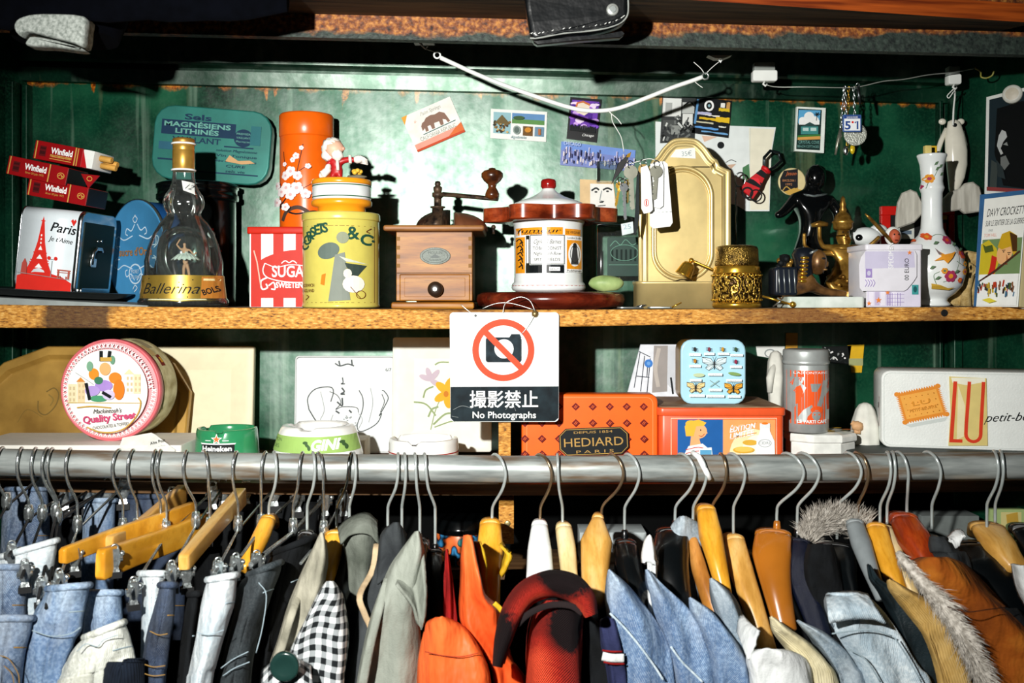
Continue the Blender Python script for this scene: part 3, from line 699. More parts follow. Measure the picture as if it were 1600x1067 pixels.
b.lathe(534, 0, [(36, 335), (37, 333), (37, 325), (46, 323), (47, 320), (47, 316), (45, 314)], M_op); b.lathe(534, 0, [(44, 314), (45.4, 312), (45.4, 291), (44, 290)], M_white)
for z in (310, 292.5): b.lathe(534, 0, [(45.7, z + .8), (45.7, z - .8)], ink('#2c5a3c'), cap0=False, cap1=False)
b.obj('body', t); b = MB(mb.k, (534, 335)); b.lathe(534, 0, [(46, 290), (46.5, 288), (46.5, 284), (44, 282), (30, 281)], M_op); b.obj('lid', t)
# bearded figurine on the pot
zt = ztop + 54 * mb.k; b = MB(mb.k, (534, 281))
t = thing('bearded_figurine', 'little white bearded figurine in a red coat pointing sideways', 'figurine', (p.x + mb.k, 1.306, zt))
Rcoat = mat('red painted coat', '#b01a1c', .4); Wfig = mat('white painted resin', '#eee8dd', .45)
bd = skin('body', [(526, 0, 264, 9), (526, 0, 256, 10), (525, 0, 249, 8), (524, 0, 243, 5), (534, -2, 252, 5.5), (545, -4, 250, 5), (556, -5, 251, 4.4), (516, 0, 253, 5), (512, -3, 262, 4.5), (521, -3, 274, 5), (520, -4, 280, 5), (531, -3, 274, 5), (532, -4, 280, 5)], [(0, 1), (1, 2), (2, 3), (1, 4), (4, 5), (5, 6), (1, 7), (7, 8), (0, 9), (9, 10), (0, 11), (11, 12)], Rcoat, b, t)
q = MB(mb.k, (534, 281)); q.ball((523, -2, 233), (15, 13, 14), mat('figurine face', '#e9b79a', .5), bump=.05); q.obj('head', t)
q = MB(mb.k, (534, 281)); q.ball((519, 1, 230), (17, 14, 14), Wfig, 20, 12, bump=.25, bf=5); q.ball((529, -9, 244), (9, 7, 9), Wfig, 16, 10, bump=.3, bf=6); q.ball((512, 0, 243), (10, 8, 9), Wfig, 14, 9, bump=.3, bf=6); q.obj('beard_and_hair', t)
q = MB(mb.k, (534, 281)); q.ball((538, -10, 234), 3, mat('figurine nose', '#e2a58a', .5), 8, 6); q.obj('nose', t)
q = MB(mb.k, (534, 281)); q.ball((560, -5, 250), (8, 5, 6), Wfig, bump=.2)
for k in range(4): q.tube([(563, -8 + k * 2.5, 246 + k * 2.6), (570, -8 + k * 2, 249 + k * 2.2), (575, -7 + k * 2, 252 + k * 1.8)], [2.2, 2, 1.5], Wfig, 7)
q.tube([(548, -9, 244), (549, -9, 257)], 2.5, Wfig); q.tube([(529, -11, 252), (530, -11, 268)], 2.6, Wfig); q.obj('mitten_and_trim', t)
b = MB(mb.k, (510, 281))
t = thing('animal_figurine', 'tiny white crouching animal figurine at the bearded figurine\'s feet', 'figurine', (p.x + (510 - 533) * mb.k, 1.299, zt))
skin('body', [(511, 0, 273, 7), (505, -1, 276, 6), (500, -1, 278, 4), (514, 0, 266, 5.5), (515, -2, 261, 6), (519, -3, 262, 4)], [(0, 1), (1, 2), (0, 3), (3, 4), (4, 5)], Wfig, b, t)
b = MB(mb.k, (560, 281))
t = thing('flower_ornament', 'tiny yellow flower ornament on the rim of the orange pot', 'ornament', (p.x + (560 - 533) * mb.k, 1.296, zt))
for k in range(6): b.ball((560 + 5 * math.cos(k), 5 * math.sin(k), 270 + 2 * math.sin(2 * k)), (4, 4, 3.4), mat('yellow resin', '#e8b93a', .5), 8, 6)
b.obj('petals', t); q = MB(mb.k, (560, 281)); q.ball((560, 0, 278), (15, 6, 3), mat('grey green moss base', '#6e6a58', .8), bump=.4); q.obj('moss_base', t)
# ---------------------------------------------------------------- coffee mill
def wood(name, dark, mid, light, sc=(8, 60, 60), rough=.5, bump=.15):
    m, N, L, b = node_mat(name); tc = N.new('ShaderNodeTexCoord'); o = tc.outputs['Object']
    a = ramp(N, L, noise_node(N, L, o, 1, 6, sc), [(.3, dark), (.5, mid), (.7, light)])
    f = noise_node(N, L, o, 1, 3, tuple(q * 7 for q in sc)); a = mixc(N, L, ramp(N, L, f, [(.5, 0.0), (.7, .35)]), a, dark)
    L.new(a, b.inputs['Base Color']); b.inputs['Roughness'].default_value = rough
    return m
M_mill = wood('worn honey wood', '#5a2e04', '#955a0e', '#b67e26'); M_mill2 = wood('dark rubbed wood', '#5a2f12', '#8c5a2c', '#a9743c')
M_oak = wood('red brown polished wood', '#4a1608', '#8a3416', '#b0542a', rough=.22); M_rosew = wood('dark mahogany', '#2a0a05', '#5c1c0e', '#84341c', rough=.2)
M_oldiron = mat('rusty brown iron', '#5a4634', .5, metal=.4, c2='#1e1612', vs=120)
mb, p = on(680, 483, 1.325)
t = thing('coffee_mill', 'old wooden box coffee mill with iron crank and one drawer', 'coffee mill', p)
mb.rbox(619, 738, 470, 362, 0, 118, M_mill, r=1, e=1)
a = Art(); dk = ink('#5c3a18', .6)
for k in range(4):
    for u in (619.5, 732): a.rect(u, 370 + 14 * k, u + 5.5, 376 + 14 * k, ink('#8a6230', .6))
a.rect(619, 426, 738, 427.2, dk); mb.art(a, flat()); mb.obj('body', t)
b = MB(mb.k, mb.ref); b.rbox(624, 735, 470.5, 428, -1.5, 90, M_mill, r=2, e=2.2); b.rbox(632, 727, 464, 434, -2, 0, M_mill, r=2, e=.6); dr = b.obj('drawer', t)
b = MB(mb.k, mb.ref); b.disc(681, 452, [(4, -1), (5, -5), (10, -8), (12, -12), (11, -16), (6, -18), (2, -18.5)], mat('black wooden knob', '#2e2018', .35)); b.disc(681, 452, [(3, -19.5), (3, -18)], M_steel); b.obj('knob', dr)
b = MB(mb.k, mb.ref); b.rbox(612, 741, 483, 472, -8, 126, M_mill, r=2, e=3, axis='z'); b.obj('base', t)
b = MB(mb.k, mb.ref); b.rbox(601, 757, 362, 353, -20, 138, M_mill2, r=3, e=3, axis='z'); b.obj('top_board', t)
b = MB(mb.k, mb.ref); b.disc(680, 400, [(22, 0), (24, -1), (24, -1.8), (22, -2.4), (20, -2)], mat('dull pewter plate', '#8f9690', .5, metal=.3, bump=.6, bs=900), rx=1, rz=.56); a = Art(); a.ring(680, 400, 20, 10.5, 1, ink('#5e6460')); a.text('MOULIN', 680, 397, 4.5, ink('#5e6460'), width=22); a.text('GARANTI', 680, 408, 3.5, ink('#5e6460'), width=18); a.poly([(672, 402), (680, 397), (688, 402), (684, 403), (676, 403)], ink('#6c7270')); b.art(a, lambda u, v, l: (u, -2.2 - l, v)); b.obj('maker_plate', t)
b = MB(mb.k, mb.ref); dome = []
for i in range(9):
    q = PI / 2 * i / 8; dome.append((56 * math.cos(q) ** .9 + .3, 353 - 30 * math.sin(q)))
def half(c0, c1):
    rings = []
    for r, z in dome: rings.append([(700 + r * math.cos(math.radians(c0 + (c1 - c0) * i / 14)), 59 + r * math.sin(math.radians(c0 + (c1 - c0) * i / 14)), z) for i in range(15)] + [(700, 59, z)])
    b.loft(rings, M_oldiron)
half(105, 255); b.obj('hopper_dome', t, 'blackened iron half dome')
b = MB(mb.k, mb.ref); M_bdome = mat('brown iron dome', '#7a4a30', .4, metal=.3)
rings = []
for r, z in dome: rings.append([(705 + r * math.cos(math.radians(-80 + 160 * i / 14)), 59 + r * math.sin(math.radians(-80 + 160 * i / 14)), z + 4) for i in range(15)] + [(705, 59, z + 4)])
b.loft(rings, M_bdome); b.tube([(770, 55, 362), (770, 55, 352)], 2.5, M_oldiron); b.ball((770, 55, 351), 4, M_oldiron, 10, 7); b.obj('hopper_door', t, 'brown iron half dome with small peg')
b = MB(mb.k, mb.ref); b.lathe(681, 40, [(10, 340), (9, 322), (12, 321), (12, 319), (6, 321), (6, 305), (9, 303), (9, 297), (6, 296), (7, 292), (7, 288), (4, 286), (5, 283), (4, 279), (1, 278)], M_oldiron, n=20); b.obj('axle', t)
b = MB(mb.k, mb.ref); b.tube([(684, 38, 304), (690, 34, 300), (720, 18, 304), (760, 4, 309), (778, 0, 311)], [4, 4, 3.6, 3.6, 3.6], M_oldiron, 8, flat=1.6); cr = b.obj('crank', t)
b = MB(mb.k, mb.ref); b.lathe(769, 0, [(4, 312), (11, 308), (11, 303), (9, 298), (6, 293), (7, 288), (13, 283), (17, 277), (17, 271), (13, 267), (6, 265), (5, 263), (1, 262)], mat('dark turned wood', '#6a3612', .3, coat=.3, c2='#2c1408', vs=60), n=28); b.obj('crank_knob', cr)

# ---------------------------------------------------------------- pipe rack with porcelain jar
mb, p = on(860, 480, 1.372)
t = thing('pipe_rack', 'round polished wooden pipe rack holding the white tobacco jar', 'pipe rack', p)
mb.lathe(860, 0, [(96, 480), (98, 478), (112, 475), (116, 466), (114, 458), (106, 454), (60, 453)], M_rosew, n=64); mb.obj('base', t)
b = MB(mb.k, mb.ref); n = 96
def lob(r): return [(860 + r(2 * PI * i / n) * math.cos(2 * PI * i / n), r(2 * PI * i / n) * math.sin(2 * PI * i / n)) for i in range(n)]
o_ = lob(lambda q: 92 + 13 * math.cos(6 * q)); i_ = lob(lambda q: 57.5)
b.loft([[(x, y, z) for x, y in pp_] for pp_, z in ((i_, 345), (o_, 345), (o_, 344), (o_, 325), (o_, 324), (i_, 324), (i_, 345))], M_oak, cap0=False, cap1=False)
b.obj('ring', t)
b = MB(mb.k, mb.ref); b.lathe(888, 72, [(7, 454), (7, 345)], M_oak, n=16); b.obj('post', t); 
b = MB(mb.k, mb.ref); b.lathe(830, 72, [(7, 454), (7, 345)], M_oak, n=16); b.obj('post', t)
zb = p.z + (480 - 453) * mb.k
b = MB(mb.k, (857, 453))
t = thing('tobacco_jar', 'white porcelain tobacco jar with orange printed label and red knob', 'jar', (p.x - 3 * mb.k, 1.372, zb))
b.lathe(857, 0, [(50, 453), (56, 451), (58, 447), (57, 441), (54, 438), (54, 434), (53.5, 430), (53.5, 372), (54, 350), (56, 346), (57, 342), (53, 338), (52, 332)], M_white, n=64)
b.lathe(857, 0, [(57.6, 444.5), (57.6, 443.5)], ink('#b0402a'), cap0=False, cap1=False)
RJ = lambda v: 53.6 if v > 370 else 53.6 + .03 * (370 - v)
glz = lambda h: mat('glazed print ' + h, h, .2, coat=.4, var=.03)
a = Art(); oy = glz('#e8951c'); Kg = glz('#14181a'); Wg = glz('#eef0ee')
a.rect(806, 356, 877, 367, oy); a.text('fumeur', 840, 364, 7, Kg, shear=.5, width=66); a.text('AMSTERDAM', 838, 367, 3.4, Kg, width=40); a.rect(880, 358, 905, 368, oy); a.text('DE VIRGINIE', 893, 365, 4, Kg, width=22)
a.rect(806, 370, 820, 425, oy)
for k in range(9): a.curve([(807 + (k * 5) % 9, 376 + k * 5), (812 + (k * 3) % 5, 373 + k * 5), (817, 379 + k * 5)], 1.8, Kg, n=3)
a.rect(822, 368, 827, 416, Kg); a.rect(823, 374, 826, 410, Wg); a.rect(828, 367.5, 879, 412, Kg); a.rect(829, 368.5, 878, 411, Wg)
for w, v, h, wd in (('Ogilvy & Barnes', 381, 7, 40), ('TOBACCONIST', 390, 5, 42), ('Nightwatch Row', 398, 5, 40), ('SPITALFIELDS', 407, 5, 38)): a.text(w, 853, v, h, Kg, width=wd, shear=.3 if v in (381, 398) else 0)
a.rect(822, 413, 878, 425, Kg); a.rect(856, 416, 872, 422, Wg); a.text('HOLLY', 864, 421, 3.6, Kg, width=12)
a.rect(880, 369, 906, 424, Wg); a.rect(882, 375, 905, 419, oy); a.ell(894, 397, 10, 18, Wg); a.poly([(891, 384), (897, 384), (900, 412), (888, 412)], ink('#3c3c3c')); a.ell(894, 383, 3, 4, Kg, n=10); a.ring(894, 396, 7, 13, .8, Kg, 20); a.text('London Lode', 893, 373, 3, Kg, width=20); a.text('Puddleman', 893, 423, 3.4, Kg, width=22)
b.art(a, cylmap(857, 0, RJ), step=6, eps=.08); b.obj('body', t)
b = MB(mb.k, (857, 453)); b.lathe(857, 0, [(55, 332), (56, 327), (56, 320), (53, 315), (43, 311), (26, 305), (14, 298), (10, 294), (9, 291)], M_white, n=56); ld_ = b.obj('lid', t)
b = MB(mb.k, (857, 453)); b.lathe(857, 0, [(9, 293), (12, 289), (12, 281), (10, 278), (4, 276.5)], mat('red glazed knob', '#8e1512', .18)); b.obj('knob', ld_)
b = MB(mb.k, (943, 453)); M_sg = mat('pale green stone', '#a9bd7c', .5, c2='#7c9658', vs=40)
b.ball((943, 0, 441), (27, 13, 12.5), M_sg, 24, 14, bump=.08, bf=2)
solo(b, 'stone_egg', 'pale green egg shaped stone lying on the pipe rack base', 'stone', (p.x + 83 * mb.k, 1.334, zb))

# square glass jar behind
mb, p = on(961, 481, 1.492)
t = thing('glass_jar', 'square clear glass jar with dark green panel behind the hanging keys', 'jar', p)
mb.rbox(929, 1000, 481, 352, -30, 30, M_glass, r=8, e=3, axis='z'); mb.obj('glass', t)
b = MB(mb.k, mb.ref); b.rbox(946, 996, 432, 372, -31.4, -30.6, mat('dark green label', '#15392f', .35), r=3, e=.2); a = Art(); lg = ink('#5f8a78')
a.curve([(950, 386), (958, 378), (966, 384), (974, 376), (984, 384), (992, 380)], 1.2, lg); a.rect(948, 414, 996, 415, lg)
for k in range(6): a.rect(952 + 7 * k, 391, 955 + 7 * k, 409, ink('#0a1f1a'))
a.ring(972, 396, 21, 12, 1, lg); b.art(a, lambda u, v, l: (u, -31.4 - l, v)); b.obj('label', t)
b = MB(mb.k, mb.ref); b.lathe(964, 0, [(29, 352), (29, 346), (28, 340), (20, 338)], M_glass); b.obj('stopper', t)

# ---------------------------------------------------------------- brass wall sconce
mb, p = on(1070, 482, 1.40)
t = thing('candle_sconce', 'brass candle sconce with arched embossed back plate and price tag', 'candle sconce', p)
right = [(1072, 215), (1089, 218), (1103, 230), (1114, 245), (1121, 250), (1125, 259), (1135, 264), (1142, 266), (1142, 480)]
outl = right + [(2 * 1070 - x, z) for x, z in reversed(right)]
def inset(poly, d):
    out = []; n = len(poly); sg = 1 if loopsign(poly) > 0 else -1
    for i in range(n):
        p0, p1, p2 = Vector(poly[i - 1]), Vector(poly[i]), Vector(poly[(i + 1) % n])
        e1 = (p1 - p0).normalized(); e2 = (p2 - p1).normalized()
        nn = (Vector((-e1.y, e1.x)) + Vector((-e2.y, e2.x)))
        nn = nn.normalized() if nn.length > 1e-6 else Vector((-e1.y, e1.x))
        k = max(.5, nn.dot(Vector((-e1.y, e1.x))))
        out.append(tuple(p1 + nn * d * sg / k))
    return out
fine = [tuple(q[:2]) for q in spline([(x, z, 0) for x, z in right[:5]], 4)] + right[5:]
outl = fine + [(2 * 1070 - x, z) for x, z in reversed(fine[1:])]
mb.loft([[(x, y, z) for x, z in inset(outl, d)] for d, y in ((0, 8), (0, 0), (1, -1.2), (5, -1.2), (6.5, 1), (8, 1), (9.5, -1), (12, -1), (14, .8), (15, 1))], M_brass)
mb.obj('back_plate', t)
b = MB(mb.k, mb.ref); st = []
for i in range(25):
    q = PI * i / 24; st.append((1066 + 46 * math.cos(q), -1, 308 - 46 * math.sin(q)))
for i in range(25):
    q = PI + PI * i / 24; st.append((1066 + 46 * math.cos(q), -1, 396 - 42 * math.sin(q)))
b.tube(st, 3.2, M_brass, 10, closed=True); b.tube([(1066 + (x - 1066) * .92, y, 352 + (z - 352) * .94) for x, y, z in st], 2, M_brass, 8, closed=True); b.obj('oval_moulding', t)
b = MB(mb.k, mb.ref); b.loft([[(x, y, z) for x, y in rrect(988 + i_, 1114 - i_, -62 + i_, 0, 14, 5)] for i_, z in ((0, 482), (0, 446), (-1.5, 445), (-1.5, 441), (1.5, 441), (2, 476))], M_brass, cap1=True); b.obj('pan', t)
b = MB(mb.k, mb.ref); a = Art(); a.poly([(1047, 246), (1056, 234), (1086, 231), (1087, 248)], M_paper); a.text('35€', 1073, 244, 8, ink('#9aa6a8'), width=16, rot=-4); b.art(a, lambda u, v, l: (u, .4 - l * 2, v)); b.obj('price_sticker', t)
zpan = p.z + 41 * mb.k; ys = 1.40 - 40 * mb.k
b = MB(mb.k, (1062, 441))
t = thing('candle_snuffer', 'small brass candle snuffer lying on the pan of the brass sconce', 'candle snuffer', (p.x - 8 * mb.k, ys, zpan - 4 * mb.k))
b.disc(0, 0, [(13, 0)], M_gold) if 0 else None
ax0, ax1 = Vector((1060, 0, 428)), Vector((1071, 0, 408)); d = (ax1 - ax0).normalized(); nx = Vector((-d.z, 0, d.x)); ny = Vector((0, 1, 0))
b.loft([[ax0 + d * l + (nx * math.cos(2 * PI * i / 24) + ny * math.sin(2 * PI * i / 24)) * r for i in range(24)] for l, r in ((0, 13), (1, 13.6), (2, 13), (16, 10.5), (21, 8), (23, 3))], M_gold); b.obj('bell', t)
b = MB(mb.k, (1062, 441)); b.tube([(1072, 0, 404), (1080, -2, 408), (1100, -6, 417), (1119, -10, 426)], [2, 2, 1.8, 1.6], M_gold); b.ball((1073, 0, 405), 4.2, M_gold, 10, 8); b.obj('handle', t)
b = MB(mb.k, (1062, 441)); b.loft([[(1060 + 20 * u, 10 * w, 441 - 8 * (1 - u * u) + 1.2 * k) for w in (-1, -.3, .3, 1)] + [(1060 + 20 * u, 10 * w, 442.5 - 8 * (1 - u * u) + 1.2 * k) for w in (1, .3, -.3, -1)] for u in (-1, -.6, -.2, .2, .6, 1) for k in (0,)], mat('dark bronze leaf', '#3b2e1c', .35, metal=.5)); b.obj('leaf', t)

# ornate brass jar, flat tags and loose keys at its foot
mb, p = on(1151, 484, 1.322)
t = thing('lighter', 'ornate round brass table lighter with engraved scrolls', 'table lighter', p)
m, N, L, bb = node_mat('engraved brass'); tc = N.new('ShaderNodeTexCoord'); vo = N.new('ShaderNodeTexVoronoi'); vo.inputs['Scale'].default_value = 130; vo.feature = 'SMOOTH_F1'
wv = N.new('ShaderNodeTexWave'); wv.inputs['Scale'].default_value = 45; wv.inputs['Distortion'].default_value = 14; wv.inputs['Detail Scale'].default_value = 2
L.new(tc.outputs['Object'], vo.inputs['Vector']); L.new(tc.outputs['Object'], wv.inputs['Vector'])
L.new(ramp(N, L, wv.outputs[0], [(.35, '#3a2608'), (.55, '#d8ac48')]), bb.inputs['Base Color']); bb.inputs['Metallic'].default_value = .75; bb.inputs['Roughness'].default_value = .3
bp = N.new('ShaderNodeBump'); bp.inputs['Strength'].default_value = 1; bp.inputs['Distance'].default_value = .002; L.new(wv.outputs[0], bp.inputs['Height']); L.new(bp.outputs[0], bb.inputs['Normal'])
M_engr = m
mb.lathe(1151, 0, [(35, 484), (37, 482), (38, 478), (36, 474)], M_gold, n=48); mb.lathe(1151, 0, [(36, 475), (38, 470), (38.5, 450), (38, 434), (36, 430)], M_engr, n=48)
for z in (471, 433):
    for k in range(40): mb.ball((1151 + 38.4 * math.cos(k * PI / 20), 38.4 * math.sin(k * PI / 20), z), 1.7, M_gold, 6, 4)
mb.obj('body', t)
b = MB(mb.k, mb.ref); b.lathe(1151, 0, [(36, 431), (37, 428), (35, 424), (36, 420), (33, 418)], M_gold, n=48); b.obj('collar', t)
b = MB(mb.k, mb.ref); b.lathe(1151, 0, [(33, 419), (34, 416), (33, 392), (31, 388), (24, 386)], mat('hammered bronze gold', '#a8863c', .25, metal=.85, bump=.8, bs=500, c2='#4a3818', vs=90), n=48); b.obj('cap', t)
def flatkey(px, row, Y, label, ang=0, m=None, name='key', L=26, ring=True):
    b, p = on(px, row, Y); t = thing(name, label, name.replace('_', ' '), (p.x, p.y, p.z + .0008), rz=ang); k = MB(b.k, (0, 0))
    return t, k, b.k
t, k, _ = flatkey(1005, 480, 1.275, 'flat silver ring tag lying in front of the brass sconce', 10, name='metal_tag'); k.rbox(-42, 0, -.2, -3, -9, 9, M_steel, r=8, e=.6, axis='z'); k.obj('blade', t); q = MB(k.k, (0, 0)); q.tube([(-4 + 9 * math.cos(i * PI / 8), 9 * math.sin(i * PI / 8), -4 - 2 * math.cos(i * PI / 8)) for i in range(16)], 1.2, M_chrome, 6, closed=True); q.obj('ring', t)
t, k, _ = flatkey(1052, 481, 1.272, 'flat silver tag with split ring under the brass pan corner', -6, name='metal_tag'); k.rbox(-40, 0, -.2, -3, -7, 7, M_steel, r=6, e=.6, axis='z'); k.obj('blade', t); q = MB(k.k, (0, 0)); q.tube([(4 + 8 * math.cos(i * PI / 8), 8 * math.sin(i * PI / 8), -5 - 4 * math.cos(i * PI / 8)) for i in range(16)], 1.2, M_gold, 6, closed=True); q.obj('ring', t)
t, k, _ = flatkey(1214, 483, 1.27, 'small brass stick with ball end lying beside the sphinx base', 8, name='brass_pin'); k.tube([(-22, 4, -18), (22, -4, -5)], 1.8, M_gold); k.ball((24, -4, -5), 5, M_gold, 12, 8); k.tube([(-2, 10, -1.5), (3, -6, -10)], 1.4, M_steel); k.obj('pin', t)

# thin silver skewer with ring, hung behind the lighter
b = MB(1.47 / F, (1151, 290)); t = thing('key_fob', 'thin silver rod on a split ring hanging beside the brass sconce', 'key fob', W(1151, 290, 1.50))
b.k = 1.50 / F; b.tube([(1150, 0, 298), (1150, 0, 392)], 1.6, M_chrome); b.obj('rod', t); q = MB(b.k, b.ref); q.tube([(1156 + 8 * math.cos(i * PI / 10), -2 + 2 * math.sin(i * PI / 10), 281 + 11 * math.sin(i * PI / 10)) for i in range(20)], 1.3, M_chrome, 6, closed=True); q.tube([(1150, 0, 299), (1150, -1, 291)], 1, M_chrome); q.obj('ring', t)

# ---------------------------------------------------------------- statuettes
mb, p = on(1260, 481, 1.455)
t = thing('black_statuette', 'gloss black standing statuette with spread arms by the wall', 'statuette', p)
skin('body', [(1264, 0, 385, (20, 16)), (1265, 0, 365, (20, 16)), (1266, 0, 340, (25, 18)), (1267, 0, 318, (27, 17)), (1269, -1, 300, 10), (1272, -3, 281, (14, 15)), (1272, -3, 269, (12, 13)),
      (1240, -4, 314, 11), (1228, -10, 328, 8.5), (1216, -16, 338, 7), (1206, -18, 341, 5), (1296, -2, 316, 11), (1308, -4, 334, 8.5), (1306, -10, 356, 7), (1300, -14, 362, 5),
      (1248, -4, 405, 13), (1236, -12, 430, 10), (1230, -4, 455, 8), (1228, 0, 474, 8), (1226, -10, 478, 6), (1278, 2, 405, 13), (1288, -4, 430, 10), (1292, 4, 455, 8), (1294, 6, 474, 8), (1296, -6, 478, 6)],
     [(0, 1), (1, 2), (2, 3), (3, 4), (4, 5), (5, 6), (3, 7), (7, 8), (8, 9), (9, 10), (3, 11), (11, 12), (12, 13), (13, 14), (0, 15), (15, 16), (16, 17), (17, 18), (18, 19), (0, 20), (20, 21), (21, 22), (22, 23), (23, 24)], M_black, mb, t)
b = MB(mb.k, mb.ref); b.ball((1273, -4, 280), (16, 16, 20), M_black, 20, 14, bump=.06); b.ball((1263, -17, 283), (3, 4, 4), M_black, 8, 6); b.tube([(1256, -12, 289), (1262, -15, 291), (1268, -14, 290)], 1.6, M_black); b.ball((1279, 6, 270), (13, 13, 11), M_black, 14, 10, bump=.15); b.obj('head', t)
b = MB(mb.k, mb.ref)
b.tube([(1267 + 23 * math.cos(q), 14 * math.sin(q) - 2, 305 + 4 * abs(math.cos(q)) * -1 + 5) for q in [PI * i / 12 for i in range(24)]], 2.2, mat('silver beads', '#9aa4a6', .2, metal=.9, bump=1, bs=800), 6, closed=True); b.obj('necklace', t)
b = MB(mb.k, mb.ref); b.rbox(1215, 1310, 481, 476, -20, 20, M_black, r=4, e=1, axis='z'); b.obj('base', t)
M_bz = mat('bronze resin', '#8a6236', .35, metal=.35, c2='#3c2612', vs=50)
mb, p = on(1272, 485, 1.30)
t = thing('sphinx_figurine', 'black and gold sphinx figurine on a white marble base', 'figurine', p)
b = MB(mb.k, mb.ref); b.rbox(1222, 1340, 485, 468, -34, 34, mat('white marble', '#dfe6df', .25, c2='#a9b8ac', vs=25), r=6, e=1.2, axis='z'); b.obj('marble_base', t)
skin('body', [(1232, 0, 448, 20), (1222, 0, 452, 16), (1252, 0, 440, 20), (1264, -2, 430, 13), (1268, -14, 452, 8), (1284, -15, 460, 6.5), (1305, -15, 462, 5.5), (1318, -15, 464, 4.5), (1268, 12, 452, 8), (1286, 13, 460, 6.5), (1306, 13, 462, 5.5), (1319, 13, 464, 4.5)], [(0, 1), (0, 2), (2, 3), (2, 4), (4, 5), (5, 6), (6, 7), (2, 8), (8, 9), (9, 10), (10, 11)], M_bz, mb, t)
b = MB(mb.k, mb.ref); b.rbox(1205, 1242, 466, 422, -20, 20, mat('blue black saddle', '#161c26', .3), r=5, e=4)
for k in range(4): b.tube([(1211 + 8 * k, -20.4, 426), (1213 + 8 * k, -20.4, 462)], 1.1, M_steel)
b.obj('wing_block', t)
b = MB(mb.k, mb.ref); b.ball((1275, -8, 414), (14, 15, 20), M_bz, 20, 14); b.ball((1288, -11, 417), (3.4, 4, 5), M_bz, 8, 6); b.ball((1280, -21, 409), (4, 2, 1.8), K, 8, 5); b.ball((1284, -16, 426), (4, 5, 1.6), mat('bronze lip', '#a07a4a', .3, metal=.4), 8, 5); b.obj('head', t)
b = MB(mb.k, mb.ref); n = 9; M_nem = mat('blue black headcloth', '#12161e', .3)
b.loft([[(1256 + r * math.cos(2 * PI * i / 24) * w, r * .95 * math.sin(2 * PI * i / 24), z) for i in range(24)] for r, w, z in ((8, 1, 391), (15, 1, 394), (19, 1, 402), (20, .8, 412), (20, .7, 426), (19, .66, 440), (16, .6, 448))], M_nem)
b.tube([(1279, -8, 398), (1272, -13, 396), (1262, -18, 400)], 2, M_steel)
b.obj('headcloth', t)
b = MB(mb.k, mb.ref)
for k in range(7): b.ball((1252 - .6 * k, -19, 408 + 6 * k), (7, 5, 2.8), M_gold, 10, 6)
b.obj('gold_stripes', t)
M_ag = mat('antique gold', '#b48a3c', .3, metal=.6, c2='#6a4818', vs=80)
mb, p = on(1320, 482, 1.40)
t = thing('dancer_figurine', 'golden many armed dancing figurine with a tall crown', 'figurine', p)
skin('body', [(1318, 0, 425, (13, 10)), (1318, 0, 410, (11, 9)), (1318, 0, 395, (16, 10)), (1318, 0, 384, 6), (1317, -1, 370, (10, 10)), (1317, -1, 355, (11, 11)),
   (1300, -1, 390, 6), (1284, -4, 388, 4), (1278, -8, 376, 3.4), (1277, -10, 362, 3.2), (1277, -10, 355, 4), (1338, -1, 390, 6), (1352, -3, 392, 4), (1362, -6, 382, 3.2), (1372, -8, 372, 3),
   (1302, 2, 398, 5), (1272, 4, 398, 3.5), (1258, 4, 386, 3), (1257, 2, 366, 3.4), (1334, 2, 398, 5), (1352, 4, 404, 4), (1366, 4, 396, 3),
   (1304, -6, 442, 13), (1288, -14, 448, 10), (1300, -18, 458, 8), (1322, -20, 458, 6), (1334, -4, 442, 13), (1350, -12, 446, 10), (1340, -18, 456, 8)],
  [(0, 1), (1, 2), (2, 3), (3, 4), (4, 5), (2, 6), (6, 7), (7, 8), (8, 9), (9, 10), (2, 11), (11, 12), (12, 13), (13, 14), (2, 15), (15, 16), (16, 17), (17, 18), (2, 19), (19, 20), (20, 21), (0, 22), (22, 23), (23, 24), (24, 25), (0, 26), (26, 27), (27, 28)], M_ag, mb, t)
b = MB(mb.k, mb.ref); b.lathe(1317, 0, [(13, 362), (15, 358), (15, 352), (17, 350), (14, 347), (12, 341), (8, 336), (5, 334), (6, 331), (4, 326), (5, 322), (3.4, 317), (3.5, 313), (1, 309)], M_ag, n=20, lobes=8, amp=.05); b.obj('crown', t)
b = MB(mb.k, mb.ref); b.ball((1313, -12, 366), (1.6, 1, 1), K, 6, 4); b.ball((1321, -12, 366), (1.6, 1, 1), K, 6, 4); b.ball((1317, -13, 371), (1.6, 1.6, 3), M_ag, 6, 4); b.ball((1317, -12, 376), (3, 1, 1), mat('dark gold lips', '#6e4a1c', .4, metal=.4), 6, 4); b.obj('face', t)
b = MB(mb.k, mb.ref)
b.tube([(1318 + 15 * math.cos(q), 12 * math.sin(q), 389 - 2 * math.sin(q)) for q in [PI * i / 12 for i in range(24)]], 2, M_ag, 6, closed=True); b.obj('necklace', t); b = MB(mb.k, mb.ref)
for k in range(22): b.ball((1318 + 15 * math.cos(k * PI / 11), 11 * math.sin(k * PI / 11), 424 + (k % 2) * 5), 3.2, M_ag, 7, 5)
b.obj('belt_beads', t); b = MB(mb.k, mb.ref)
for k in range(26): b.ball((1320 + 26 * math.cos(k * PI / 13), 17 * math.sin(k * PI / 13) - 4, 436 + (k % 3) * 6), 4, M_ag, 7, 5)
b.obj('skirt_beads', t)
b = MB(mb.k, mb.ref); b.lathe(1320, -2, [(34, 482), (36, 478), (34, 470), (30, 466), (34, 460), (32, 456), (20, 452)], M_ag, n=36, lobes=12, amp=.05); b.obj('seat', t)
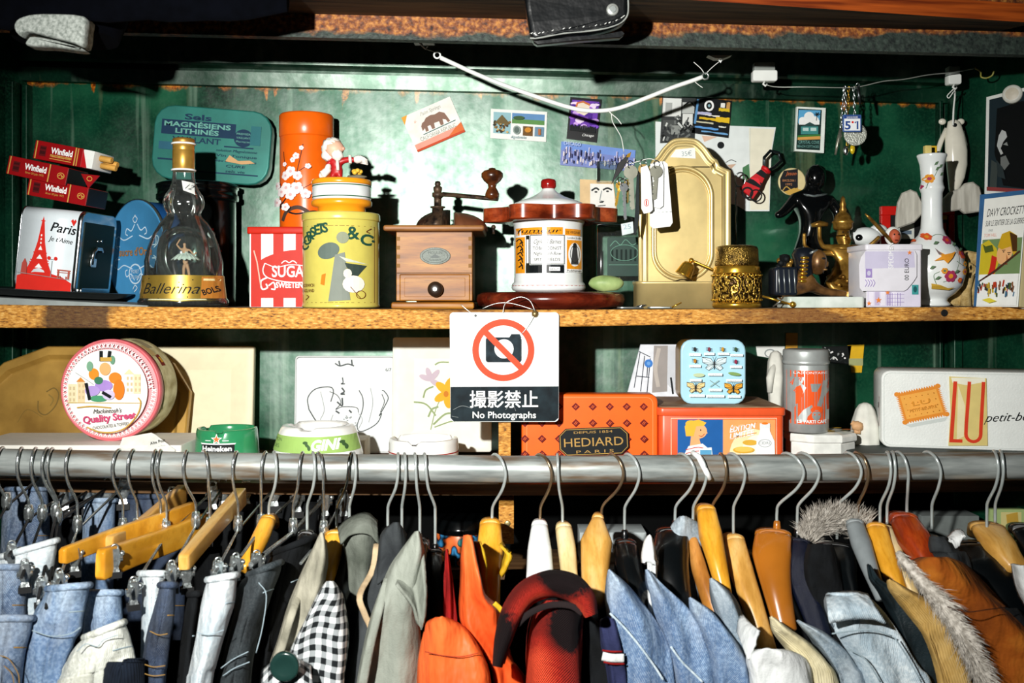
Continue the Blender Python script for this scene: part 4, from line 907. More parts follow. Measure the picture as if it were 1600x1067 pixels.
b = MB(mb.k, mb.ref); b.tube([(1346, -16, 338), (1352, -15, 343), (1376, -9, 366), (1398, -4, 386)], [1, 2.6, 3, 3], M_ag); b.obj('staff', t)
b = MB(mb.k, mb.ref); b.tube([(1264, -12, 356), (1276, -14, 353), (1289, -12, 354)], [3, 5, 3.4], M_ag); b.obj('conch', t)
mb, p = on(1225, 481, 1.40)
t = thing('brass_ornament', 'dark nugget textured brass ornament behind the sphinx headcloth', 'ornament', p)
for k in range(38):
    q = k * 2.4; z = 482 - 4 - k * 2; mb.ball((1226 + 9 * math.cos(q), 9 * math.sin(q), z), 5, M_ag if k % 3 else K, 8, 6)
mb.obj('nuggets', t)
b = MB(mb.k, mb.ref); b.lathe(1226, 0, [(12, 481), (8, 476), (8, 400), (3, 398)], M_blackm, n=16); b.obj('core', t)

# ---------------------------------------------------------------- banknote tin, vase, stone, book
mb, p = on(1397, 484, 1.285)
t = thing('square_tin', 'square tin printed with lilac banknotes in front of the vase', 'tin', p)
M_lil = mat('white lilac tin', '#e4e2ea', .3, var=.04)
mb.rbox(1354, 1440, 484, 388, 0, 86, M_lil, r=3, e=1.6, axis='z'); a = Art(); l1 = ink('#c9c4dc'); l2 = ink('#9a86c0')
a.rect(1355, 455, 1438, 483, ink('#d9d4e6'))
for k in range(5): a.rect(1358 + 9 * k, 460, 1365 + 9 * k, 481, ink('#c2b8d4') if k % 2 else ink('#e8e4f0'))
for u in range(1386, 1410, 4): a.line([(u, 462), (u, 482)], .6, l2)
for v in (464, 470, 476): a.line([(1386, v), (1412, v)], .6, l2)
def star(u, v, r, m): a.poly([(u + (r if i % 2 == 0 else r * .42) * math.sin(i * PI / 5), v - (r if i % 2 == 0 else r * .42) * math.cos(i * PI / 5)) for i in range(10)], m)
so = ink('#e8843a')
for u, v, r in ((1372, 473, 5), (1357, 478, 4), (1386, 461, 4)): star(u, v, r, so)
a.rect(1424, 449, 1434, 464, ink('#3f9a9a')); a.ell(1429, 456, 3, 5, ink('#1d5a5e'), n=10)
mb.art(a, flat()); mb.obj('body', t)
b = MB(mb.k, mb.ref); b.rbox(1352, 1442, 395, 385.5, -2, 88, M_lil, r=4, e=1.4, axis='z'); b.obj('lid', t)
b = MB(mb.k, mb.ref); pl = [(1351, 396), (1428, 396), (1431, 402), (1431, 436), (1426, 444), (1416, 456), (1411, 459), (1346, 459), (1342, 454), (1341, 418), (1344, 406)]
b.prism(pl, -4.5, -2.2, M_lil, e=.5); a = Art(); a.poly([(1350, 397), (1426, 397), (1428, 422), (1350, 424)], l1); a.rect(1351, 424, 1361, 438, l2); a.ell(1356, 431, 3, 4, l1, n=10)
a.text('SPECIMEN', 1394, 404, 8, Wh, width=40, rot=-90) ; a.text('00 EURO', 1418, 425, 7, K, width=34, rot=-90)
for k in range(4): a.curve([(1350 + 4 * k, 441), (1353 + 4 * k, 446), (1350 + 4 * k, 452)], 1, l2, n=4)
star(1419, 399, 4, so); b.art(a, lambda u, v, l: (u, -4.5 - l, v)); b.obj('banknote_plate', t)

mb, p = on(1456, 483, 1.37)
t = thing('bottle_vase', 'white long necked porcelain vase painted with flowers and a bird', 'vase', p)
vp = [(24, 483), (27, 481), (27, 479), (22, 474), (24, 470), (34, 463), (44, 451), (48, 436), (48.5, 424), (46, 408), (39, 393), (28, 380), (20, 371), (16.5, 361), (15.5, 345), (15, 325), (15.5, 306), (17.5, 301), (18.5, 298), (17, 294), (16, 288), (17, 272), (18, 262), (21, 252), (22.5, 248), (22, 246), (19, 246), (16, 256)]
mb.lathe(1456, 0, vp, M_white, n=64)
def RV(v):
    tab = sorted((z, r) for r, z in vp[:26])
    return interp(tab, v)
a = Art(); yo = ink('#e0942a'); mg = ink('#a8325a'); og = ink('#d9582a'); lf = ink('#5d7a5a')
def flower(u, v, r, m, c):
    for k in range(6):
        q = PI * k / 3; a.ell(u + r * .6 * math.cos(q), v + r * .6 * math.sin(q), r * .45, r * .45, m, n=8)
    a.ell(u, v, r * .4, r * .4, c, n=8)
for pts in ([(1442, 300), (1446, 290), (1452, 284), (1458, 272), (1462, 268)], [(1440, 380), (1454, 372), (1470, 376), (1478, 392), (1482, 410), (1476, 426), (1470, 440), (1454, 446)], [(1476, 414), (1490, 420), (1494, 408)], [(1448, 430), (1440, 436), (1446, 452)], [(1464, 376), (1480, 382), (1490, 392)]): a.curve(pts, .9, lf)
flower(1447, 285, 7, yo, mg); flower(1436, 296, 4.5, mg, yo)
for u, v in ((1457, 270), (1464, 278), (1455, 262), (1462, 266), (1434, 290)): a.poly([(u - 3, v + 3), (u - 1, v - 2), (u + 3, v - 3), (u + 1, v + 2)], lf)
flower(1441, 375, 6, og, yo); flower(1466, 381, 7, mg, og); flower(1487, 402, 8, og, mg); flower(1463, 437, 9, mg, yo); flower(1487, 430, 5, yo, mg); flower(1478, 443, 4, og, yo); flower(1427, 379, 3.5, og, yo); flower(1486, 418, 4, yo, lf); flower(1453, 429, 4.5, yo, lf)
a.poly([(1446, 398), (1455, 404), (1464, 402), (1471, 399), (1464, 410), (1457, 418), (1452, 412), (1440, 414), (1450, 407)], yo); a.poly([(1444, 394), (1452, 404), (1447, 404)], ink('#7a6a6a'))
a.poly([(1438, 448), (1448, 450), (1460, 455), (1470, 454), (1462, 458), (1440, 456)], ink('#c8a03a'))
for u, v in ((1472, 388), (1448, 386), (1494, 414), (1445, 440), (1470, 430), (1438, 424), (1480, 396)): a.poly([(u - 4, v + 2), (u, v - 3), (u + 4, v - 2), (u, v + 2)], lf)
mb.art(a, cylmap(1456, 0, RV), step=5, vstep=4, eps=.07); mb.obj('body', t)
for k, (u, z0, m) in enumerate(((1449, 232, mat('pale yellow foam', '#e4cf7a', .7)), (1470, 228, mat('yellow sponge', '#e8bc2c', .6)))):
    b = MB(mb.k, (u, 246)); b.rbox(u - 5, u + 5, 300, z0, -5, 5, m, r=1, e=1, axis='z'); 
    if k: b.rbox(u - 5.4, u + 5.4, 270, 246, -5.4, 5.4, mat('red paper band', '#b02a1c', .5), r=1, e=.5, axis='z')
    solo(b, 'wooden_stick', ('pale square stick standing in the vase neck', 'yellow square stick with red band leaning behind the vase neck')[k], 'stick', (p.x + (u - 1456) * mb.k, 1.37 + (0 if k == 0 else .026), p.z + (483 - 246) * mb.k))

mb, p = on(1508, 481, 1.385)
t = thing('stone_bookend', 'tan carved stone bookend with a scroll beside the flowered vase', 'bookend', p)
M_st = mat('tan sandstone', '#cdb27a', .85, c2='#a5884e', vs=120, bump=.4, bs=500)
mb.prism([(1480, 481), (1484, 470), (1490, 440), (1494, 410), (1504, 397), (1514, 394), (1528, 397), (1536, 408), (1534, 430), (1528, 481)], 0, 34, M_st, e=3); mb.obj('slab', t)
b = MB(mb.k, mb.ref); b.tube([(1508, -2, 481), (1509, -2, 455), (1512, -3, 432)], [9, 7, 9], M_st, 10); b.disc(1513, 424, [(2, -10), (6, -9), (10, -6), (12, 0), (12, 3)], M_st); b.tube([tuple((1513 + (3 + .8 * q) * math.cos(q), -9 + q * .3, 424 + (3 + .8 * q) * math.sin(q))) for q in [i * .5 for i in range(16)]], 1.6, M_st, 6); b.obj('column_relief', t)

# paperback, another book behind it
def book(label, px, row, Y, rz, Wd, H, T, cm, rx=0, art=None, ry=0):
    b, p = on(px, row, Y); t = thing('book', label, 'book', p, rz=rz, rx=rx, ry=ry); k = b.k
    for nm, y0, y1 in (('cover', 0, 1.2), ('back_cover', T - 1.2, T)):
        q = MB(k, (0, 0)); q.rbox(0, Wd, 0, -H, y0, y1, cm, r=.6, e=.3)
        if y0 == 0:
            q.rbox(-1.2, 0, 0, -H, 0, T, cm, r=.5, e=.3)
            if art: q.art(art, flat())
        q.obj(nm, t)
    q = MB(k, (0, 0)); q.rbox(0, Wd - 1.5, -1, -H + 1, 1.2, T - 1.2, mat('cream pages', '#dccb98', .8, vs=1, stretch=(4, 700, 4), var=.2), r=.3, e=.1); q.obj('pages', t)
    return t
a = Art(); Wd, H = 76, 170
a.text('DAVY CROCKETT', 40, -141, 13, K, width=68, shear=.15); a.text('SUR LE SENTIER DE LA GUERRE', 40, -126, 9, K, width=70, shear=.1); a.text('PAR', 16, -117, 4, Gr, width=8); a.text('TOM HILL', 16, -109, 5.5, ink('#d89a8a'), width=24)
a.rect(2, -105, 75, -50, ink('#6f8a5a')); a.poly([(0, -98), (14, -104), (30, -90), (36, -68), (30, -50), (14, -42), (0, -36)], ink('#c9b428')); a.poly([(22, -80), (32, -76), (30, -52), (14, -38), (20, -60)], ink('#c22a1c'))
a.ell(46, -84, 14, 20, ink('#e6b078'), n=20, rot=20); a.poly([(32, -92), (38, -112), (52, -116), (66, -108), (68, -84), (62, -78), (56, -92), (40, -88)], ink('#c8a020')); a.poly([(52, -114), (66, -108), (68, -84), (60, -84)], ink('#4a2e10'))
for u, v in ((44, -84), (54, -80)): a.rect(u - 3, v - 3, u + 3, v - 2, K); a.ell(u, v, 1.4, 1, K, n=6)
a.poly([(50, -80), (54, -72), (50, -71)], ink('#b87a4a')); a.rect(45, -66, 53, -64.5, ink('#8e2a20')); a.poly([(4, -98), (10, -94), (22, -96), (26, -86), (10, -84)], ink('#4c5a20'))
a.rect(2, -50, 75, -2, ink('#eef0ec')); a.line([(4, -40), (30, -54), (74, -84)], [2.6, 3.6, 3], ink('#4a2a1c'))
rr = random.Random(3)
for k in range(46):
    u = 4 + rr.random() * 66; v = -14 - rr.random() * 18; a.line([(u, v), (u + rr.uniform(-2, 2), v - rr.uniform(5, 10))], rr.uniform(1.5, 3.4), ink(rr.choice(('#2a2a2a', '#b83a20', '#3a6a8a', '#c8a830', '#4a5a2a', '#8a5a3a'))))
a.poly([(16, -10), (30, -13), (44, -8), (30, -5)], ink('#e0d040'))
book('old paperback with a fur capped frontiersman on its cover', 1526, 480, 1.285, -68, Wd, H, 27, mat('paperback cover', '#eceee8', .4, var=.03), rx=-6, art=a)
book('thin blue book standing behind the frontiersman paperback', 1522, 480, 1.345, -62, 92, 176, 10, mat('blue cloth book cover', '#2f5f8e', .5), rx=-5)
# red framed picture behind the vase
b, p = on(1434, 480, 1.475); t = thing('framed_picture', 'small red framed picture standing behind the white vase', 'picture frame', p)
M_rf = mat('red lacquer frame', '#c01a14', .3)
for q in ((1377, 1492, 338, 324), (1377, 1492, 480, 466), (1377, 1392, 466, 338), (1484, 1492, 466, 338)): b.rbox(*q, 0, 10, M_rf, r=1, e=1)
b.obj('frame', t); q = MB(b.k, b.ref); q.rbox(1390, 1486, 468, 336, 4, 8, M_blackm, r=.5, e=.3); a = Art(); a.poly([(1392, 360), (1410, 352), (1430, 352), (1430, 375), (1392, 375)], ink('#c9ccc4')); a.rect(1398, 362, 1426, 368, ink('#5a6a7a')); a.rect(1466, 330, 1482, 345, ink('#c8923a')); a.rect(1468, 350, 1480, 372, ink('#a82a1a')); q.art(a, lambda u, v, l: (u, 4 - l, v)); q.obj('picture', t)
# white ceramic bird ornament and red hooded doll
b, p = on(1352, 481, 1.43); t = thing('ceramic_bird', 'white ceramic bird with dark eye behind the golden dancer', 'ornament', p)
b.ball((1352, 0, 372), (24, 18, 15), M_white, 20, 12); b.ball((1374, 4, 362), (14, 12, 10), M_white, 16, 10); b.lathe(1356, 0, [(16, 481), (14, 470), (9, 430), (12, 384)], M_white, n=24); b.obj('body', t); q = MB(b.k, b.ref); q.ball((1338, -13, 374), (6, 5, 5), M_black, 12, 8); q.obj('eye', t)
b, p = on(1394, 481, 1.40); t = thing('doll', 'small doll in a white hood above the banknote tin', 'doll', p)
b.ball((1396, -4, 372), (9, 8, 12), mat('doll face', '#b8583a', .5), 14, 10); b.obj('head', t); q = MB(b.k, b.ref); q.ball((1396, 2, 371), (13, 8, 15), M_paper, 16, 12); q.lathe(1396, 0, [(14, 481), (13, 430), (9, 385)], M_paper, n=20); q.obj('hood', t); q = MB(b.k, b.ref); q.ball((1393, -12, 369), 1.4, K, 6, 4); q.ball((1400, -12, 369), 1.4, K, 6, 4); q.ball((1396, -12, 378), (3, 1, 1), ink('#6a1a14'), 6, 4); q.obj('face', t)
# ---------------------------------------------------------------- cards and pictures on the wall
YC = YW - .0016
def card(name, label, corners, m, art=None, cat='card', thick=1.2, Y=YC, curl=0):
    """flat sheet; corners in photo pixels, art in photo pixels too"""
    cx = sum(c[0] for c in corners) / len(corners); cz = sum(c[1] for c in corners) / len(corners)
    b, loc = at(cx, cz, Y); b.prism(corners, -thick, 0, m)
    if art: b.art(art, lambda u, v, l: (u, -thick - l, v), eps=.1)
    return solo(b, name, label, cat, loc)
rr = random.Random(11)
def quadmap(c):
    """(0..1, 0..1) inside four corners, top left first, clockwise"""
    def f(u, v):
        x = (1 - v) * ((1 - u) * c[0][0] + u * c[1][0]) + v * ((1 - u) * c[3][0] + u * c[2][0])
        y = (1 - v) * ((1 - u) * c[0][1] + u * c[1][1]) + v * ((1 - u) * c[3][1] + u * c[2][1]); return (x, y)
    return f
q = [(627, 184), (703, 151), (727, 206), (653, 238)]; f = quadmap(q); a = Art()
a.poly([f(0, 0), f(.12, 0), f(0, .22)], ink('#e0a23a')); a.poly([f(0, .8), f(1, .78), f(1, 1), f(0, 1)], ink('#e6a08c')); a.poly([f(.85, .8), f(1, .72), f(1, 1), f(.6, 1)], ink('#dd7038')); a.poly([f(0, .94), f(1, .94), f(1, 1), f(0, 1)], ink('#c84a24'))
bear = [(.26, .55), (.27, .42), (.31, .35), (.36, .33), (.42, .26), (.52, .24), (.60, .27), (.70, .25), (.78, .33), (.80, .45), (.82, .58), (.77, .60), (.75, .50), (.70, .46), (.68, .60), (.62, .60), (.62, .48), (.52, .47), (.50, .60), (.44, .60), (.44, .48), (.38, .48), (.37, .60), (.31, .60), (.32, .50)]
a.poly([f(*x) for x in bear], ink('#8a6a5a')); a.line([f(.24, .64), f(.92, .62)], 1.4, ink('#3a6a6a')); a.text('CALIFORNIA REPUBLIC', *f(.52, .78), 6.5, ink('#9aa49c'), width=60, rot=-23.5, bold=.01); a.text('Palm Springs', *f(.55, .17), 6, ink('#a8aca4'), width=34, rot=-23.5, shear=.3)
star(*f(.2, .25), 3, ink('#e8c8b8'))
card('bear_postcard', 'tilted cream postcard with a walking bear, stained orange at its edges', q, mat('stained postcard', '#eeeae0', .5), a, 'postcard')
q = [(767, 170), (855, 175), (853, 222), (766, 216)]; f = quadmap(q); a = Art()
def pic(x0, y0, x1, y1, m): a.poly([f(x0, y0), f(x1, y0), f(x1, y1), f(x0, y1)], m)
pic(.05, .1, .36, .82, ink('#8fb8c0')); pic(.38, .1, .96, .45, ink('#5f8ab8')); pic(.38, .3, .96, .45, ink('#5a8a4a')); pic(.58, .52, .76, .84, ink('#6a4a20')); pic(.79, .52, .96, .84, ink('#6a8aa0'))
for k in range(40): x, y = .06 + rr.random() * .28, .42 + rr.random() * .36; a.ell(*f(x, y), 2, 1.8, ink(rr.choice(('#4a3a24', '#8a6a3a', '#c8a868', '#2c2a1c'))), n=7)
a.poly([f(.07, .5), f(.2, .2), f(.35, .5)], ink('#6a5a34')); a.ell(*f(.47, .68), 6, 7, ink('#8c9a94'), n=14); a.ell(*f(.47, .68), 4, 5, ink('#5a6a64'), n=12); a.ell(*f(.5, .27), 9, 3, ink('#3c5a34'), n=12); a.ell(*f(.67, .66), 5, 4, ink('#c8862a')); a.rect(*f(.85, .6), *f(.9, .8), ink('#b06a3a'))
a.text('Algodonales', *f(.5, .96), 4.4, ink('#5a8a94'), width=24, shear=.3, rot=3)
card('multi_view_postcard', 'white postcard with several small landscape pictures', q, M_paper, a, 'postcard')
q = [(891, 152), (940, 156), (932, 223), (885, 217)]; f = quadmap(q); a = Art()
a.poly([f(.07, .06), f(.93, .06), f(.93, .78), f(.07, .78)], ink('#6a3aa8'))
for k in range(34): x, y = .1 + rr.random() * .78, .12 + rr.random() * .6; a.ell(*f(x, y), 3 + 5 * rr.random(), 2 + 3 * rr.random(), ink(rr.choice(('#9a5ad0', '#c8a0e4', '#4a208a', '#e8d4ee', '#7a48c0'))), n=9)
a.poly([f(.2, .18), f(.4, .1), f(.62, .14), f(.66, .32), f(.5, .42), f(.24, .36)], ink('#e8d8c4')); a.line([f(.2, .3), f(.24, .14), f(.42, .1), f(.64, .16)], 3, ink('#c8703a'))
for k in range(12): a.poly([f(.07 + k * .07, .8), f(.07 + k * .07, .70 - .06 * rr.random()), f(.13 + k * .07, .70 - .06 * rr.random()), f(.14 + k * .07, .8)], K)
a.text('Chicago', *f(.68, .9), 4, Wh, width=18, shear=.3, rot=5)
card('night_sky_magnet', 'purple card of glowing clouds over a dark skyline', q, mat('black card', '#101014', .3), a, 'magnet', 2.5)
q = [(877, 221), (993, 235), (990, 268), (875, 258)]; f = quadmap(q); a = Art()
a.poly([f(0, 0), f(1, 0), f(1, .35), f(0, .35)], ink('#6f8fd0'))
for k in range(120):
    x = .02 + .96 * rr.random(); y = .45 + rr.random() * .5; w = .008 + .01 * rr.random(); h = .12 + .25 * rr.random() * (1.2 - y); a.poly([f(x, y - h), f(x + w, y - h), f(x + w, y), f(x, y)], ink(rr.choice(('#b8b4d8', '#d8d0e0', '#3c3e68', '#7a78a8', '#e4d8d0', '#55587c'))))
a.text('CHICAGO', *f(.14, .17), 6, ink('#c4d0f0'), width=26, rot=6)
card('panorama_postcard', 'long blue postcard of a city of towers marked CHICAGO', q, mat('panorama print', '#6a7ab8', .4), a, 'postcard')
q = [(922, 206 + 42), (958, 250), (956, 283), (920, 283)]
b, loc = at(947, 283, 1.50); b.rbox(933, 962, 283, 252, 0, 22, M_glass, r=1, e=.5); solo(b, 'acrylic_box', 'small clear acrylic box fixed to the wall beneath the panorama postcard', 'box', loc)
q = [(906, 280), (958, 283), (964, 330), (906, 326)]; a = Art()
a.poly([(922, 287), (958, 288), (962, 330), (922, 326)], ink('#e4e2dc')); a.curve([(924, 298), (931, 294), (936, 297)], 2.6, K, n=4); a.curve([(942, 297), (949, 294), (956, 297)], 2.6, K, n=4); a.line([(940, 298), (937, 313), (943, 315)], 1.6, Gr); a.poly([(936, 315), (944, 314), (942, 317), (937, 317)], K); a.line([(934, 322), (946, 321)], 1.6, ink('#5a5a5a')); a.ell(931, 300, 2.4, 1.4, K, n=8); a.ell(949, 299, 2.4, 1.4, K, n=8)
card('face_cutout', 'beige card with a pale black and white face cutout', q, mat('beige card', '#d9b988', .6), a, 'card')
# cluster above the sconce
q = [(1024, 190), (1120, 196), (1212, 199), (1205, 240), (1202, 330), (1166, 330), (1150, 320), (1024, 300)]; a = Art()
a.ell(1126, 227, 5.5, 5.5, K, n=16); a.poly([(1170, 200), (1210, 202), (1204, 240), (1201, 328), (1172, 328)], ink('#e6e2cc')); a.line([(1172, 200), (1170, 328)], .8, ink('#c9cfc8')); a.poly([(1160, 262), (1170, 256), (1172, 284), (1160, 286)], ink('#4a7a52')); a.curve([(1134, 254), (1142, 250), (1150, 253)], 1, K); a.poly([(1136, 258), (1150, 256), (1142, 264)], ink('#c8a890')); a.poly([(1096, 212), (1120, 214), (1100, 222)], ink('#dcb8a0'))
card('white_poster', 'big curled white poster behind the brass sconce with one black dot', q, mat('white poster', '#dfe6e4', .55, var=.05), a, 'poster', 1)
q = [(1035, 152), (1087, 154), (1085, 222), (1031, 224)]; f = quadmap(q); a = Art()
for x, y, w, h, c in ((.02, .02, .55, .4, '#dfe2de'), (.1, .12, .2, .25, '#a8aca8'), (.6, .1, .36, .25, '#b8bcb8'), (.62, .36, .3, .3, '#d8dad6'), (.05, .5, .4, .2, '#4a4e4c'), (.3, .62, .3, .2, '#8a8e8a')): a.poly([f(x, y), f(x + w, y), f(x + w, y + h), f(x, y + h)], ink(c))
for k in range(40): x, y = rr.random() * .9, .45 + rr.random() * .5; a.line([f(x, y), f(x + rr.uniform(-.1, .15), y + rr.uniform(-.12, .12))], rr.uniform(1.5, 4), ink(rr.choice(('#101312', '#24282a', '#c8ccc8', '#6a6e6c'))))
a.curve([f(.62, .2), f(.8, .1), f(.95, .2)], 2, K)
card('monochrome_photo', 'black and white photo print above the brass sconce', q, mat('grey print', '#2a2e2e', .4), a, 'photo', 2.4)
q = [(1088, 152), (1143, 158), (1138, 216), (1080, 208)]; f = quadmap(q); a = Art()
a.ring(*f(.38, .2), 6, 7, 3, Wh, 18); a.ell(*f(.38, .2), 2, 2.4, ink('#8ab0b8'), n=10)
for x, y, w, h, c in ((.7, .08, .12, .14, '#e8e8e2'), (.86, .04, .1, .22, '#c89858'), (.66, .22, .3, .1, '#d8b828'), (.02, .38, .45, .1, '#b8b8d8'), (.15, .52, .5, .08, '#d8b020'), (.6, .46, .38, .16, '#e0b820'), (.05, .64, .5, .06, '#c8c4a8'), (.0, .78, .7, .07, '#5a98d8'), (.25, .88, .72, .06, '#6aa0d0'), (.7, .7, .2, .06, '#dcdcd4'), (.02, .05, .06, .7, '#5a90c0'), (.3, .44, .4, .05, '#e8e4d8')):
    n = 7; a.poly([f(x + w * i / n, y + .02 * rr.random()) for i in range(n + 1)] + [f(x + w * i / n, y + h - .02 * rr.random()) for i in range(n, -1, -1)], ink(c))
card('lettered_card', 'black card crowded with yellow and blue hand lettering', q, mat('black print', '#0c0f12', .35), a, 'card', 2.4)
# magnets and stickers on the dark side
b, loc = at(1264, 205, YC - .001); b.prism([(1243, 168), (1288, 170), (1285, 240), (1240, 237)], -7, 0, mat('white magnet edge', '#e8efe8', .4)); a = Art()
a.poly([(1245, 171), (1282, 173), (1279, 236), (1242, 234)], ink('#16302c')); a.poly([(1246, 173), (1280, 174), (1278, 196), (1245, 194)], ink('#5aa6d2')); 
for u, v, r in ((1252, 190, 6), (1262, 184, 8), (1271, 189, 6)): a.ell(u, v, r, r, Wh, n=14)
a.rect(1246, 189, 1278, 196, Wh); a.poly([(1248, 200), (1263, 192), (1278, 200)], ink('#2c4a48')); a.rect(1249, 199, 1276, 211, ink('#3f8a86')); 
for u in (1252, 1264): a.rect(u, 201, u + 9, 206, ink('#bcd8d4'))
a.poly([(1244, 213), (1279, 211), (1279, 216), (1244, 218)], ink('#3c7a38')); a.poly([(1244, 216), (1279, 214), (1279, 219), (1244, 220)], ink('#d8a050'))
a.line([(1273, 190), (1274, 180)], 1, K)
for k in range(6): a.line([(1274, 180), (1274 + 4.5 * math.cos(k * 1.05), 180 + 3 * math.sin(k * 1.05))], 1.2, K)
a.text('CRYSTAL COVE', 1261, 226, 5, ink('#7ab0a8'), width=32, rot=1.5); a.text('BEACH COTTAGES', 1260, 232, 3.8, ink('#7ab0a8'), width=33, rot=1.5)
b.art(a, lambda u, v, l: (u, -7 - l, v)); solo(b, 'cottage_magnet', 'white edged magnet with a beach cottage under a big cloud', 'magnet', loc)
b, loc = at(1237, 284, YC); b.disc(1237, 284, [(20, -2.5), (21.5, -2), (21.5, 0)], mat('cream disc', '#d8c894', .5)); a = Art(); a.poly([(1224, 267), (1246, 264), (1246, 303), (1230, 304), (1219, 296), (1218, 280)], ink('#1c1c20')); a.text('Jason', 1235, 274, 6, ink('#c86a3a'), width=16, shear=.3); a.text('BARCELONA 1', 1232, 284, 3.6, ink('#c88a5a'), width=20); a.text('1992', 1232, 290, 3.6, ink('#c88a5a'), width=10); a.poly([(1224, 300), (1240, 294), (1256, 298), (1248, 303), (1232, 305)], Gd); a.curve([(1222, 298), (1228, 292), (1236, 297), (1246, 294)], 1.4, Gd)
b.art(a, lambda u, v, l: (u, -2.5 - l, v)); solo(b, 'round_sticker', 'round black and cream sticker by the black statuette\'s shoulder', 'sticker', loc)
# poster on the side wall with a round white magnet
def sidept(u, v, l=0):
    """point of the right side wall seen at photo pixel (u, v); the wall runs from (.661, YW) to (.82, 1.20)"""
    k = (u - 800) / F; t = (.661 - k * YW) / (k * (1.20 - YW) - (.82 - .661)); Y = YW + t * (1.20 - YW)
    p = W(u, v, Y); return p + Vector((-.9, -.43, 0)) * (.0015 + l * .001)
b = MB(); q = [(1543, 152), (1640, 128), (1640, 312), (1540, 303)]
vv = [sidept(*c) for c in q] + [sidept(*c, .8) for c in q]; b.emit(vv, [(0, 1, 2, 3), (7, 6, 5, 4), (0, 4, 5, 1), (1, 5, 6, 2), (2, 6, 7, 3), (3, 7, 4, 0)], M_paper, False, raw=True); a = Art()
a.poly([(1548, 156), (1640, 134), (1640, 304), (1545, 298)], ink('#1c2a30')); a.poly([(1560, 170), (1600, 158), (1640, 170), (1640, 300), (1570, 290), (1556, 240)], ink('#070a0c'))
for pts, c in (([(1563, 212), (1568, 203), (1574, 206), (1576, 214), (1570, 222), (1566, 232), (1570, 240), (1566, 242), (1560, 228)], '#b9bdbc'), ([(1566, 246), (1574, 243), (1580, 256), (1572, 266), (1566, 258)], '#6e7270'), ([(1570, 226), (1576, 222), (1578, 228)], '#8a8e8c'), ([(1552, 250), (1562, 256), (1560, 296), (1549, 296)], '#3c4442'), ([(1560, 250), (1570, 262), (1574, 280), (1562, 276)], '#2a3436'), ([(1545, 292), (1640, 298), (1640, 304), (1545, 298)], '#8a3a3a')): a.poly(pts, ink(c))
b.art(a, lambda u, v, l: sidept(u, v, 1 + l), eps=.25); solo(b, 'dark_poster', 'dark white bordered poster pinned on the side wall', 'poster')
c = sidept(1586, 149, 2); b = MB(1.36 / F, (0, 0)); b.disc(0, 0, [(10, -14), (14, -13), (15, -11), (15, 1)], mat('off white plastic', '#d9d9cf', .4), n=32); b.disc(0, 0, [(3, -15), (10, -14.2)], mat('warm white plastic', '#c9c0ac', .4), cap1=False)
solo(b, 'round_magnet', 'round white magnet holding the dark poster\'s corner', 'magnet', c, rz=-35)
b = MB(); q = [(1543, 309), (1640, 303), (1640, 322), (1540, 322)]; vv = [sidept(*c) for c in q] + [sidept(*c, .8) for c in q]; b.emit(vv, [(0, 1, 2, 3), (7, 6, 5, 4), (0, 4, 5, 1), (1, 5, 6, 2), (2, 6, 7, 3), (3, 7, 4, 0)], M_cream, False, raw=True)
# ---------------------------------------------------------------- cord, wires, hooks under the upper shelf
def hang(name, label, cat, pts, r, m, Y0=None, spl=4, parent=None):
    """tube through (px, row, Y) points"""
    P = [W(*p) for p in pts]; o = sum(P, Vector()) / len(P); b = MB()
    b.tube([tuple(Vector(p) - o) for p in (spline(P, spl) if spl else P)], r, m, 10, raw=True)
    if parent is None: return solo(b, name, label, cat, o)
    q = b.obj(name, parent); q.location = o - parent.location; return q
M_cord = mat('white plastic coated cord', '#e8ece8', .4, var=.03)
cordp = [(688, 90), (712, 101), (745, 116), (790, 134), (835, 150), (880, 165), (910, 172), (940, 173), (970, 168), (1010, 153), (1050, 137), (1082, 126), (1098, 120)]
t = thing('curtain_wire', 'white coated curtain wire sagging under the upper shelf', 'cord', W(890, 168, 1.33))
hang('cord', '', '', [(x, z, 1.325 + .02 * math.sin((x - 690) / 408 * PI)) for x, z in cordp], .0029, M_cord, parent=t)
def ringat(name, px, row, Y, r, w, m, parent, tilt=0.0):
    o = W(px, row, Y); b = MB(); b.tube([(r * math.cos(i * PI / 10), tilt * r * math.sin(i * PI / 10), r * math.sin(i * PI / 10)) for i in range(20)], w, m, 8, closed=True, raw=True); q = b.obj(name, parent); q.location = o - parent.location; return q
ringat('eyelet', 683, 86, 1.325, .0042, .0012, M_cord, t); ringat('eyelet', 1102, 119, 1.325, .0042, .0013, M_steel, t)
hang('tie_wire', '', '', [(681, 84, 1.325), (676, 80, 1.325), (667, 77, 1.325), (663, 72, 1.327)], .0006, M_steel, parent=t)
hang('tie_wire', '', '', [(1102, 116, 1.325), (1112, 106, 1.325), (1124, 96, 1.325)], .0005, M_string, parent=t); hang('tie_wire', '', '', [(1100, 114, 1.325), (1096, 108, 1.325), (1092, 104, 1.324), (1084, 97, 1.323)], .0005, M_string, parent=t)
hang('tie_wire', '', '', [(1086, 128, 1.325), (1092, 133, 1.324), (1098, 137, 1.323)], .0005, M_string, parent=t)
b, loc = at(661, 70, 1.33); b.rbox(646, 678, 66, 60, -4, 20, mat('grey hook plate', '#7c8480', .5), r=1, e=.6, axis='z'); b.tube([(656, 0, 66), (660, -3, 72), (665, -3, 77), (668, -2, 72)], 1.8, M_cord); solo(b, 'screw_hook', 'small hook holding the high end of the sagging white wire', 'hook', loc)
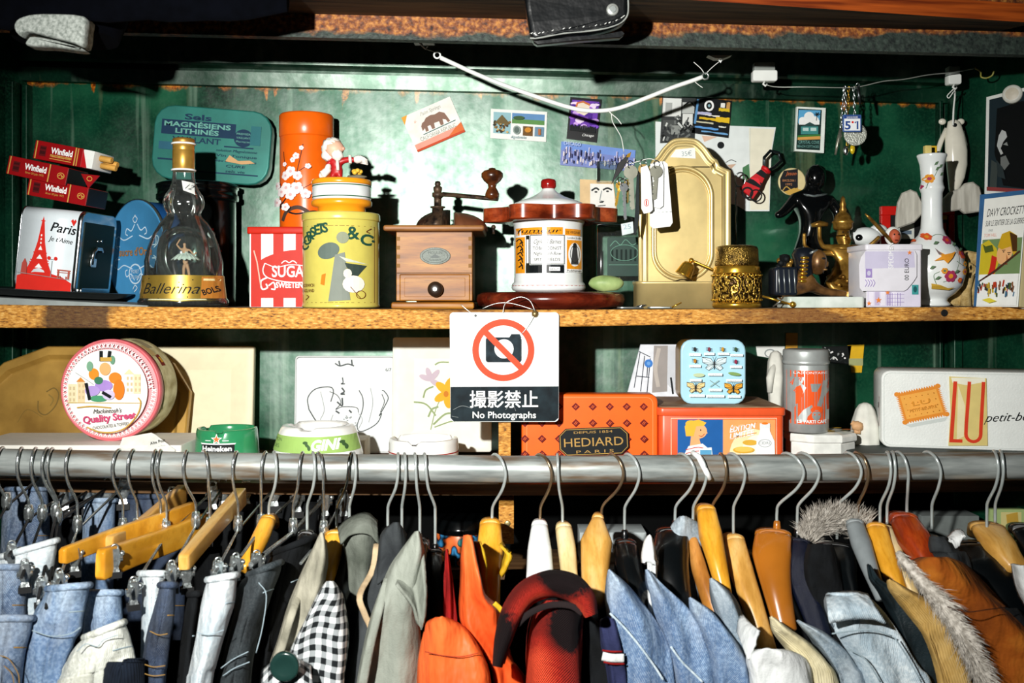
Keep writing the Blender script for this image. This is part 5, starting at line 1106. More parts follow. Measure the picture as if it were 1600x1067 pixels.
b, loc = at(1123, 90, 1.33); b.prism([(1105, 88), (1142, 88), (1130, 93), (1116, 93)], -8, 8, mat('white adhesive plate', '#c4cac4', .5)); b.tube([(1122, -2, 92), (1125, -4, 98), (1128, -3, 92)], 1.8, M_cord); solo(b, 'adhesive_hook', 'flat white adhesive hook near the screwed corner end of the sagging wire', 'hook', loc)
hang('thread', 'thin white thread tied to the sagging wire with two loose ends', 'thread', [(951, 172, 1.338), (955, 178, 1.337), (957, 190, 1.34), (965, 204, 1.345), (971, 216, 1.35), (975, 238, 1.36)], .0006, M_string)
hang('thread', 'short loose thread curling off the knot in the white wire', 'thread', [(952, 175, 1.337), (958, 180, 1.336), (965, 186, 1.336), (971, 194, 1.336)], .0006, M_string)
for nm, lb, px, zt, zb_, Y, w in (('magnetic_hook', 'white square magnetic hook in the middle of the dark cornice', 1195, 110, 127, 1.40, 19), ('magnetic_hook', 'white square magnetic hook holding the string of the hanging ceramic bird', 1491, 116, 132, 1.42, 10)):
    t = thing(nm, lb, 'hook', W(px, zt, Y), group='white magnetic hooks')
    b = MB(Y / F, (px, zt)); b.rbox(px - w, px + w, zb_, zt, -4, 12, M_paper, r=3, e=1.2); b.obj('body', t)
    b = MB(Y / F, (px, zt)); b.rbox(px - w * .85, px + w * .85, zt + 1, zt - 13, -1, 14, mat('grey magnet', '#8f9590', .4), r=2, e=1); b.obj('magnet', t)
    b = MB(Y / F, (px, zt)); b.tube([(px, 0, zb_), (px - 3, -2, zb_ + 5), (px, -3, zb_ + 8), (px + 3, -2, zb_ + 5)], 1.6, M_paper); b.obj('hook', t)
hang('wire', 'thin twisted wire strung along the cornice carrying the key rings', 'wire', [(1198, 133, 1.40), (1215, 136, 1.40), (1260, 136, 1.39), (1318, 137, 1.385), (1345, 135, 1.385), (1380, 127, 1.385), (1412, 124, 1.385), (1450, 117, 1.39), (1490, 113, 1.395), (1522, 107, 1.40)], .0007, mat('dull wire', '#b8bcb4', .4, metal=.6))
hang('bent_hook', 'yellow green bent wire hook by the end of the thin wire', 'hook', [(1523, 106, 1.40), (1532, 112, 1.40), (1533, 120, 1.398), (1541, 122, 1.395), (1550, 118, 1.39), (1553, 111, 1.388)], .0011, mat('brassy green wire', '#8f8a3c', .4))

# ---------------------------------------------------------------- key rings hung on the wire
M_tag = mat('white key tag', '#eef0ee', .35, var=.03); M_nick = mat('nickel key', '#a8a898', .3, metal=.8)
def chain(b, u0, v0, u1, v1, n, y=0, r=2.6, w=.8, m=None):
    for k in range(n):
        q = (k + .5) / n; u = u0 + (u1 - u0) * q; v = v0 + (v1 - v0) * q; vert = k % 2
        b.tube([(u + (r * .6 if not vert else .4) * math.cos(i * PI / 6), y + (0 if not vert else r * .6) * math.cos(i * PI / 6), v + abs(v1 - v0) / n * .68 * math.sin(i * PI / 6)) for i in range(12)], w, m or M_chrome, 5, closed=True)
Yk = 1.383; s = Yk / F
t = thing('key_ring', 'calendar tile key ring reading 51 hung on the thin wire', 'key ring', W(1328, 137, Yk), group='key rings on the wire'); ref = (1328, 137)
b = MB(s, ref); chain(b, 1320, 135, 1322, 180, 7); b.obj('chain', t)
b = MB(s, ref); b.rbox(1315, 1344, 207, 180, -6, -3, mat('blue tile frame', '#3a5a94', .3), r=2, e=.6); a = Art(); a.rect(1317, 182, 1342, 205, ink('#eef2f4')); a.rect(1317, 182, 1342, 186.5, ink('#27468a')); a.text('JANVIER', 1329.5, 185.8, 3, Wh, width=18); nb = ink('#27468a'); a.text('5', 1322.5, 203, 13, nb, width=9, bold=.03); a.line([(1333.5, 193), (1337.6, 190.6), (1337.6, 203)], 2.6, nb); a.ell(1330, 192, 1.8, 1.8, Rd, n=10); b.art(a, lambda u, v, l: (u, -6 - l, v)); b.obj('tile', t)
t = thing('key_ring', 'key ring with a round silver medal half behind the 51 tile', 'key ring', W(1336, 137, Yk + .006), group='key rings on the wire'); ref = (1336, 137); b = MB((Yk + .006) / F, ref); chain(b, 1334, 136, 1336, 194, 9); b.obj('chain', t)
b = MB((Yk + .006) / F, ref); b.disc(1336, 210, [(15, -2.4), (17.5, -2.6), (18, -1.6), (18, 0)], mat('silver medal', '#c2c6ba', .35, metal=.5, bump=1, bs=420)); b.obj('medal', t)
t = thing('key_ring', 'key ring with a yellow drop hanging below the silver medal', 'key ring', W(1325, 137, Yk + .012), group='key rings on the wire'); ref = (1325, 137); b = MB((Yk + .012) / F, ref); chain(b, 1326, 136, 1324, 228, 13, m=M_gold); b.obj('chain', t)
b = MB((Yk + .012) / F, ref); b.ball((1322, 0, 235), (4.5, 3, 8), M_chrome, 12, 8); b.ball((1332, 0, 233), (4, 3, 8), mat('amber drop', '#d8b820', .2, metal=.3), 12, 8); b.obj('drop', t)
t = thing('key_ring', 'thin bead charm chain at the outer side of the key ring cluster', 'key ring', W(1317, 137, Yk + .004), group='key rings on the wire'); ref = (1317, 137); b = MB((Yk + .004) / F, ref)
chain(b, 1319, 136, 1314, 200, 9); b.obj('chain', t); b = MB((Yk + .004) / F, ref); b.tube([(1314, 0, 200), (1310, -1, 218), (1308, -1, 226), (1305, -1, 242)], [2.4, 3, 2.4, 1.6], M_nick); b.ball((1313, 0, 212), 3, M_nick, 8, 6); b.obj('charm', t)
t = thing('key_ring', 'dark snap clip dangling highest in the key ring cluster', 'key ring', W(1341, 137, Yk), group='key rings on the wire'); ref = (1341, 137); b = MB(s, ref); b.tube([(1341, 0, 133), (1341, -1, 145), (1343, -2, 163)], [1.4, 3.2, 1.6], mat('dark clip metal', '#4a4e50', .3, metal=.9)); b.obj('clip', t); b = MB(s, ref); b.tube([(1340 + 3 * math.cos(i), 2 * math.sin(i), 134 + 4 * math.sin(i)) for i in [k * PI / 6 for k in range(12)]], .9, M_chrome, 5, closed=True); b.obj('ring', t)
# red and black carabiner strap over the poster
t = thing('strap_keychain', 'red and black strap keychain with a dark carabiner', 'keychain', W(1192, 270, 1.50)); s = 1.50 / F; ref = (1192, 270)
b = MB(s, ref); b.loft([[(1167 + .8 * i + nx_ * w, y, 310 - .9 * i - ny_ * w) for y in (-3, 3) for w in ((-1, 1) if y < 0 else (1, -1))] for i, w_ in ((0, 12), (14, 13), (28, 12), (42, 8)) for nx_, ny_, w in ((.67 * w_, .6 * w_, 1),)], mat('red webbing', '#c4141c', .5), smooth=False) if 0 else None
d = Vector((33, -42)).normalized(); nrm = Vector((-d.y, d.x)); p0 = Vector((1168, 300))
def sp(l, w): q_ = p0 + d * l + nrm * w; return (q_.x, q_.y)
b.prism([sp(-4, -13), sp(14, -12), sp(34, -7), sp(44, -5), sp(44, 5), sp(34, 7), sp(14, 12), sp(-4, 13)], -4, 1, mat('red webbing', '#c4141c', .5), e=1); a = Art()
a.poly([sp(10, -12.5), sp(18, -11), sp(24, 9), sp(16, 12)], K); a.poly([sp(30, -8.4), sp(40, -6), sp(40, 6), sp(32, 7.4)], K); a.ring(*sp(-2, 0), 8, 8, 3, K, 16); a.poly([sp(20, -10), sp(26, 0), sp(20, 9)], ink('#e0303a')); b.art(a, lambda u, v, l: (u, -4 - l, v)); b.obj('strap', t)
b = MB(s, ref); b.tube([(sp(44 + 0, -7)[0], -3, sp(44, -7)[1]), (sp(45, 0)[0], -5, sp(45, 0)[1]), (sp(44, 8)[0], -3, sp(44, 8)[1])], 3.4, mat('red webbing', '#c4141c', .5)); b.obj('red_knot', t)
b = MB(s, ref); b.tube([(sp(*q_)[0], -2, sp(*q_)[1]) for q_ in [(46, -4), (58, -13), (72, -12), (78, 0), (70, 11), (56, 9), (46, 4)]], 2.6, mat('gunmetal clip', '#20282a', .2, metal=.7), 8, closed=True); b.obj('carabiner', t)
b = MB(s, ref); b.tube([(1180 + 9 * math.cos(i * PI / 9), -4, 306 + 9 * math.sin(i * PI / 9)) for i in range(18)], 1.2, M_blackm, 6, closed=True); b.obj('ring', t)

# ---------------------------------------------------------------- bunch of keys in front of the sconce
Yq = 1.345; s = Yq / F
def keyshape(b, u0, v0, u1, v1, w, m, y=0):
    """flat key from bow (u0, v0) to tip (u1, v1)"""
    A = Vector((u0, v0)); D = Vector((u1, v1)) - A; L = D.length; d = D / L; n_ = Vector((-d.y, d.x)); pr = lambda l, q: tuple(A + d * l + n_ * q)
    pts = [pr(0 + w * (1 - math.cos(k * PI / 8)) , w * math.sin(k * PI / 8)) for k in range(1, 8)] + [pr(2 * w, w * .34)]
    n = 5
    for k in range(n): l = 2 * w + (L - 2 * w) * (k + .5) / n; pts += [pr(l, w * .34), pr(l + 1.5, w * .14), pr(l + 3, w * .34)]
    pts += [pr(L, 0), pr(L - 2, -w * .34), pr(2 * w, -w * .34)] + [pr(w * (1 - math.cos(k * PI / 8)), -w * math.sin(k * PI / 8)) for k in range(7, 0, -1)]
    b.prism(pts, y - 1, y + 1, m)
def hangingkey(label, u0, v0, u1, v1, w, m, dy, cap=None):
    t = thing('key', label, 'key', W(u0, v0, Yq + dy), group='keys bunched before the brass sconce'); k = (Yq + dy) / F; b = MB(k, (u0, v0)); keyshape(b, u0, v0, u1, v1, w, m); b.obj('blade', t)
    b = MB(k, (u0, v0)); b.tube([(u0 + 5 * math.cos(i * PI / 7), 2 * math.cos(i * PI / 7), v0 - 1 + 6 * math.sin(i * PI / 7)) for i in range(14)], .9, M_chrome, 5, closed=True); b.obj('ring', t)
    if cap: b = MB(k, (u0, v0)); keyshape(b, u0, v0, u0 + (u1 - u0) * .5, v0 + (v1 - v0) * .5, w * 1.12, cap, -.4); b.obj('head_cover', t)
hangingkey('silver key with round bow in the middle of the bunch', 985, 258, 988, 328, 11, M_nick, -.004)
hangingkey('slim brass key at the outer side of the bunch', 969, 284, 962, 322, 6, M_gold, .006)
hangingkey('small silver key hanging lowest beside the glass jar', 974, 286, 977, 344, 7, M_chrome, 0)
hangingkey('narrow dark gold key behind the round silver key', 981, 280, 980, 318, 6, mat('aged brass key', '#6a5a30', .4, metal=.8), .01)
hangingkey('broad grey key over the white tag', 1026, 258, 1022, 312, 10, M_nick, -.012)
hangingkey('brass edged key beside the oval logo tag', 1005, 256, 1006, 326, 8, mat('brass edged key', '#a88a50', .35, metal=.7), -.006)
t = thing('key_tag', 'black rhombus leather tag with brass corner at the top of the keys', 'key tag', W(973, 243, Yq - .004)); b = MB((Yq - .004) / F, (973, 243)); b.prism([(986, 237), (975, 262), (955, 288), (965, 256)], -2, 1, M_blackm, e=1); b.obj('leather', t); b = MB((Yq - .004) / F, (973, 243)); b.prism([(986, 238), (984, 246), (978, 246), (980, 241)], -3, -1.8, M_gold); b.obj('brass_corner', t)
def ftag(name, label, pts, dy, m, art=None, cat='key tag'):
    u = sum(p[0] for p in pts) / len(pts); v = min(p[1] for p in pts); b, loc = at(u, v, Yq + dy); b.prism(pts, -1.4, .4, m, e=.5)
    if art: b.art(art, lambda x, z, l: (x, -1.4 - l, z))
    return solo(b, name, label, cat, loc)
a = Art()
for k in range(4): a.rect(1028 + 6 * k, 331 - .4 * k, 1031 + 6 * k, 332, ink('#b8bcba'))
ftag('key_tag', 'large white rectangular key tag, the lowest before the oval plate', [(1016, 256), (1038, 252), (1043, 256), (1051, 348), (1047, 354), (1020, 357), (1015, 352)], -.002, M_tag, a)
a = Art(); a.ring(1010, 317, 3.4, 5.4, 1, ink('#c03a30'), 18); a.rect(1009, 313, 1011, 321, ink('#c03a30'))
ftag('key_tag', 'narrow white tag with a small red oval emblem', [(1001, 262), (1011, 258), (1016, 270), (1020, 328), (1016, 332), (1006, 334), (1002, 326)], -.016, M_tag, a)
ftag('key_tag', 'white rounded tag between the emblem tag and the large tag', [(1020, 254), (1034, 252), (1037, 262), (1036, 322), (1031, 326), (1022, 324)], -.008, M_tag)
a = Art(); a.text('25', 980, 358, 8, ink('#8fa8b0'), width=12, rot=-6)
ftag('key_tag', 'small cloudy tag numbered 25 hanging before the glass jar', [(970, 350), (989, 346), (990, 364), (972, 368)], .004, mat('clear white tag', '#ccd8d8', .3), a)
ftag('key_tag', 'thin black edged strip tag hanging longest in the key bunch', [(995, 268), (999, 266), (999, 340), (993, 368), (990, 362), (993, 320)], .002, mat('dark steel strip', '#2a3032', .3, metal=.6))
hang('wire', 'curved wire carrying the bunch of keys from the thread', 'wire', [(974, 246, Yq), (982, 255, Yq), (998, 252, Yq - .004), (1014, 248, Yq - .008), (1028, 252, Yq - .008), (1040, 262, Yq + .01), (1046, 268, Yq + .03)], .0008, mat('dull wire', '#b8bcb4', .4))

# ---------------------------------------------------------------- hanging white ceramic bird, winged figurine behind the vase
b = MB(1.46 / F, (1490, 190)); t = thing('hanging_ornament', 'glossy white ceramic swallow ornament hanging on a string', 'ornament', W(1490, 190, 1.46)); M_iv = mat('ivory glaze', '#e6e2d2', .15, coat=.5, var=.06)
b.loft([[(cx_ + rx_ * math.cos(2 * PI * i / 20), ry_ * math.sin(2 * PI * i / 20), z) for i in range(20)] for z, cx_, rx_, ry_ in ((187, 1490, 3, 3), (190, 1490, 9, 6), (197, 1491, 11, 9), (212, 1492, 15, 11), (235, 1494, 17, 12), (258, 1495, 16, 11), (278, 1494, 13, 9), (296, 1491, 8, 6), (306, 1488, 3, 3))], M_iv)
b.obj('body', t)
for nm, pts in (('wing', [(1480, 200), (1472, 220), (1464, 245), (1466, 262)]), ('wing', [(1505, 204), (1509, 225), (1508, 240), (1503, 262)])):
    b = MB(1.46 / F, (1490, 190)); b.tube([(u, 4, v) for u, v in pts], [3, 4, 4, 2], M_iv, 10); b.obj(nm, t)
for u in (1475, 1504):
    b = MB(1.46 / F, (1490, 190)); b.ball((u, 6, 189), (6, 4, 5), M_iv, 12, 8); b.obj('tail_tip', t)
b = MB(1.46 / F, (1490, 190)); b.disc(1488, 197, [(1, -10), (3, -10), (3, -7)], K); b.obj('hole', t)
hang('string', 'white knotted string from the magnetic hook to the ceramic swallow', 'string', [(1491, 136, 1.43), (1492, 150, 1.44), (1490, 170, 1.447), (1489, 196, 1.449)], .0012, M_string)
hang('string', 'small loose loop of string at the magnetic hook', 'string', [(1491, 138, 1.428), (1484, 145, 1.43), (1480, 150, 1.43), (1483, 153, 1.43), (1490, 143, 1.428)], .0007, M_string)
b, p = on(1458, 480, 1.435); t = thing('winged_figurine', 'grey white figurine with spread wings standing behind the vase', 'figurine', p); M_fe = mat('pale feathered stone', '#cfccc0', .7, c2='#a8a498', vs=1, stretch=(160, 160, 20), bump=.3)
b.lathe(1458, 0, [(16, 480), (15, 470), (10, 440), (12, 390), (14, 340), (10, 312), (4, 300)], M_fe, n=24); b.obj('body', t)
for nm, pts in (('wing', [(1428, 350), (1400, 360), (1400, 345), (1403, 318), (1410, 303), (1422, 298), (1432, 302), (1446, 330)]), ('wing', [(1475, 334), (1474, 312), (1484, 302), (1500, 296), (1508, 288), (1520, 286), (1530, 294), (1536, 320), (1537, 332), (1508, 336), (1500, 330)])):
    q = MB(b.k, b.ref); q.prism(pts, -4, 4, M_fe, e=2.5); q.obj(nm, t)

# ---------------------------------------------------------------- clothes hanging over the upper shelf
M_lea = mat('black leather', '#080b0d', .34, spec=.4, var=.4, vs=20, bump=.6, bs=45)
t = thing('leather_jacket', 'black leather jacket cuff with a snap button hanging from above', 'jacket', W(900, 0, 1.09)); s = 1.09 / F; ref = (900, 0)
b = MB(s, ref)
outl_ = [(815, -60), (820, 0), (826, 40), (831, 60), (842, 62), (880, 55), (930, 50), (962, 42), (978, 30), (982, 12), (980, -20), (976, -60)]
b.loft([[(900 + (x - 900) * k_, y + (3 * noise.noise(Vector((x * .05, z * .05, y)))), 10 + (z - 10) * k_) for x, z in [tuple(q_[:2]) for q_ in spline([(x, z, 0) for x, z in outl_], 4)]] for k_, y in ((.9, -9), (.97, -8), (1, -5), (1, 22), (.97, 26))], M_lea); b.obj('sleeve', t)
b = MB(s, ref); e_ = spline([(828, -5, 61), (842, -7, 61), (880, -7, 54), (930, -7, 49), (962, -7, 41), (978, -7, 29), (981, -7, 10), (978, -7, -20)], 5); b.tube([tuple(q_) for q_ in e_], 1.4, mat('grey worn edge', '#8d918c', .6)); b.obj('worn_edge', t)
b = MB(s, ref)
for k in range(34):
    q_ = e_[int(k * (len(e_) - 12) / 34)]; b.tube([(q_.x - 1, -9, q_.z - 6), (q_.x + 2, -9, q_.z - 8)], .7, M_string, 5)
b.obj('stitching', t)
b = MB(s, ref); b.loft([[(x, y, z + dz) for x, z in ((834, 64), (880, 59), (940, 54), (972, 48), (976, 52), (970, 57), (900, 62), (840, 68))] for y, dz in ((2, 0), (30, -2))], M_lea); b.obj('cuff_underside', t)
b = MB(s, ref); b.disc(956, 18, [(2, -13), (8, -12.5), (9.5, -11), (9.5, -8)], mat('nickel snap', '#b9bdb8', .35, metal=.5)); b.disc(956, 18, [(4.5, -13.4), (5.2, -13.6), (5.6, -13)], M_steel, cap1=False); b.obj('snap_button', t)
M_navy = mat('navy black cloth', '#030408', 1.0, spec=.05, var=.3)
t = thing('dark_jacket', 'navy black jacket bundled above with a grey knitted cuff', 'jacket', W(200, 0, 1.07)); s = 1.07 / F; ref = (200, 0); b = MB(s, ref); rings = []
for i in range(20):
    x = -140 + 590 * i / 19; h = 34 + 6 * noise.noise(Vector((x * .02, 0, 0))) + (12 if x < 20 else 0) - max(0, (x - 380) * .25)
    if x > 440: h = 20
    rings.append([(x, -14 * math.cos(a_) + 4 * noise.noise(Vector((x * .03, a_, 0))), -30 + (h + 30) * math.sin(a_) if math.sin(a_) > 0 else -70) for a_ in [-.4 + 3.9 * k / 13 for k in range(14)]])
b.loft(rings, M_navy); b.obj('body', t)
b = MB(s, ref); M_kn = mat('grey marled knit', '#aab0aa', .95, c2='#757c76', vs=260, bump=.3, bs=900)
for pl_, y0 in (([(32, 50), (36, 37), (54, 29), (88, 27), (139, 31), (141, 50), (137, 76), (120, 71), (84, 62), (50, 54), (42, 62)], -22), ([(50, 75), (51, 65), (60, 61), (95, 67), (134, 79), (128, 82), (90, 77)], -18)):
    c_ = [tuple(q_[:2]) for q_ in spline([(x, z, 0) for x, z in pl_], 3, True)]
    b.loft([[(x, y, z) for x, z in inset(c_, d)] for d, y in ((3, y0), (1.2, y0 + 1.2), (0, y0 + 4), (0, 12))], M_kn)
b.obj('knitted_cuff', t)
b = MB(s, ref); b.tube([(30, 74, 46), (34, 78, 10), (40, 80, -60)], [46, 60, 66], M_navy, 16); b.tube([(110, 74, 44), (110, 78, 10), (110, 80, -60)], [44, 56, 60], M_navy, 16); b.obj('sleeve', t)
# ---------------------------------------------------------------- lower shelf, west of the upright
def lean(name, label, cat, outline, foot_row, Y, deg, group=None):
    """a thing leaning back on the wall: outline builder in photo pixels, pivoting about its foot"""
    px = sum(p[0] for p in outline) / len(outline); p, r = base2(px, Y)
    t = thing(name, label, cat, (p.x, Y, EYE - (foot_row - HY) * Y / F), rx=-deg, group=group); return t, (Y / F, (px, foot_row))
M_bt = mat('old brass tray', '#c49a4a', .42, metal=.2, c2='#8e6a2c', vs=14)
oc = [(-48, 690), (-52, 610), (-6, 566), (62, 540), (196, 540), (262, 566), (292, 612), (288, 690), (240, 716), (10, 716)]
t, (s, ref) = lean('serving_tray', 'large eight sided brass tray leaning behind the round chocolate tin', 'tray', oc, 716, 1.44, 9)
b = MB(s, ref); b.loft([[(x, y, z) for x, z in inset(oc, d)] for d, y in ((0, 10), (0, 0), (2, -2), (14, -2), (20, 5), (22, 6))], M_bt, smooth=False); a = Art(); a.curve([(62, 612), (74, 606), (82, 616), (78, 634), (64, 648), (52, 642), (50, 626)], 2, ink('#7a6230')); a.curve([(66, 616), (74, 624), (70, 634)], 2, ink('#8c7238')); a.curve([(20, 660), (34, 640), (60, 652)], .8, ink('#7e6632'))
b.art(a, lambda u, v, l: (u, 6 - l, v)); b.obj('tray_body', t)

b, p = on(112, 756, 1.262, True); t = thing('flat_box', 'long white flat box under the round chocolate tin', 'box', p)
b.rbox(-60, 282, 756, 700, 2, 150, mat('white flat box', '#efece2', .5, var=.04), r=4, e=1.5, axis='z'); a = Art()
for u, v in ((114, 747), (126, 745), (136, 748)): a.ell(u, v, 5, 3.4, ink('#a82a24'), n=10)
a.line([(-50, 748), (270, 748)], .8, ink('#a8a498')); b.art(a, lambda u, v, l: (u, 2 - l, v)); b.obj('box_body', t)
zq = p.z + 56 * b.kz
# round chocolate tin
Yt = 1.302; s = Yt / F; R = 79
t = thing('round_tin', 'round pink bordered chocolate tin facing outwards on a white box', 'tin', ((172 - 800) * s, Yt, zq + (R + 1) * s - .0005), rz=-3); ref = (172, 622)
M_ts = mat('pale printed tin side', '#b9b28a', .35, metal=.3, c2='#8e845c', vs=60); M_pk = mat('pink tin rim', '#d46a70', .35)
b = MB(s, ref); b.disc(172, 622, [(1, 1.6), (R - 2, 1.6), (R - .4, 0), (R + .8, 1), (R + .8, 14), (R, 15)], M_pk, 72, cap1=False)
a = Art(); a.ell(172, 622, 75.5, 75.5, ink('#e4a0a4'), n=60); 
for k in range(64):
    q = 2 * PI * k / 64; u, v = 172 + 69.5 * math.cos(q), 622 + 69.5 * math.sin(q); a.line([(u - 2.2 * math.sin(q) - 3.6 * math.cos(q), v + 2.2 * math.cos(q) - 3.6 * math.sin(q)), (u + 2.2 * math.sin(q) + 3.6 * math.cos(q), v - 2.2 * math.cos(q) + 3.6 * math.sin(q))], 1.5, Wh); a.line([(u + 2.2 * math.sin(q) - 3.6 * math.cos(q), v - 2.2 * math.cos(q) - 3.6 * math.sin(q)), (u - 2.2 * math.sin(q) + 3.6 * math.cos(q), v + 2.2 * math.cos(q) + 3.6 * math.sin(q))], 1.5, Wh)
a.ell(172, 622, 64, 64, ink('#f2f2ec'), n=60)
for x0, x1, z0, z1, c in ((110, 124, 612, 642, '#e6dcb4'), (125, 137, 608, 640, '#eecfa4'), (202, 214, 596, 626, '#eeeadc'), (215, 226, 596, 626, '#e6d8b0')):
    a.rect(x0, z0, x1, z1, ink(c))
    for i in range(2):
        for j in range(3): a.rect(x0 + 2 + i * 6, z0 + 4 + j * 9, x0 + 5 + i * 6, z0 + 9 + j * 9, ink('#cdb890'))
a.poly([(124, 608), (131, 601), (138, 608)], ink('#d98a3a')); a.poly([(200, 596), (208, 588), (216, 596)], ink('#e4d4a8')); a.rect(110, 640, 228, 641.2, ink('#cbb070'))
# a posy of flowers and ribbons in the middle of the lid
for u, v, rx_, rz_, c in ((152, 596, 8, 9, '#e0902a'), (170, 588, 9, 10, '#e8b072'), (186, 602, 10, 9, '#e8862a'), (168, 614, 14, 9, '#a98ad0'), (150, 622, 12, 8, '#b49ad8'), (192, 620, 9, 16, '#e87a20'), (160, 606, 7, 6, '#3f7a5c'), (146, 584, 5, 8, '#7aa88a'), (182, 574, 4, 7, '#6a9a7c'), (160, 634, 14, 5, '#4c9a70'), (176, 628, 10, 8, '#cfc4e2')): a.ell(u, v, rx_, rz_, ink(c), n=18)
for pts in ([(140, 610), (146, 636)], [(166, 624), (180, 632)], [(164, 576), (164, 560)], [(176, 574), (178, 560)]): a.line(pts, 5, K)
a.rect(163, 570, 181, 576, Gd); a.curve([(124, 594), (140, 604), (152, 612)], .8, Gr); a.curve([(126, 648), (150, 646), (180, 648)], 2, Gd)
a.text("Mackintosh's", 174, 656, 7, K, width=44, shear=.3, rot=-3); a.text('Quality Street', 178, 668, 11, ink('#cf4a74'), width=84, rot=-6, bold=.03); a.text('CHOCOLATES & TOFFEES', 180, 678, 5, ink('#4a4a48'), width=58, rot=-8)
a.curve([(142, 678), (160, 685), (182, 686), (204, 678), (222, 658), (227, 640), (223, 632)], 2, Gd)
b.art(a, lambda u, v, l: (u, 1.6 - l, v), eps=.09); b.obj('lid', t)
b = MB(s, ref); b.disc(172, 622, [(R - 1, 15), (R - 1, 70), (R, 71), (R - 2, 73)], M_ts, 72); a = Art()
for u, v, h, c in ((.62, 40, 22, '#7a2a24'), (.9, 30, 26, '#c8b078'), (.62, 42, 10, '#d8a83a'), (1.15, 44, 30, '#a8a080')): a.rect(u * 79 - h / 2, v - h / 3, u * 79 + h / 2, v + h / 3, ink(c))
b.art(a, lambda u, v, l: (172 + (R - 1 + l) * math.cos(u / 79), v, 622 - (R - 1 + l) * math.sin(u / 79)), step=5, eps=.15); b.obj('body', t)
# folded newspaper beside it
b, p = on(232, 700, 1.275, True); b.ref = (232, 700)
b.loft([[(x, y, z) for x, y, z in ((190, 0, 712), (196, 4, 690), (238, 10, 683), (246, 8, 686), (280, -2, 708), (278, -4, 714))], [(x, y + 3, z) for x, y, z in ((190, 0, 712), (196, 4, 690), (238, 10, 683), (246, 8, 686), (280, -2, 708), (278, -4, 714))]], mat('newsprint', '#d8d8d0', .7), smooth=False); a = Art(); a.text('Alte Post', 252, 698, 5, K, width=24, rot=-14); a.text('Bier vom Fass', 252, 705, 3, Gr, width=24, rot=-14)
b.art(a, lambda u, v, l: (u, 2 - l * 4, v)); solo(b, 'leaflet', 'folded white leaflet propped between the chocolate tin and the green ashtray', 'leaflet', (p.x, 1.262, zq + .001))

def plate(name, label, x0, x1, z0, z1, Y, deg, m, rim, depth, mi=None, r=6, art=None, eps=.1):
    oc = [(x0, z0), (x1, z1)]; t, (s, ref) = lean(name, label, 'tray', oc, z1, Y, deg); b = MB(s, ref); n = 5
    lv = [(0, max(2, depth + 4)), (0, 0), (1.2, -1), (rim * .35, -1)] + ([(rim, depth), (rim + 2, depth + .4)] if depth else [(2, -1)])
    b.loft([[(x, y, z) for x, z in rrect(x0 + d, x1 - d, z0 + d, z1 - d, max(1, r - d * .3), n)] for d, y in lv], m)
    if art: dd = (depth + .4) if depth else -1; b.art(art, lambda u, v, l: (u, dd - l, v), eps=eps)
    b.obj('tray_body', t); return t
plate('square_tray', 'plain cream square tray leaning behind the green ashtray', 240, 393, 541, 712, 1.468, 5, mat('cream enamel', '#eae2c0', .5, spec=.2, var=.04), 36, 9, r=4)
a = Art(); lg = ink('#4a5052'); lg2 = ink('#9aa2a4'); ofw = ink('#e6eaea')
a.poly([(482, 640), (480, 625), (490, 610), (510, 606), (530, 598), (570, 600), (590, 610), (604, 618), (602, 640), (590, 662), (560, 676), (510, 674), (490, 656)], ofw)
for pts, w in (([(482, 640), (480, 622), (492, 608), (514, 605), (520, 612), (516, 628)], 1.6), ([(482, 640), (492, 656), (498, 662)], 1.8), ([(514, 612), (526, 618), (532, 630), (524, 640), (534, 636), (556, 637), (560, 645)], 1.2), ([(560, 610), (566, 622), (566, 640), (558, 664), (562, 674), (576, 670), (590, 660), (596, 646), (592, 650), (600, 636), (606, 622), (600, 612), (596, 610)], 1.5), ([(596, 616), (600, 628), (594, 644)], 1.2), ([(522, 568), (530, 572), (542, 569), (552, 572)], 2), ([(528, 564), (530, 572)], 2.2), ([(548, 562), (549, 571)], 2.2), ([(534, 590), (535, 598), (532, 600), (538, 600)], 1.6), ([(533, 606), (537, 612), (532, 616), (538, 616)], 2.4), ([(534, 622), (534, 634), (526, 628)], 2.4), ([(524, 642), (530, 646)], 2.6), ([(545, 641), (549, 645)], 2.6)): a.curve(pts, w, lg)
for pts in ([(520, 648), (516, 662), (522, 674)], [(560, 646), (566, 656), (560, 670)], [(500, 612), (506, 640), (500, 656)], [(578, 606), (582, 630), (576, 660)]): a.curve(pts, .8, lg2)
for k in range(20): a.ell(522 + rr.random() * 40, 650 + rr.random() * 20, 1.4, 1, lg2, n=6)
a.text('6/7', 606, 580, 5, lg2, width=9)
plate('picture_tray', 'white square tray printed with a grey teapot drawing', 459, 617, 556, 708, 1.497, 4, mat('white melamine', '#e2e7e7', .5, spec=.15, var=.02), 8, 0, r=6, art=a)
a = Art(); yf = ink('#e8a820'); fo = ink('#8ea072'); mv = ink('#c0b0bc')
for pts, w in (([(672, 672), (680, 640), (690, 620), (706, 600)], 1.6), ([(640, 628), (664, 632), (680, 650)], 2.6), ([(676, 664), (694, 648), (708, 646)], 3), ([(668, 652), (674, 640), (684, 636)], 3), ([(700, 566), (686, 566), (678, 570)], 2.4), ([(660, 622), (664, 610), (676, 604)], 2.6), ([(678, 668), (700, 660), (712, 658)], 2)): a.curve(pts, w, fo)
for q in (200, 250, 310, 30): a.ell(672 + 9 * math.cos(math.radians(q)), 594 + 10 * math.sin(math.radians(q)), 11, 4.5, mv, n=14, rot=q)
for q in (150, 220, 290, 20, 80): a.ell(697 + 9 * math.cos(math.radians(q)), 614 + 12 * math.sin(math.radians(q)), 13, 6.5, yf, n=14, rot=q)
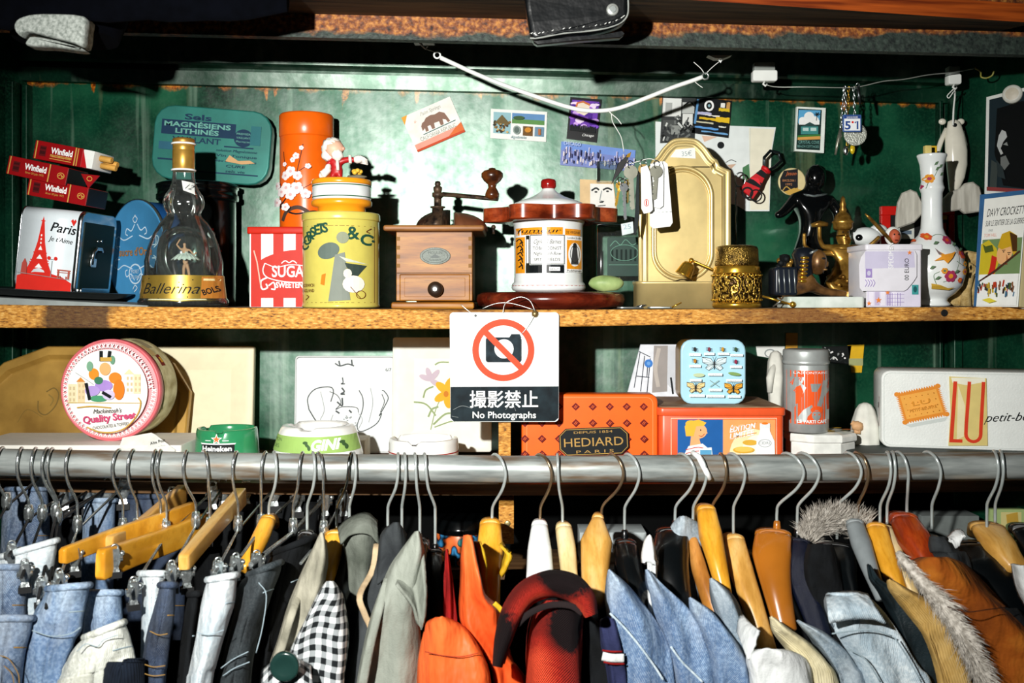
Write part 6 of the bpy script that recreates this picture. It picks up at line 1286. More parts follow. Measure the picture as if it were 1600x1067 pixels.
a.ell(696, 616, 4, 5, ink('#c87818'), n=10); a.ell(730, 600, 8, 14, fo, n=14, rot=30); a.ell(726, 640, 14, 5, fo, n=14, rot=-30)
plate('flower_tray', 'white square tray painted with yellow and mauve lilies', 612, 768, 527, 706, 1.46, 5, mat('cream rimmed tray', '#e8e8dc', .5, spec=.15, var=.04), 32, 8, r=4, art=a)

# ashtrays
mb, p = on2(355, 1.315, 48); M_hg = mat('green glazed ashtray', '#2f8a5a', .2, coat=.4, var=.05)
t = thing('ashtray', 'green round ashtray with a star and a black name banner', 'ashtray', p); n = 80
def ashwall(cx, prof, m, notches, nd, b, half=.09):
    rings = []
    for r, z, top in prof:
        ring = []
        for i in range(n):
            q = 2 * PI * i / n; dz = 0
            if top:
                for c in notches:
                    d = abs((q - c + PI) % (2 * PI) - PI)
                    if d < half * 1.6: dz = nd * max(0, 1 - (d / (half * 1.6)) ** 2)
            ring.append((cx + r * math.cos(q), r * math.sin(q), z + dz))
        rings.append(ring)
    b.loft(rings, m)
ashwall(355, [(46, 753.5, 0), (50, 752, 0), (50.5, 745, 0), (47.2, 690, 0), (46.2, 678, 0), (45, 674, 1), (42, 674, 1), (41, 678, 0), (40, 694, 0), (10, 698, 0)], M_hg, (-PI / 2, PI / 6, 5 * PI / 6), 9, mb)
a = Art(); star(352, 687, 9, Wh); star(352, 687, 6.5, ink('#e8743a')); a.line([(334, 689), (343, 689)], 1, Wh); a.line([(361, 689), (370, 689)], 1, Wh); a.poly([(326, 693), (380, 693), (377, 697), (380, 716), (326, 716), (329, 697)], Wh); a.rect(328, 695, 378, 714, K); a.text('Heineken', 352, 705, 8, Wh, width=45, bold=.03)
RA = lambda v: 46 + (v - 670) * 4.5 / 75
mb.art(a, cylmap(355, 0, RA), step=6, vstep=12, eps=.09); mb.obj('body', t)
mb, p = on2(497, 1.325, 62); M_wg = mat('white opal ashtray', '#f3f5f2', .2, coat=.3, var=.03)
t = thing('ashtray', 'white sloping ashtray with a lime green printed band', 'ashtray', p)
ashwall(497, [(60, 755, 0), (66, 752, 0), (69, 735, 0), (69.5, 716, 0), (60, 682, 0), (57, 675, 0), (54, 671, 1), (44, 671, 1), (40, 676, 0), (36, 690, 0), (10, 694, 0)], M_wg, (-PI / 2 - .15, PI / 6, 5 * PI / 6), 6, mb, .16)
a = Art(); a.rect(420, 683, 574, 708, ink('#9cc068')); a.text('GINI', 518, 703, 16, ink('#fbfdf8'), width=40, shear=.2, rot=-3, bold=.045); a.text('LEMON', 440, 692, 5.5, ink('#5a7a4a'), width=20); a.text('DIS', 440, 702, 6, ink('#5a7a4a'), width=12)
for u in (493, 545):
    for k in range(3): a.ell(u - 3 + 3 * k, 692 + 4 * k, 4, 2.4, ink('#3c5a34'), n=10, rot=40 * k)
RG = lambda v: 60.9 + (v - 682) * 9.6 / 34
mb.art(a, cylmap(497, 0, RG), step=4, vstep=6, eps=.09); mb.obj('body', t)
b, p = on(535, 757, 1.40, True); b.rbox(490, 570, b.ref[1], 688, -2, 60, mat('cream carton', '#dcd8c4', .7), r=2, e=1, axis='z'); solo(b, 'carton', 'small cream carton half hidden behind the lime banded ashtray', 'box', p)
mb, p = on2(662, 1.318, 54); t = thing('ashtray', 'small plain white ashtray with a thin red line', 'ashtray', p)
ashwall(662, [(50, 754, 0), (54, 752, 0), (54.5, 740, 0), (54, 698, 0), (53, 692, 1), (50, 691, 1), (48.5, 696, 0), (47, 710, 0), (10, 712, 0)], M_wg, (-PI / 2 - .2, PI / 6, 5 * PI / 6), 9, mb)
mb.lathe(662, 0, [(54.7, 713), (54.7, 711.2)], ink('#a82a24'), cap0=False, cap1=False); mb.obj('body', t)

# ---------------------------------------------------------------- the sign on the shelf edge
Ys = YF - .006; s = Ys / F; ref = (788, 488)
t = thing('sign', 'white and black no photographs sign hung on the shelf edge', 'sign', W(788, 488, Ys)); b = MB(s, ref); M_sg2 = mat('white sign plate', '#e9eeec', .5, spec=.12, var=.03)
ol = rrect(702.5, 873.5, 488, 659, 6, 5); b.loft([[(x + .008 * (z - 488) * (1 if x < 788 else -.4), y, z) for x, z in inset(ol, d)] for d, y in ((.6, 0), (0, .4), (0, 2.2), (.6, 2.6))], M_sg2); a = Art()
ink_b = mat('scuffed black sign band', '#0e171c', .6, spec=.12, c2='#1c2a30', vs=60); a.poly([(x + .4, z) for x, z in rrect(703.5, 872.5, 604, 658, 5, 5) if z > 612] + [(704, 604.5), (872.6, 604.5)][::1], ink_b) if 0 else a.poly([(704, 604.5), (872.7, 603.5), (872.5, 653), (867, 658), (709, 658.5), (704, 653)], ink_b)
Ro = ink('#e24a2c'); bk = mat('scuffed black camera', '#121c22', .6, spec=.12, c2='#24323a', vs=90)
cxs, czs = 786.5, 547
a.poly([tuple(q_) for q_ in rrect(759, 815, 527, 566, 4, 4)], bk); a.poly([(795, 528), (799, 522), (812, 522), (815, 528)], bk); a.ell(787.5, 545, 15, 15, ink('#f0f3f2'), n=30)
a.ring(cxs, czs, 43.5, 43.5, 10, Ro, 60); a.line([(756, 516.5), (817, 577.5)], 9.5, Ro)
for dx in (-.35, .35):
    for dz in (-.3, .3): a.text('撮影禁止', 787.5 + dx, 634.5 + dz, 21, Wh, width=106)
a.text('No Photographs', 788, 653, 10.5, Wh, width=99, bold=.012)
for pts in ([(708, 640), (722, 634), (738, 638)], [(798, 636), (812, 610)], [(706, 650), (716, 652)], [(790, 640), (800, 630), (806, 642)]): a.curve(pts, .5, Gr)
a.ell(743, 493, 2, 2, ink('#5a5a5a'), n=10); b.art(a, flat(), eps=.07); b.obj('plate', t)
b = MB(s, ref); b.ball((836, -2, 490.5), (5.5, 4, 5.5), mat('old brass stud', '#8a744a', .35, metal=.6)); b.obj('brass_stud', t)
for pts in ([(743, 0, 493), (732, 3, 486), (720, 4, 476)], [(754, 4, 482), (772, 2, 475), (790, 1, 473), (808, 0, 476), (834, -2, 484)], [(790, 1, 473), (802, 0, 467), (815, -1, 464), (828, -2, 470), (836, -3, 486)], [(790, 1, 473), (787, 0, 480), (786, -1, 489)], [(835, -4, 492), (826, -3, 508), (815, -2, 522)]):
    b = MB(s, ref); b.tube(spline(pts, 5), .65, mat('thin hanging wire', '#c6cac6', .3, metal=.6), 6); b.obj('hanging_wire', t)

# ---------------------------------------------------------------- lower shelf, east of the upright
mb, p = on(922, 757, 1.275, True); M_ho = mat('orange gift tin', '#ee641c', .32, var=.04)
t = thing('gift_tin', 'orange gift tin with small dark diamonds and a black name plate', 'tin', p)
mb.rbox(815, 1028, 757, 616, 0, 44, M_ho, r=12, e=3); a = Art(); dr_ = ink('#6a1410'); dr2 = ink('#9a3414')
a.line([tuple(q_) for q_ in rrect(823, 1020, 621, 752, 10, 5)], .8, ink('#f6935a'), True)
for j, v in enumerate((636, 662.5, 688, 713, 738)):
    for i in range(9):
        u = 820 + 26.5 * i - (0 if j else 0)
        if u > 1022: continue
        a.poly([(u - 6.5, v), (u, v - 6.5), (u + 6.5, v), (u, v + 6.5)], dr_); a.line([(u - 2.4, v + 1.6), (u + .6, v - 2.6)], 1, ink('#d8602a')); a.line([(u - .4, v + 2.6), (u + 2.6, v - 1.6)], 1, ink('#d8602a'))
def rot(pts, cx, cz, d):
    c, s_ = math.cos(math.radians(d)), math.sin(math.radians(d)); return [(cx + (x - cx) * c - (z - cz) * s_, cz + (x - cx) * s_ + (z - cz) * c) for x, z in pts]
lb = [(884, 669), (970, 669), (981, 680), (981, 703), (970, 714), (884, 714), (873, 703), (873, 680)]
a.poly(rot(lb, 927, 691, -2.4), K); a.line(rot(inset(lb, 2), 927, 691, -2.4), .8, Gd, True); gt = ink('#b08a4a')
a.text('DEPUIS 1854', 926, 678, 4, gt, width=60, rot=-2.4); a.text('HEDIARD', 927, 699, 14.5, gt, width=92, rot=-2.4, bold=.0); a.text('P A R I S', 929, 710, 5, gt, width=58, rot=-2.4)
mb.art(a, flat(), eps=.08); mb.obj('body', t)

mb, p = on(1128, 757, 1.265, True); M_lo = mat('orange red biscuit tin', '#e0562a', .35, var=.06); M_dtop = mat('scuffed tin top', '#a88a66', .6, c2='#7a5438', vs=30)
t = thing('biscuit_tin', 'orange red biscuit tin with a boy in a yellow cap', 'tin', p)
mb.rbox(1031, 1226, 757, 648, 2, 176, M_lo, r=8, e=2, axis='z'); a = Art()
a.line([(1049, 757), (1049, 655), (1214, 655), (1214, 757)], 1.4, ink('#f2d9b8')); a.rect(1059, 657, 1130, 752, ink('#1a5a9e')); a.rect(1130, 657, 1212, 752, ink('#f0a060')); a.ell(1176, 716, 36, 44, ink('#f6dcae'), n=30); a.ell(1184, 716, 26, 34, ink('#faf0d8'), n=30)
hr = ink('#e8b23a'); sk = ink('#eeaa74')
a.poly([(1080, 684), (1092, 684), (1096, 700), (1078, 702)], sk); a.ell(1092, 676, 13, 12, sk, n=18); a.poly([(1101, 672), (1106, 679), (1100, 682)], sk); a.poly([(1072, 684), (1070, 668), (1076, 660), (1092, 657), (1104, 662), (1100, 667), (1088, 668), (1084, 684)], hr); a.ell(1080, 664, 9, 6, hr, n=14); a.ell(1095, 674, 1, 1.6, K, n=6); a.curve([(1092, 683), (1097, 684), (1101, 680)], 1, ink('#b0402a'), n=4)
a.poly([(1076, 700), (1098, 696), (1112, 708), (1118, 752), (1070, 752), (1068, 716)], Wh)
for k in range(8): a.curve([(1072, 706 + k * 6), (1092, 702 + k * 6), (1112, 708 + k * 6)], 1.4, ink('#c84030'), n=3)
a.poly([(1092, 704), (1112, 702), (1114, 722), (1094, 724)], ink('#eef2ee')); a.rect(1094, 706, 1112, 714, ink('#5aa0c8')); a.rect(1094, 714, 1112, 720, ink('#8ab45a'))
a.poly([(1060, 724), (1068, 712), (1074, 720), (1072, 752), (1060, 752)], ink('#e8e8ea'))
a.text('ÉDITION', 1160, 674, 9, Wh, width=40, shear=.3, rot=-11, bold=.03); a.text('LIMITÉE', 1159, 685, 9, Wh, width=38, shear=.3, rot=-11, bold=.03)
for q_ in ([(1140, 670), (1182, 661)], [(1140, 688), (1182, 678)]): a.line(q_, 1, ink('#e89a4a'))
a.ell(1172, 694, 12, 4.5, ink('#d8a83a'), n=18); a.ell(1162, 706, 17, 5.5, ink('#d8a83a'), n=20); a.ell(1162, 705, 14, 4, ink('#e6c05a'), n=20)
a.poly([(1188, 664), (1202, 664), (1203, 676), (1210, 692), (1212, 752), (1180, 752), (1182, 692), (1187, 676)], ink('#eef0f0')); a.rect(1187, 663, 1203, 671, ink('#dfe4e6')); a.ell(1195, 663, 5, 2, Or, n=10); a.text('CIDRE', 1195, 697, 5, Gr, width=18); a.ring(1195, 695, 10, 6, .8, Gr, 20)
mb.art(a, lambda u, v, l: (u, 2 - l, v), eps=.08); mb.obj('body', t)
b = MB(mb.k, mb.ref); b.kz = mb.kz; b.rbox(1028, 1229, 651, 638, 0, 180, M_lo, r=9, e=1.6, axis='z'); b.rbox(1032, 1225, 638.4, 636.6, 5, 174, M_dtop, r=8, e=.6, axis='z'); b.obj('lid', t)
zl = p.z + (757 - 636.6) * mb.kz
Yi = 1.30; b = MB(Yi / F, (1114, 634)); t = thing('insect_tin', 'light blue rounded tin printed with butterflies and other insects', 'tin', ((1114 - 800) * Yi / F, Yi, zl), rz=-2); r_ = b.ref
M_lb = mat('light blue tin', '#a6d2e4', .3, var=.03)
b.rbox(1064, 1165, 634, 533, 0, 9, M_lb, r=17, e=2.4); a = Art(); wl = ink('#eaf4f6')
def bfly(u, v, w, h, m, edge):
    for sg in (-1, 1):
        up = [(u, v - h * .05), (u + sg * w * .3, v - h * .42), (u + sg * w, v - h * .5), (u + sg * w * .95, v - h * .1), (u + sg * w * .35, v + h * .12)]; lo = [(u, v + h * .02), (u + sg * w * .5, v + h * .08), (u + sg * w * .72, v + h * .3), (u + sg * w * .45, v + h * .5), (u + sg * w * .1, v + h * .3)]
        for pl_ in (up, lo): a.poly(pl_, m); a.line(pl_, .9, edge, True); c = (sum(q_[0] for q_ in pl_) / 5, sum(q_[1] for q_ in pl_) / 5); [a.line([pl_[0], q_], .5, edge) for q_ in pl_[2:4]]
    a.line([(u, v - h * .3), (u, v + h * .4)], 1.6, edge); a.line([(u, v - h * .25), (u - w * .15, v - h * .55)], .4, edge); a.line([(u, v - h * .25), (u + w * .15, v - h * .55)], .4, edge)
bfly(1116, 571, 19, 21, ink('#cfe2e6'), K); bfly(1087, 608, 14, 17, ink('#e4c88a'), K); bfly(1145, 609, 14, 17, ink('#e0a030'), K)
for u, v, m in ((1085, 548, ink('#2c2c2c')), (1107, 548, ink('#8a3a4a')), (1128, 548, ink('#d8a030')), (1148, 548, ink('#3c5a3a')), (1085, 566, ink('#c88a2a')), (1148, 567, ink('#a0284a'))):
    a.ell(u, v, 2.2, 3.6, m, n=10)
    for k in (-1, 0, 1): a.line([(u - 5, v + 2 * k - 1), (u + 5, v + 2 * k + 1)], .5, K)
a.ell(1091, 588, 9, 3, ink('#b8c8a0'), n=14); a.ell(1146, 586, 10, 2.6, ink('#7a9a5a'), n=14, rot=8); a.line([(1108, 596), (1122, 606)], 1, ink('#7a8a80')); a.line([(1122, 596), (1108, 606)], 1, ink('#8aa08a'))
for u, v, w in ((1085, 556, 18), (1107, 555, 16), (1129, 555, 18), (1149, 557, 20), (1085, 574, 18), (1148, 575, 18), (1086, 596, 18), (1116, 587, 22), (1145, 596, 24), (1088, 620, 24), (1116, 611, 20), (1116, 620.5, 28), (1145, 621, 20)): a.rect(u - w / 2, v - 2, u + w / 2, v + 2, wl); a.text('papillon', u, v + 1.2, 2, Gr, width=w * .8)
b.art(a, flat(), eps=.09); b.obj('lid', t)
b = MB(Yi / F, r_); b.rbox(1066, 1163, 634, 535, 9, 82, mat('gold lacquered tin', '#b08a44', .35, metal=.5), r=16, e=1.4); b.obj('body', t)
# picture board with a cradle, behind
oc = [(1003, 538), (1066, 538), (1074, 720), (968, 720)]; t, (s, ref) = lean('picture_board', 'white board with a pencil drawing of a ladder and blue button', 'picture', oc, 720, 1.44, 5)
b = MB(s, ref); b.prism([(1003, 538), (1070, 538), (1080, 720), (958, 720), (982, 612)], 0, 5, mat('pale board', '#dfe3ea', .5), e=1); a = Art(); pc = ink('#3a3f48')
a.poly([(1024, 540), (1046, 540), (1044, 612), (1020, 614)], ink('#9a9490')); a.poly([(1046, 540), (1066, 540), (1060, 618), (1044, 600)], ink('#c8ccd2')); a.curve([(1032, 544), (1026, 575), (1030, 605)], 6, ink('#b8b0a8')); a.line([(1050, 590), (1053, 616)], 3, K)
for pts in ([(1002, 550), (992, 606)], [(1009, 556), (1002, 612)], [(1018, 560), (1012, 614)], [(1000, 549), (1018, 558)], [(996, 588), (1016, 590)], [(1014, 563), (1012, 590)]): a.line(pts, 1.3, pc)
a.ell(1015, 568, 6.5, 6.5, ink('#3a7ac8'), n=18); a.ell(1015, 568, 3, 3, ink('#6aa0dc'), n=12); b.art(a, flat()); b.obj('board', t)

mb, p = on2(1281, 1.335, 40); t = thing('octagonal_box', 'white eight sided lidded box painted with orange flowers', 'box', p); M_oct = mat('white porcelain box', '#eceee8', .25, coat=.3)
def octo(r, z, sq=.8): return [(1281 + r * math.cos(PI / 8 + PI / 4 * k), sq * r * math.sin(PI / 8 + PI / 4 * k), z) for k in range(8)]
mb.loft([octo(50, 751), octo(53, 749), octo(53, 695), octo(52, 693)], M_oct, smooth=False); a = Art()
for u in (1262, 1295): a.ring(u, 718, 8, 6, 1.2, ink('#d8923a'), 14); a.ell(u, 714, 3, 3, ink('#c8602a'), n=8)
mb.art(a, lambda u, v, l: (u, -53 * .8 * .924 - l, v)); mb.obj('body', t)
b = MB(mb.k, mb.ref); b.kz = mb.kz; b.loft([octo(54, 693), octo(56, 691), octo(56, 684), octo(54, 680), octo(40, 677)], M_oct, smooth=False); a = Art()
for k in range(9):
    q = 2 * PI * k / 9; a.ell(1281 + 42 * math.cos(q), 28 * math.sin(q), 8, 5, ink(('#d86a2a', '#e0b030', '#4a6a3a')[k % 3]), n=10)
b.art(a, lambda u, v, l: (u, v, 676 - l), eps=.15); b.obj('lid', t)
zo = p.z + (mb.ref[1] - 677) * mb.kz
b = MB(1.325 / F, (1259, 676)); t = thing('coffee_tin', 'silver cylindrical tin with an orange printed party scene', 'tin', ((1259 - 800) * 1.325 / F, 1.325, zo + .0003)); r_ = b.ref; M_si = mat('silver tin', '#b2b8b6', .36, metal=.4)
b.lathe(1259, 0, [(33, 676), (34.5, 674), (34.5, 573), (34, 571)], M_si, n=56); a = Art(); oo = ink('#ec5a22')
a.rect(1226, 580, 1292, 662, oo); sv = M_si
for pts in ([(1228, 590), (1248, 590), (1244, 600), (1250, 606), (1240, 626), (1228, 650)], [(1256, 600), (1274, 600), (1266, 612), (1258, 612)], [(1276, 596), (1290, 592), (1290, 612), (1280, 618), (1272, 640), (1266, 634), (1272, 618)], [(1236, 655), (1246, 640), (1258, 632), (1262, 640), (1252, 650), (1250, 658), (1236, 658)], [(1282, 634), (1290, 626), (1290, 656), (1280, 656)]): a.poly(pts, sv)
for pts in ([(1236, 606), (1242, 602), (1246, 612), (1242, 628), (1236, 632)], [(1284, 616), (1288, 612), (1290, 640), (1284, 640)]): a.poly(pts, oo)
for u, v in ((1230, 600), (1234, 612), (1286, 600), (1240, 594), (1284, 606)): a.line([(u, v), (u + 4, v - 8), (u + 2, v + 2)], 1.4, oo)
a.ell(1266, 640, 10, 6, oo, n=16); a.ell(1265, 648, 7, 8, sv, n=14); a.line([(1258, 642), (1272, 642)], 1.2, oo)
for u, v in ((1262, 647), (1269, 647)): a.ell(u, v, 1.4, 1.4, oo, n=6)
a.text('LA FONTAINE', 1259, 585, 3.6, Wh, width=50); a.text('LE PARTI CAFÉ', 1260, 660, 5, Wh, width=44, bold=.03)
b.art(a, cylmap(1259, 0, 34.5), step=5, eps=.07); b.obj('body', t)
b = MB(1.325 / F, r_); b.lathe(1259, 0, [(34.5, 572), (36, 570), (36, 566), (35, 565), (35, 552), (34, 549), (28, 548)], M_si, n=56); b.obj('lid', t)
# papers taped to the back wall
q = [(1181, 541), (1226, 541), (1224, 556), (1208, 560), (1183, 556)]; a = Art(); a.ring(1203, 552, 8, 6, 2, Gr, 18)
card('white_paper', 'white torn paper strip with a grey ring under the shelf', q, M_paper, a, 'paper')
q = [(1228, 520), (1246, 520), (1246, 549), (1227, 549)]; card('yellow_paper', 'amber brown paper strip above the silver orange tin', q, mat('amber paper', '#c8922a', .5), None, 'paper')
q = [(1284, 541), (1330, 540), (1326, 570), (1288, 566)]; a = Art()
for k in range(26): x, y = 1287 + rr.random() * 36, 543 + rr.random() * 22; a.line([(x, y), (x + rr.uniform(-6, 6), y + rr.uniform(-5, 5))], rr.uniform(1, 3), ink(rr.choice(('#d8dcd8', '#8a8e8c', '#f0f0ee', '#202424'))))
card('clipping', 'black and white photo clipping beside the yellow paper strip', q, mat('dark print', '#101414', .4), a, 'clipping')
q = [(1324, 539), (1350, 538), (1346, 582), (1330, 582)]; a = Art(); a.rect(1326, 560, 1348, 571, ink('#a8ac7a')); card('yellow_strip', 'bright yellow paper strip held by greenish tape', q, mat('yellow paper', '#e8b820', .5), a, 'paper')
b, p = on(1212, 757, 1.46, True); t = thing('plaster_hand', 'tall white plaster ornament half hidden behind the insect tin', 'ornament', p); b.lathe(1212, 0, [(14, b.ref[1]), (10, 700), (9, 660), (11, 620), (14, 590), (12, 565), (8, 552), (3, 548)], mat('white plaster', '#dcdcd2', .7), n=24, lobes=5, amp=.08); b.tube([(1208, -6, 570), (1200, -12, 590), (1200, -10, 612)], [5, 6, 4], MATS['white plaster'], 10); b.obj('body', t)
b, p = on(1345, 757, 1.37, True); t = thing('kneeling_figurine', 'white draped figurine holding a tan bundle behind the cream tin', 'figurine', p); b.lathe(1352, 0, [(30, b.ref[1]), (28, 720), (22, 690), (20, 660), (14, 640), (9, 632), (3, 629)], mat('white plaster', '#dcdcd2', .7), n=28, lobes=7, amp=.06); b.obj('robe', t)
q = MB(b.k, b.ref); q.ball((1334, -16, 664), (9, 8, 8), mat('tan painted bundle', '#d8a878', .6), bump=.3); q.tube([(1326, -14, 658), (1334, -18, 664), (1342, -14, 668)], [4, 5, 4], MATS['tan painted bundle'], 8); q.tube([(1330, -15, 672), (1338, -19, 672)], [4, 4], MATS['tan painted bundle'], 8); q.obj('bundle', t)
# cream biscuit tin on a dark carton
b, p = on(1480, 750, 1.27, True); b.rbox(1338, 1700, 750, 712, 8, 150, mat('dark green carton', '#0e2420', .6), r=3, e=1, axis='z'); solo(b, 'carton', 'dark carton under the cream butter biscuit tin', 'box', p)
zc = p.z + 38 * b.kz
Yl = 1.335; s = Yl / F; t = thing('biscuit_tin', 'long cream biscuit tin with a butter biscuit and red capital letters', 'tin', Vector(((1377 - 800) * Yl / F, Yl, zc)), rz=-13)
M_lu = mat('cream hammered tin', '#e6eae6', .4, bump=.25, bs=350, var=.03); b = MB(s, (1377, 712)); b.kz = s * .935; hh = (712 - 588) 
b.rbox(1377, 1650, 712, 584, 0, 96, M_lu, r=13, e=2.4); a = Art(); a.line(rrect(1381, 1646, 588, 708, 11, 5), .8, ink('#c4ccc8'), True)
bis = [(1398, 622), (1460, 606), (1474, 656), (1411, 672)]; f = quadmap(bis); bo = ink('#e08a2c'); bi = ink('#eda94a')
n = 17
pts = []
for i in range(n * 2 + 1): pts.append(f(i / (n * 2), -.03 if i % 2 else .04))
for i in range(n * 2 + 1): pts.append(f(1.03 if i % 2 else .96, i / (n * 2)))
for i in range(n * 2 + 1): pts.append(f(1 - i / (n * 2), 1.03 if i % 2 else .96))
for i in range(n * 2 + 1): pts.append(f(-.03 if i % 2 else .04, 1 - i / (n * 2)))
a.poly([(1412, 674), (1474, 659), (1470, 666), (1420, 678)], ink('#c9d0cc')); a.poly(pts, bo); a.poly([f(.08, .12), f(.92, .12), f(.92, .88), f(.08, .88)], bi)
for c in ((.02, .04), (.98, .04), (.98, .96), (.02, .96)): a.ell(*f(*c), 4, 4, bo, n=12)
for i in range(6):
    for j in range(4): a.ell(*f(.16 + .136 * i, .22 + .19 * j), .9, .9, ink('#b8701c'), n=6)
a.text('LU', *f(.5, .5), 8, ink('#d8902e'), width=26, rot=-14); a.text('PETIT-BEURRE', *f(.5, .68), 5, ink('#d8902e'), width=40, rot=-14)
a.poly([(1475, 592), (1528, 594), (1530, 704), (1474, 706), (1477, 650)], ink('#d8c47a')); a.poly([(1478, 594), (1526, 594), (1526, 600), (1500, 606), (1480, 602)], ink('#e8e6d2')); a.poly([(1488, 606), (1498, 640), (1496, 690), (1486, 696)], ink('#e6dcb0')); lr = ink('#d23a1c')
a.line([(1484, 600), (1478, 700)], 5.5, lr); a.line([(1475.5, 697.5), (1494, 697.5)], 5.5, lr)
a.line([(1504, 600)] + [(1500 - .4, 670)] + [(1499 + 10.5 - 10.5 * math.cos(PI * k / 10), 686 + 12 * math.sin(PI * k / 10)) for k in range(11)] + [(1520.5, 670), (1524, 600)], 5, lr)
a.text('petit-beurre', 1572, 662, 15, K, width=92, shear=.5, rot=-4, bold=-.012)
b.art(a, flat(), eps=.1); a2 = Art(); a2.rect(20, 630, 28, 680, ink('#c8b8b8'))
for k in range(3): a2.line([(26 + 3 * k, 640), (30 + 3 * k, 650)], 1.4, K)
b.art(a2, lambda u, v, l: (1377 - l, u, v)); b.obj('body', t)

# ---------------------------------------------------------------- below: hidden board, printed can, books
mb = MB(); mb.rbox(-.72, .70, 1.112, 1.126, 1.385, 1.499, M_shelf2, r=.001, e=.0005); solo(mb, 'wall_shelf', 'lowest dark shelf board behind the hanging clothes', 'shelf')
zz = 1.126; Yc = 1.437; rowb = HY + (EYE - zz) * F / Yc
b = MB(Yc / F, (720, rowb)); t = thing('printed_can', 'black lidded can with orange and blue leaf pattern behind the hangers', 'can', ((720 - 800) * Yc / F, Yc, zz))
m, N, L, bb = node_mat('leaf print'); tc = N.new('ShaderNodeTexCoord'); n_ = noise_node(N, L, tc.outputs['Object'], 45, 1)
L.new(ramp(N, L, n_, [(.36, '#0c1014'), (.40, '#3a8ac0'), (.47, '#0c1014'), (.50, '#d8602a'), (.58, '#e07a3a'), (.60, '#0c1014'), (.66, '#2fa0a0')]), bb.inputs['Base Color']); bb.inputs['Roughness'].default_value = .3
b.lathe(720, 0, [(38, rowb), (40, rowb - 2), (40, 830), (39, 828)], m, n=48); b.obj('body', t); b = MB(Yc / F, (720, rowb)); b.lathe(720, 0, [(40, 829), (43, 827), (43, 818), (41, 816), (41, 808), (38, 806)], M_black, n=48); b.obj('lid', t)
def lowbox(name, label, cat, x0, x1, top, Y, D, m, art=None):
    r_ = HY + (EYE - zz) * F / Y; b = MB(Y / F, ((x0 + x1) / 2, r_)); b.rbox(x0, x1, r_, top, 0, D, m, r=1, e=.6); 
    if art: b.art(art, flat())
    return solo(b, name, label, cat, W((x0 + x1) / 2, r_, Y))
a = Art(); a.rect(1564, 800, 1596, 826, ink('#d8cc8a')); a.poly([(1572, 804), (1590, 800), (1592, 822), (1574, 824)], ink('#c8a040')); a.rect(1600, 796, 1640, 850, ink('#d8802a'))
lowbox('book', 'green and yellow picture book on the lowest shelf', 'book', 1548, 1650, 796, 1.40, 14, mat('green picture book', '#a9bf7e', .5), a)
lowbox('folded_cloth', 'folded white cloth on the lowest shelf behind the pale hangers', 'cloth', 906, 1010, 832, 1.42, 60, mat('white folded cloth', '#b9c2c2', .9))
lowbox('folded_cloth', 'grey folded cloth on the lowest shelf behind the dark collars', 'cloth', 1440, 1530, 806, 1.42, 60, mat('grey folded cloth', '#6f7674', .9))
# ---------------------------------------------------------------- the rail
YP = 1.135; RP_ = 21 * YP / F
PROW = [(-100, 720), (0, 722), (400, 729), (800, 733), (1200, 731), (1600, 727), (1700, 726)]
def prow(px): return interp(PROW, px)
mb = MB(); P = []
for i in range(41):
    px = -140 + i * 47; P.append(tuple(W(px, prow(px), YP)))
m, N, L, bb = node_mat('worn galvanised steel'); tc = N.new('ShaderNodeTexCoord'); o = tc.outputs['Object']
a_ = ramp(N, L, noise_node(N, L, o, 1, 6, (14, 90, 90)), [(.35, '#787f7d'), (.6, '#aab0ad')]); r2 = noise_node(N, L, o, 1, 4, (9, 60, 60))
L.new(mixc(N, L, ramp(N, L, r2, [(.5, 0.0), (.64, .8)]), a_, '#6a4e2c'), bb.inputs['Base Color']); bb.inputs['Metallic'].default_value = .35; bb.inputs['Roughness'].default_value = .4
mb.tube(P, RP_, m, 32, raw=True); solo(mb, 'clothes_rail', 'long horizontal steel clothes rail carrying all the hangers', 'clothes rail')

# ---------------------------------------------------------------- hangers
M_hk = mat('zinc hook wire', '#b9c2c0', .3, metal=.45, var=.1); M_hk2 = mat('bronze hook wire', '#9a8468', .3, metal=.85)
M_hw = {'yellow': wood('yellow varnished wood', '#b8781a', '#dd9c2a', '#eeb648', (70, 9, 22), .3), 'tan': wood('pale tan wood', '#a9772e', '#cf9c4c', '#e2bc78', (70, 9, 22), .35), 'cream': wood('cream wood', '#c0a268', '#dcc690', '#ebdcb4', (70, 9, 22), .4),
        'brown': wood('brown hanger wood', '#8a5420', '#b87a34', '#cf9450', (70, 9, 22), .35), 'red': wood('red varnished wood', '#5a1a08', '#96340f', '#b5521c', (70, 9, 22), .25), 'amber': mat('amber moulded plastic', '#a8641c', .25, coat=.4, var=.2, vs=12),
        'black': mat('black moulded plastic', '#05080a', .3, spec=.5, coat=.5, var=.2), 'navy': mat('glittery navy plastic', '#0c1226', .25, bump=.6, bs=1200, var=.3, vs=700), 'grey': mat('grey moulded plastic', '#7f8688', .4), 'white': mat('white moulded plastic', '#dfe4e4', .35)}
def hook(t, xt, xr, xs, row, m=M_hk, r=.0017, kink=0):
    c = prow(xt); top = c - 23
    tip = [(xt - .5 * (xr - xt), c + 10, YP + .021), (xt - .35 * (xr - xt), c - 14, YP + .014)]
    P = [W(*q) for q in spline(tip + [(xt, top, YP - .002), (xt + .62 * (xr - xt), c - 14, YP - .0185), (xr, c + 8, YP - .0215), (xr - .25 * (xr - xs), c + 32, YP - .017), (xs + .10 * (xr - xs), c + 56, YP - .004), (xs, c + 70, YP), (xs, max(row, c + 74), YP)], 5)]
    o = t.location; b = MB(); b.tube([tuple(p - o) for p in P], r, m, 10, raw=True); return b.obj('hook', t)
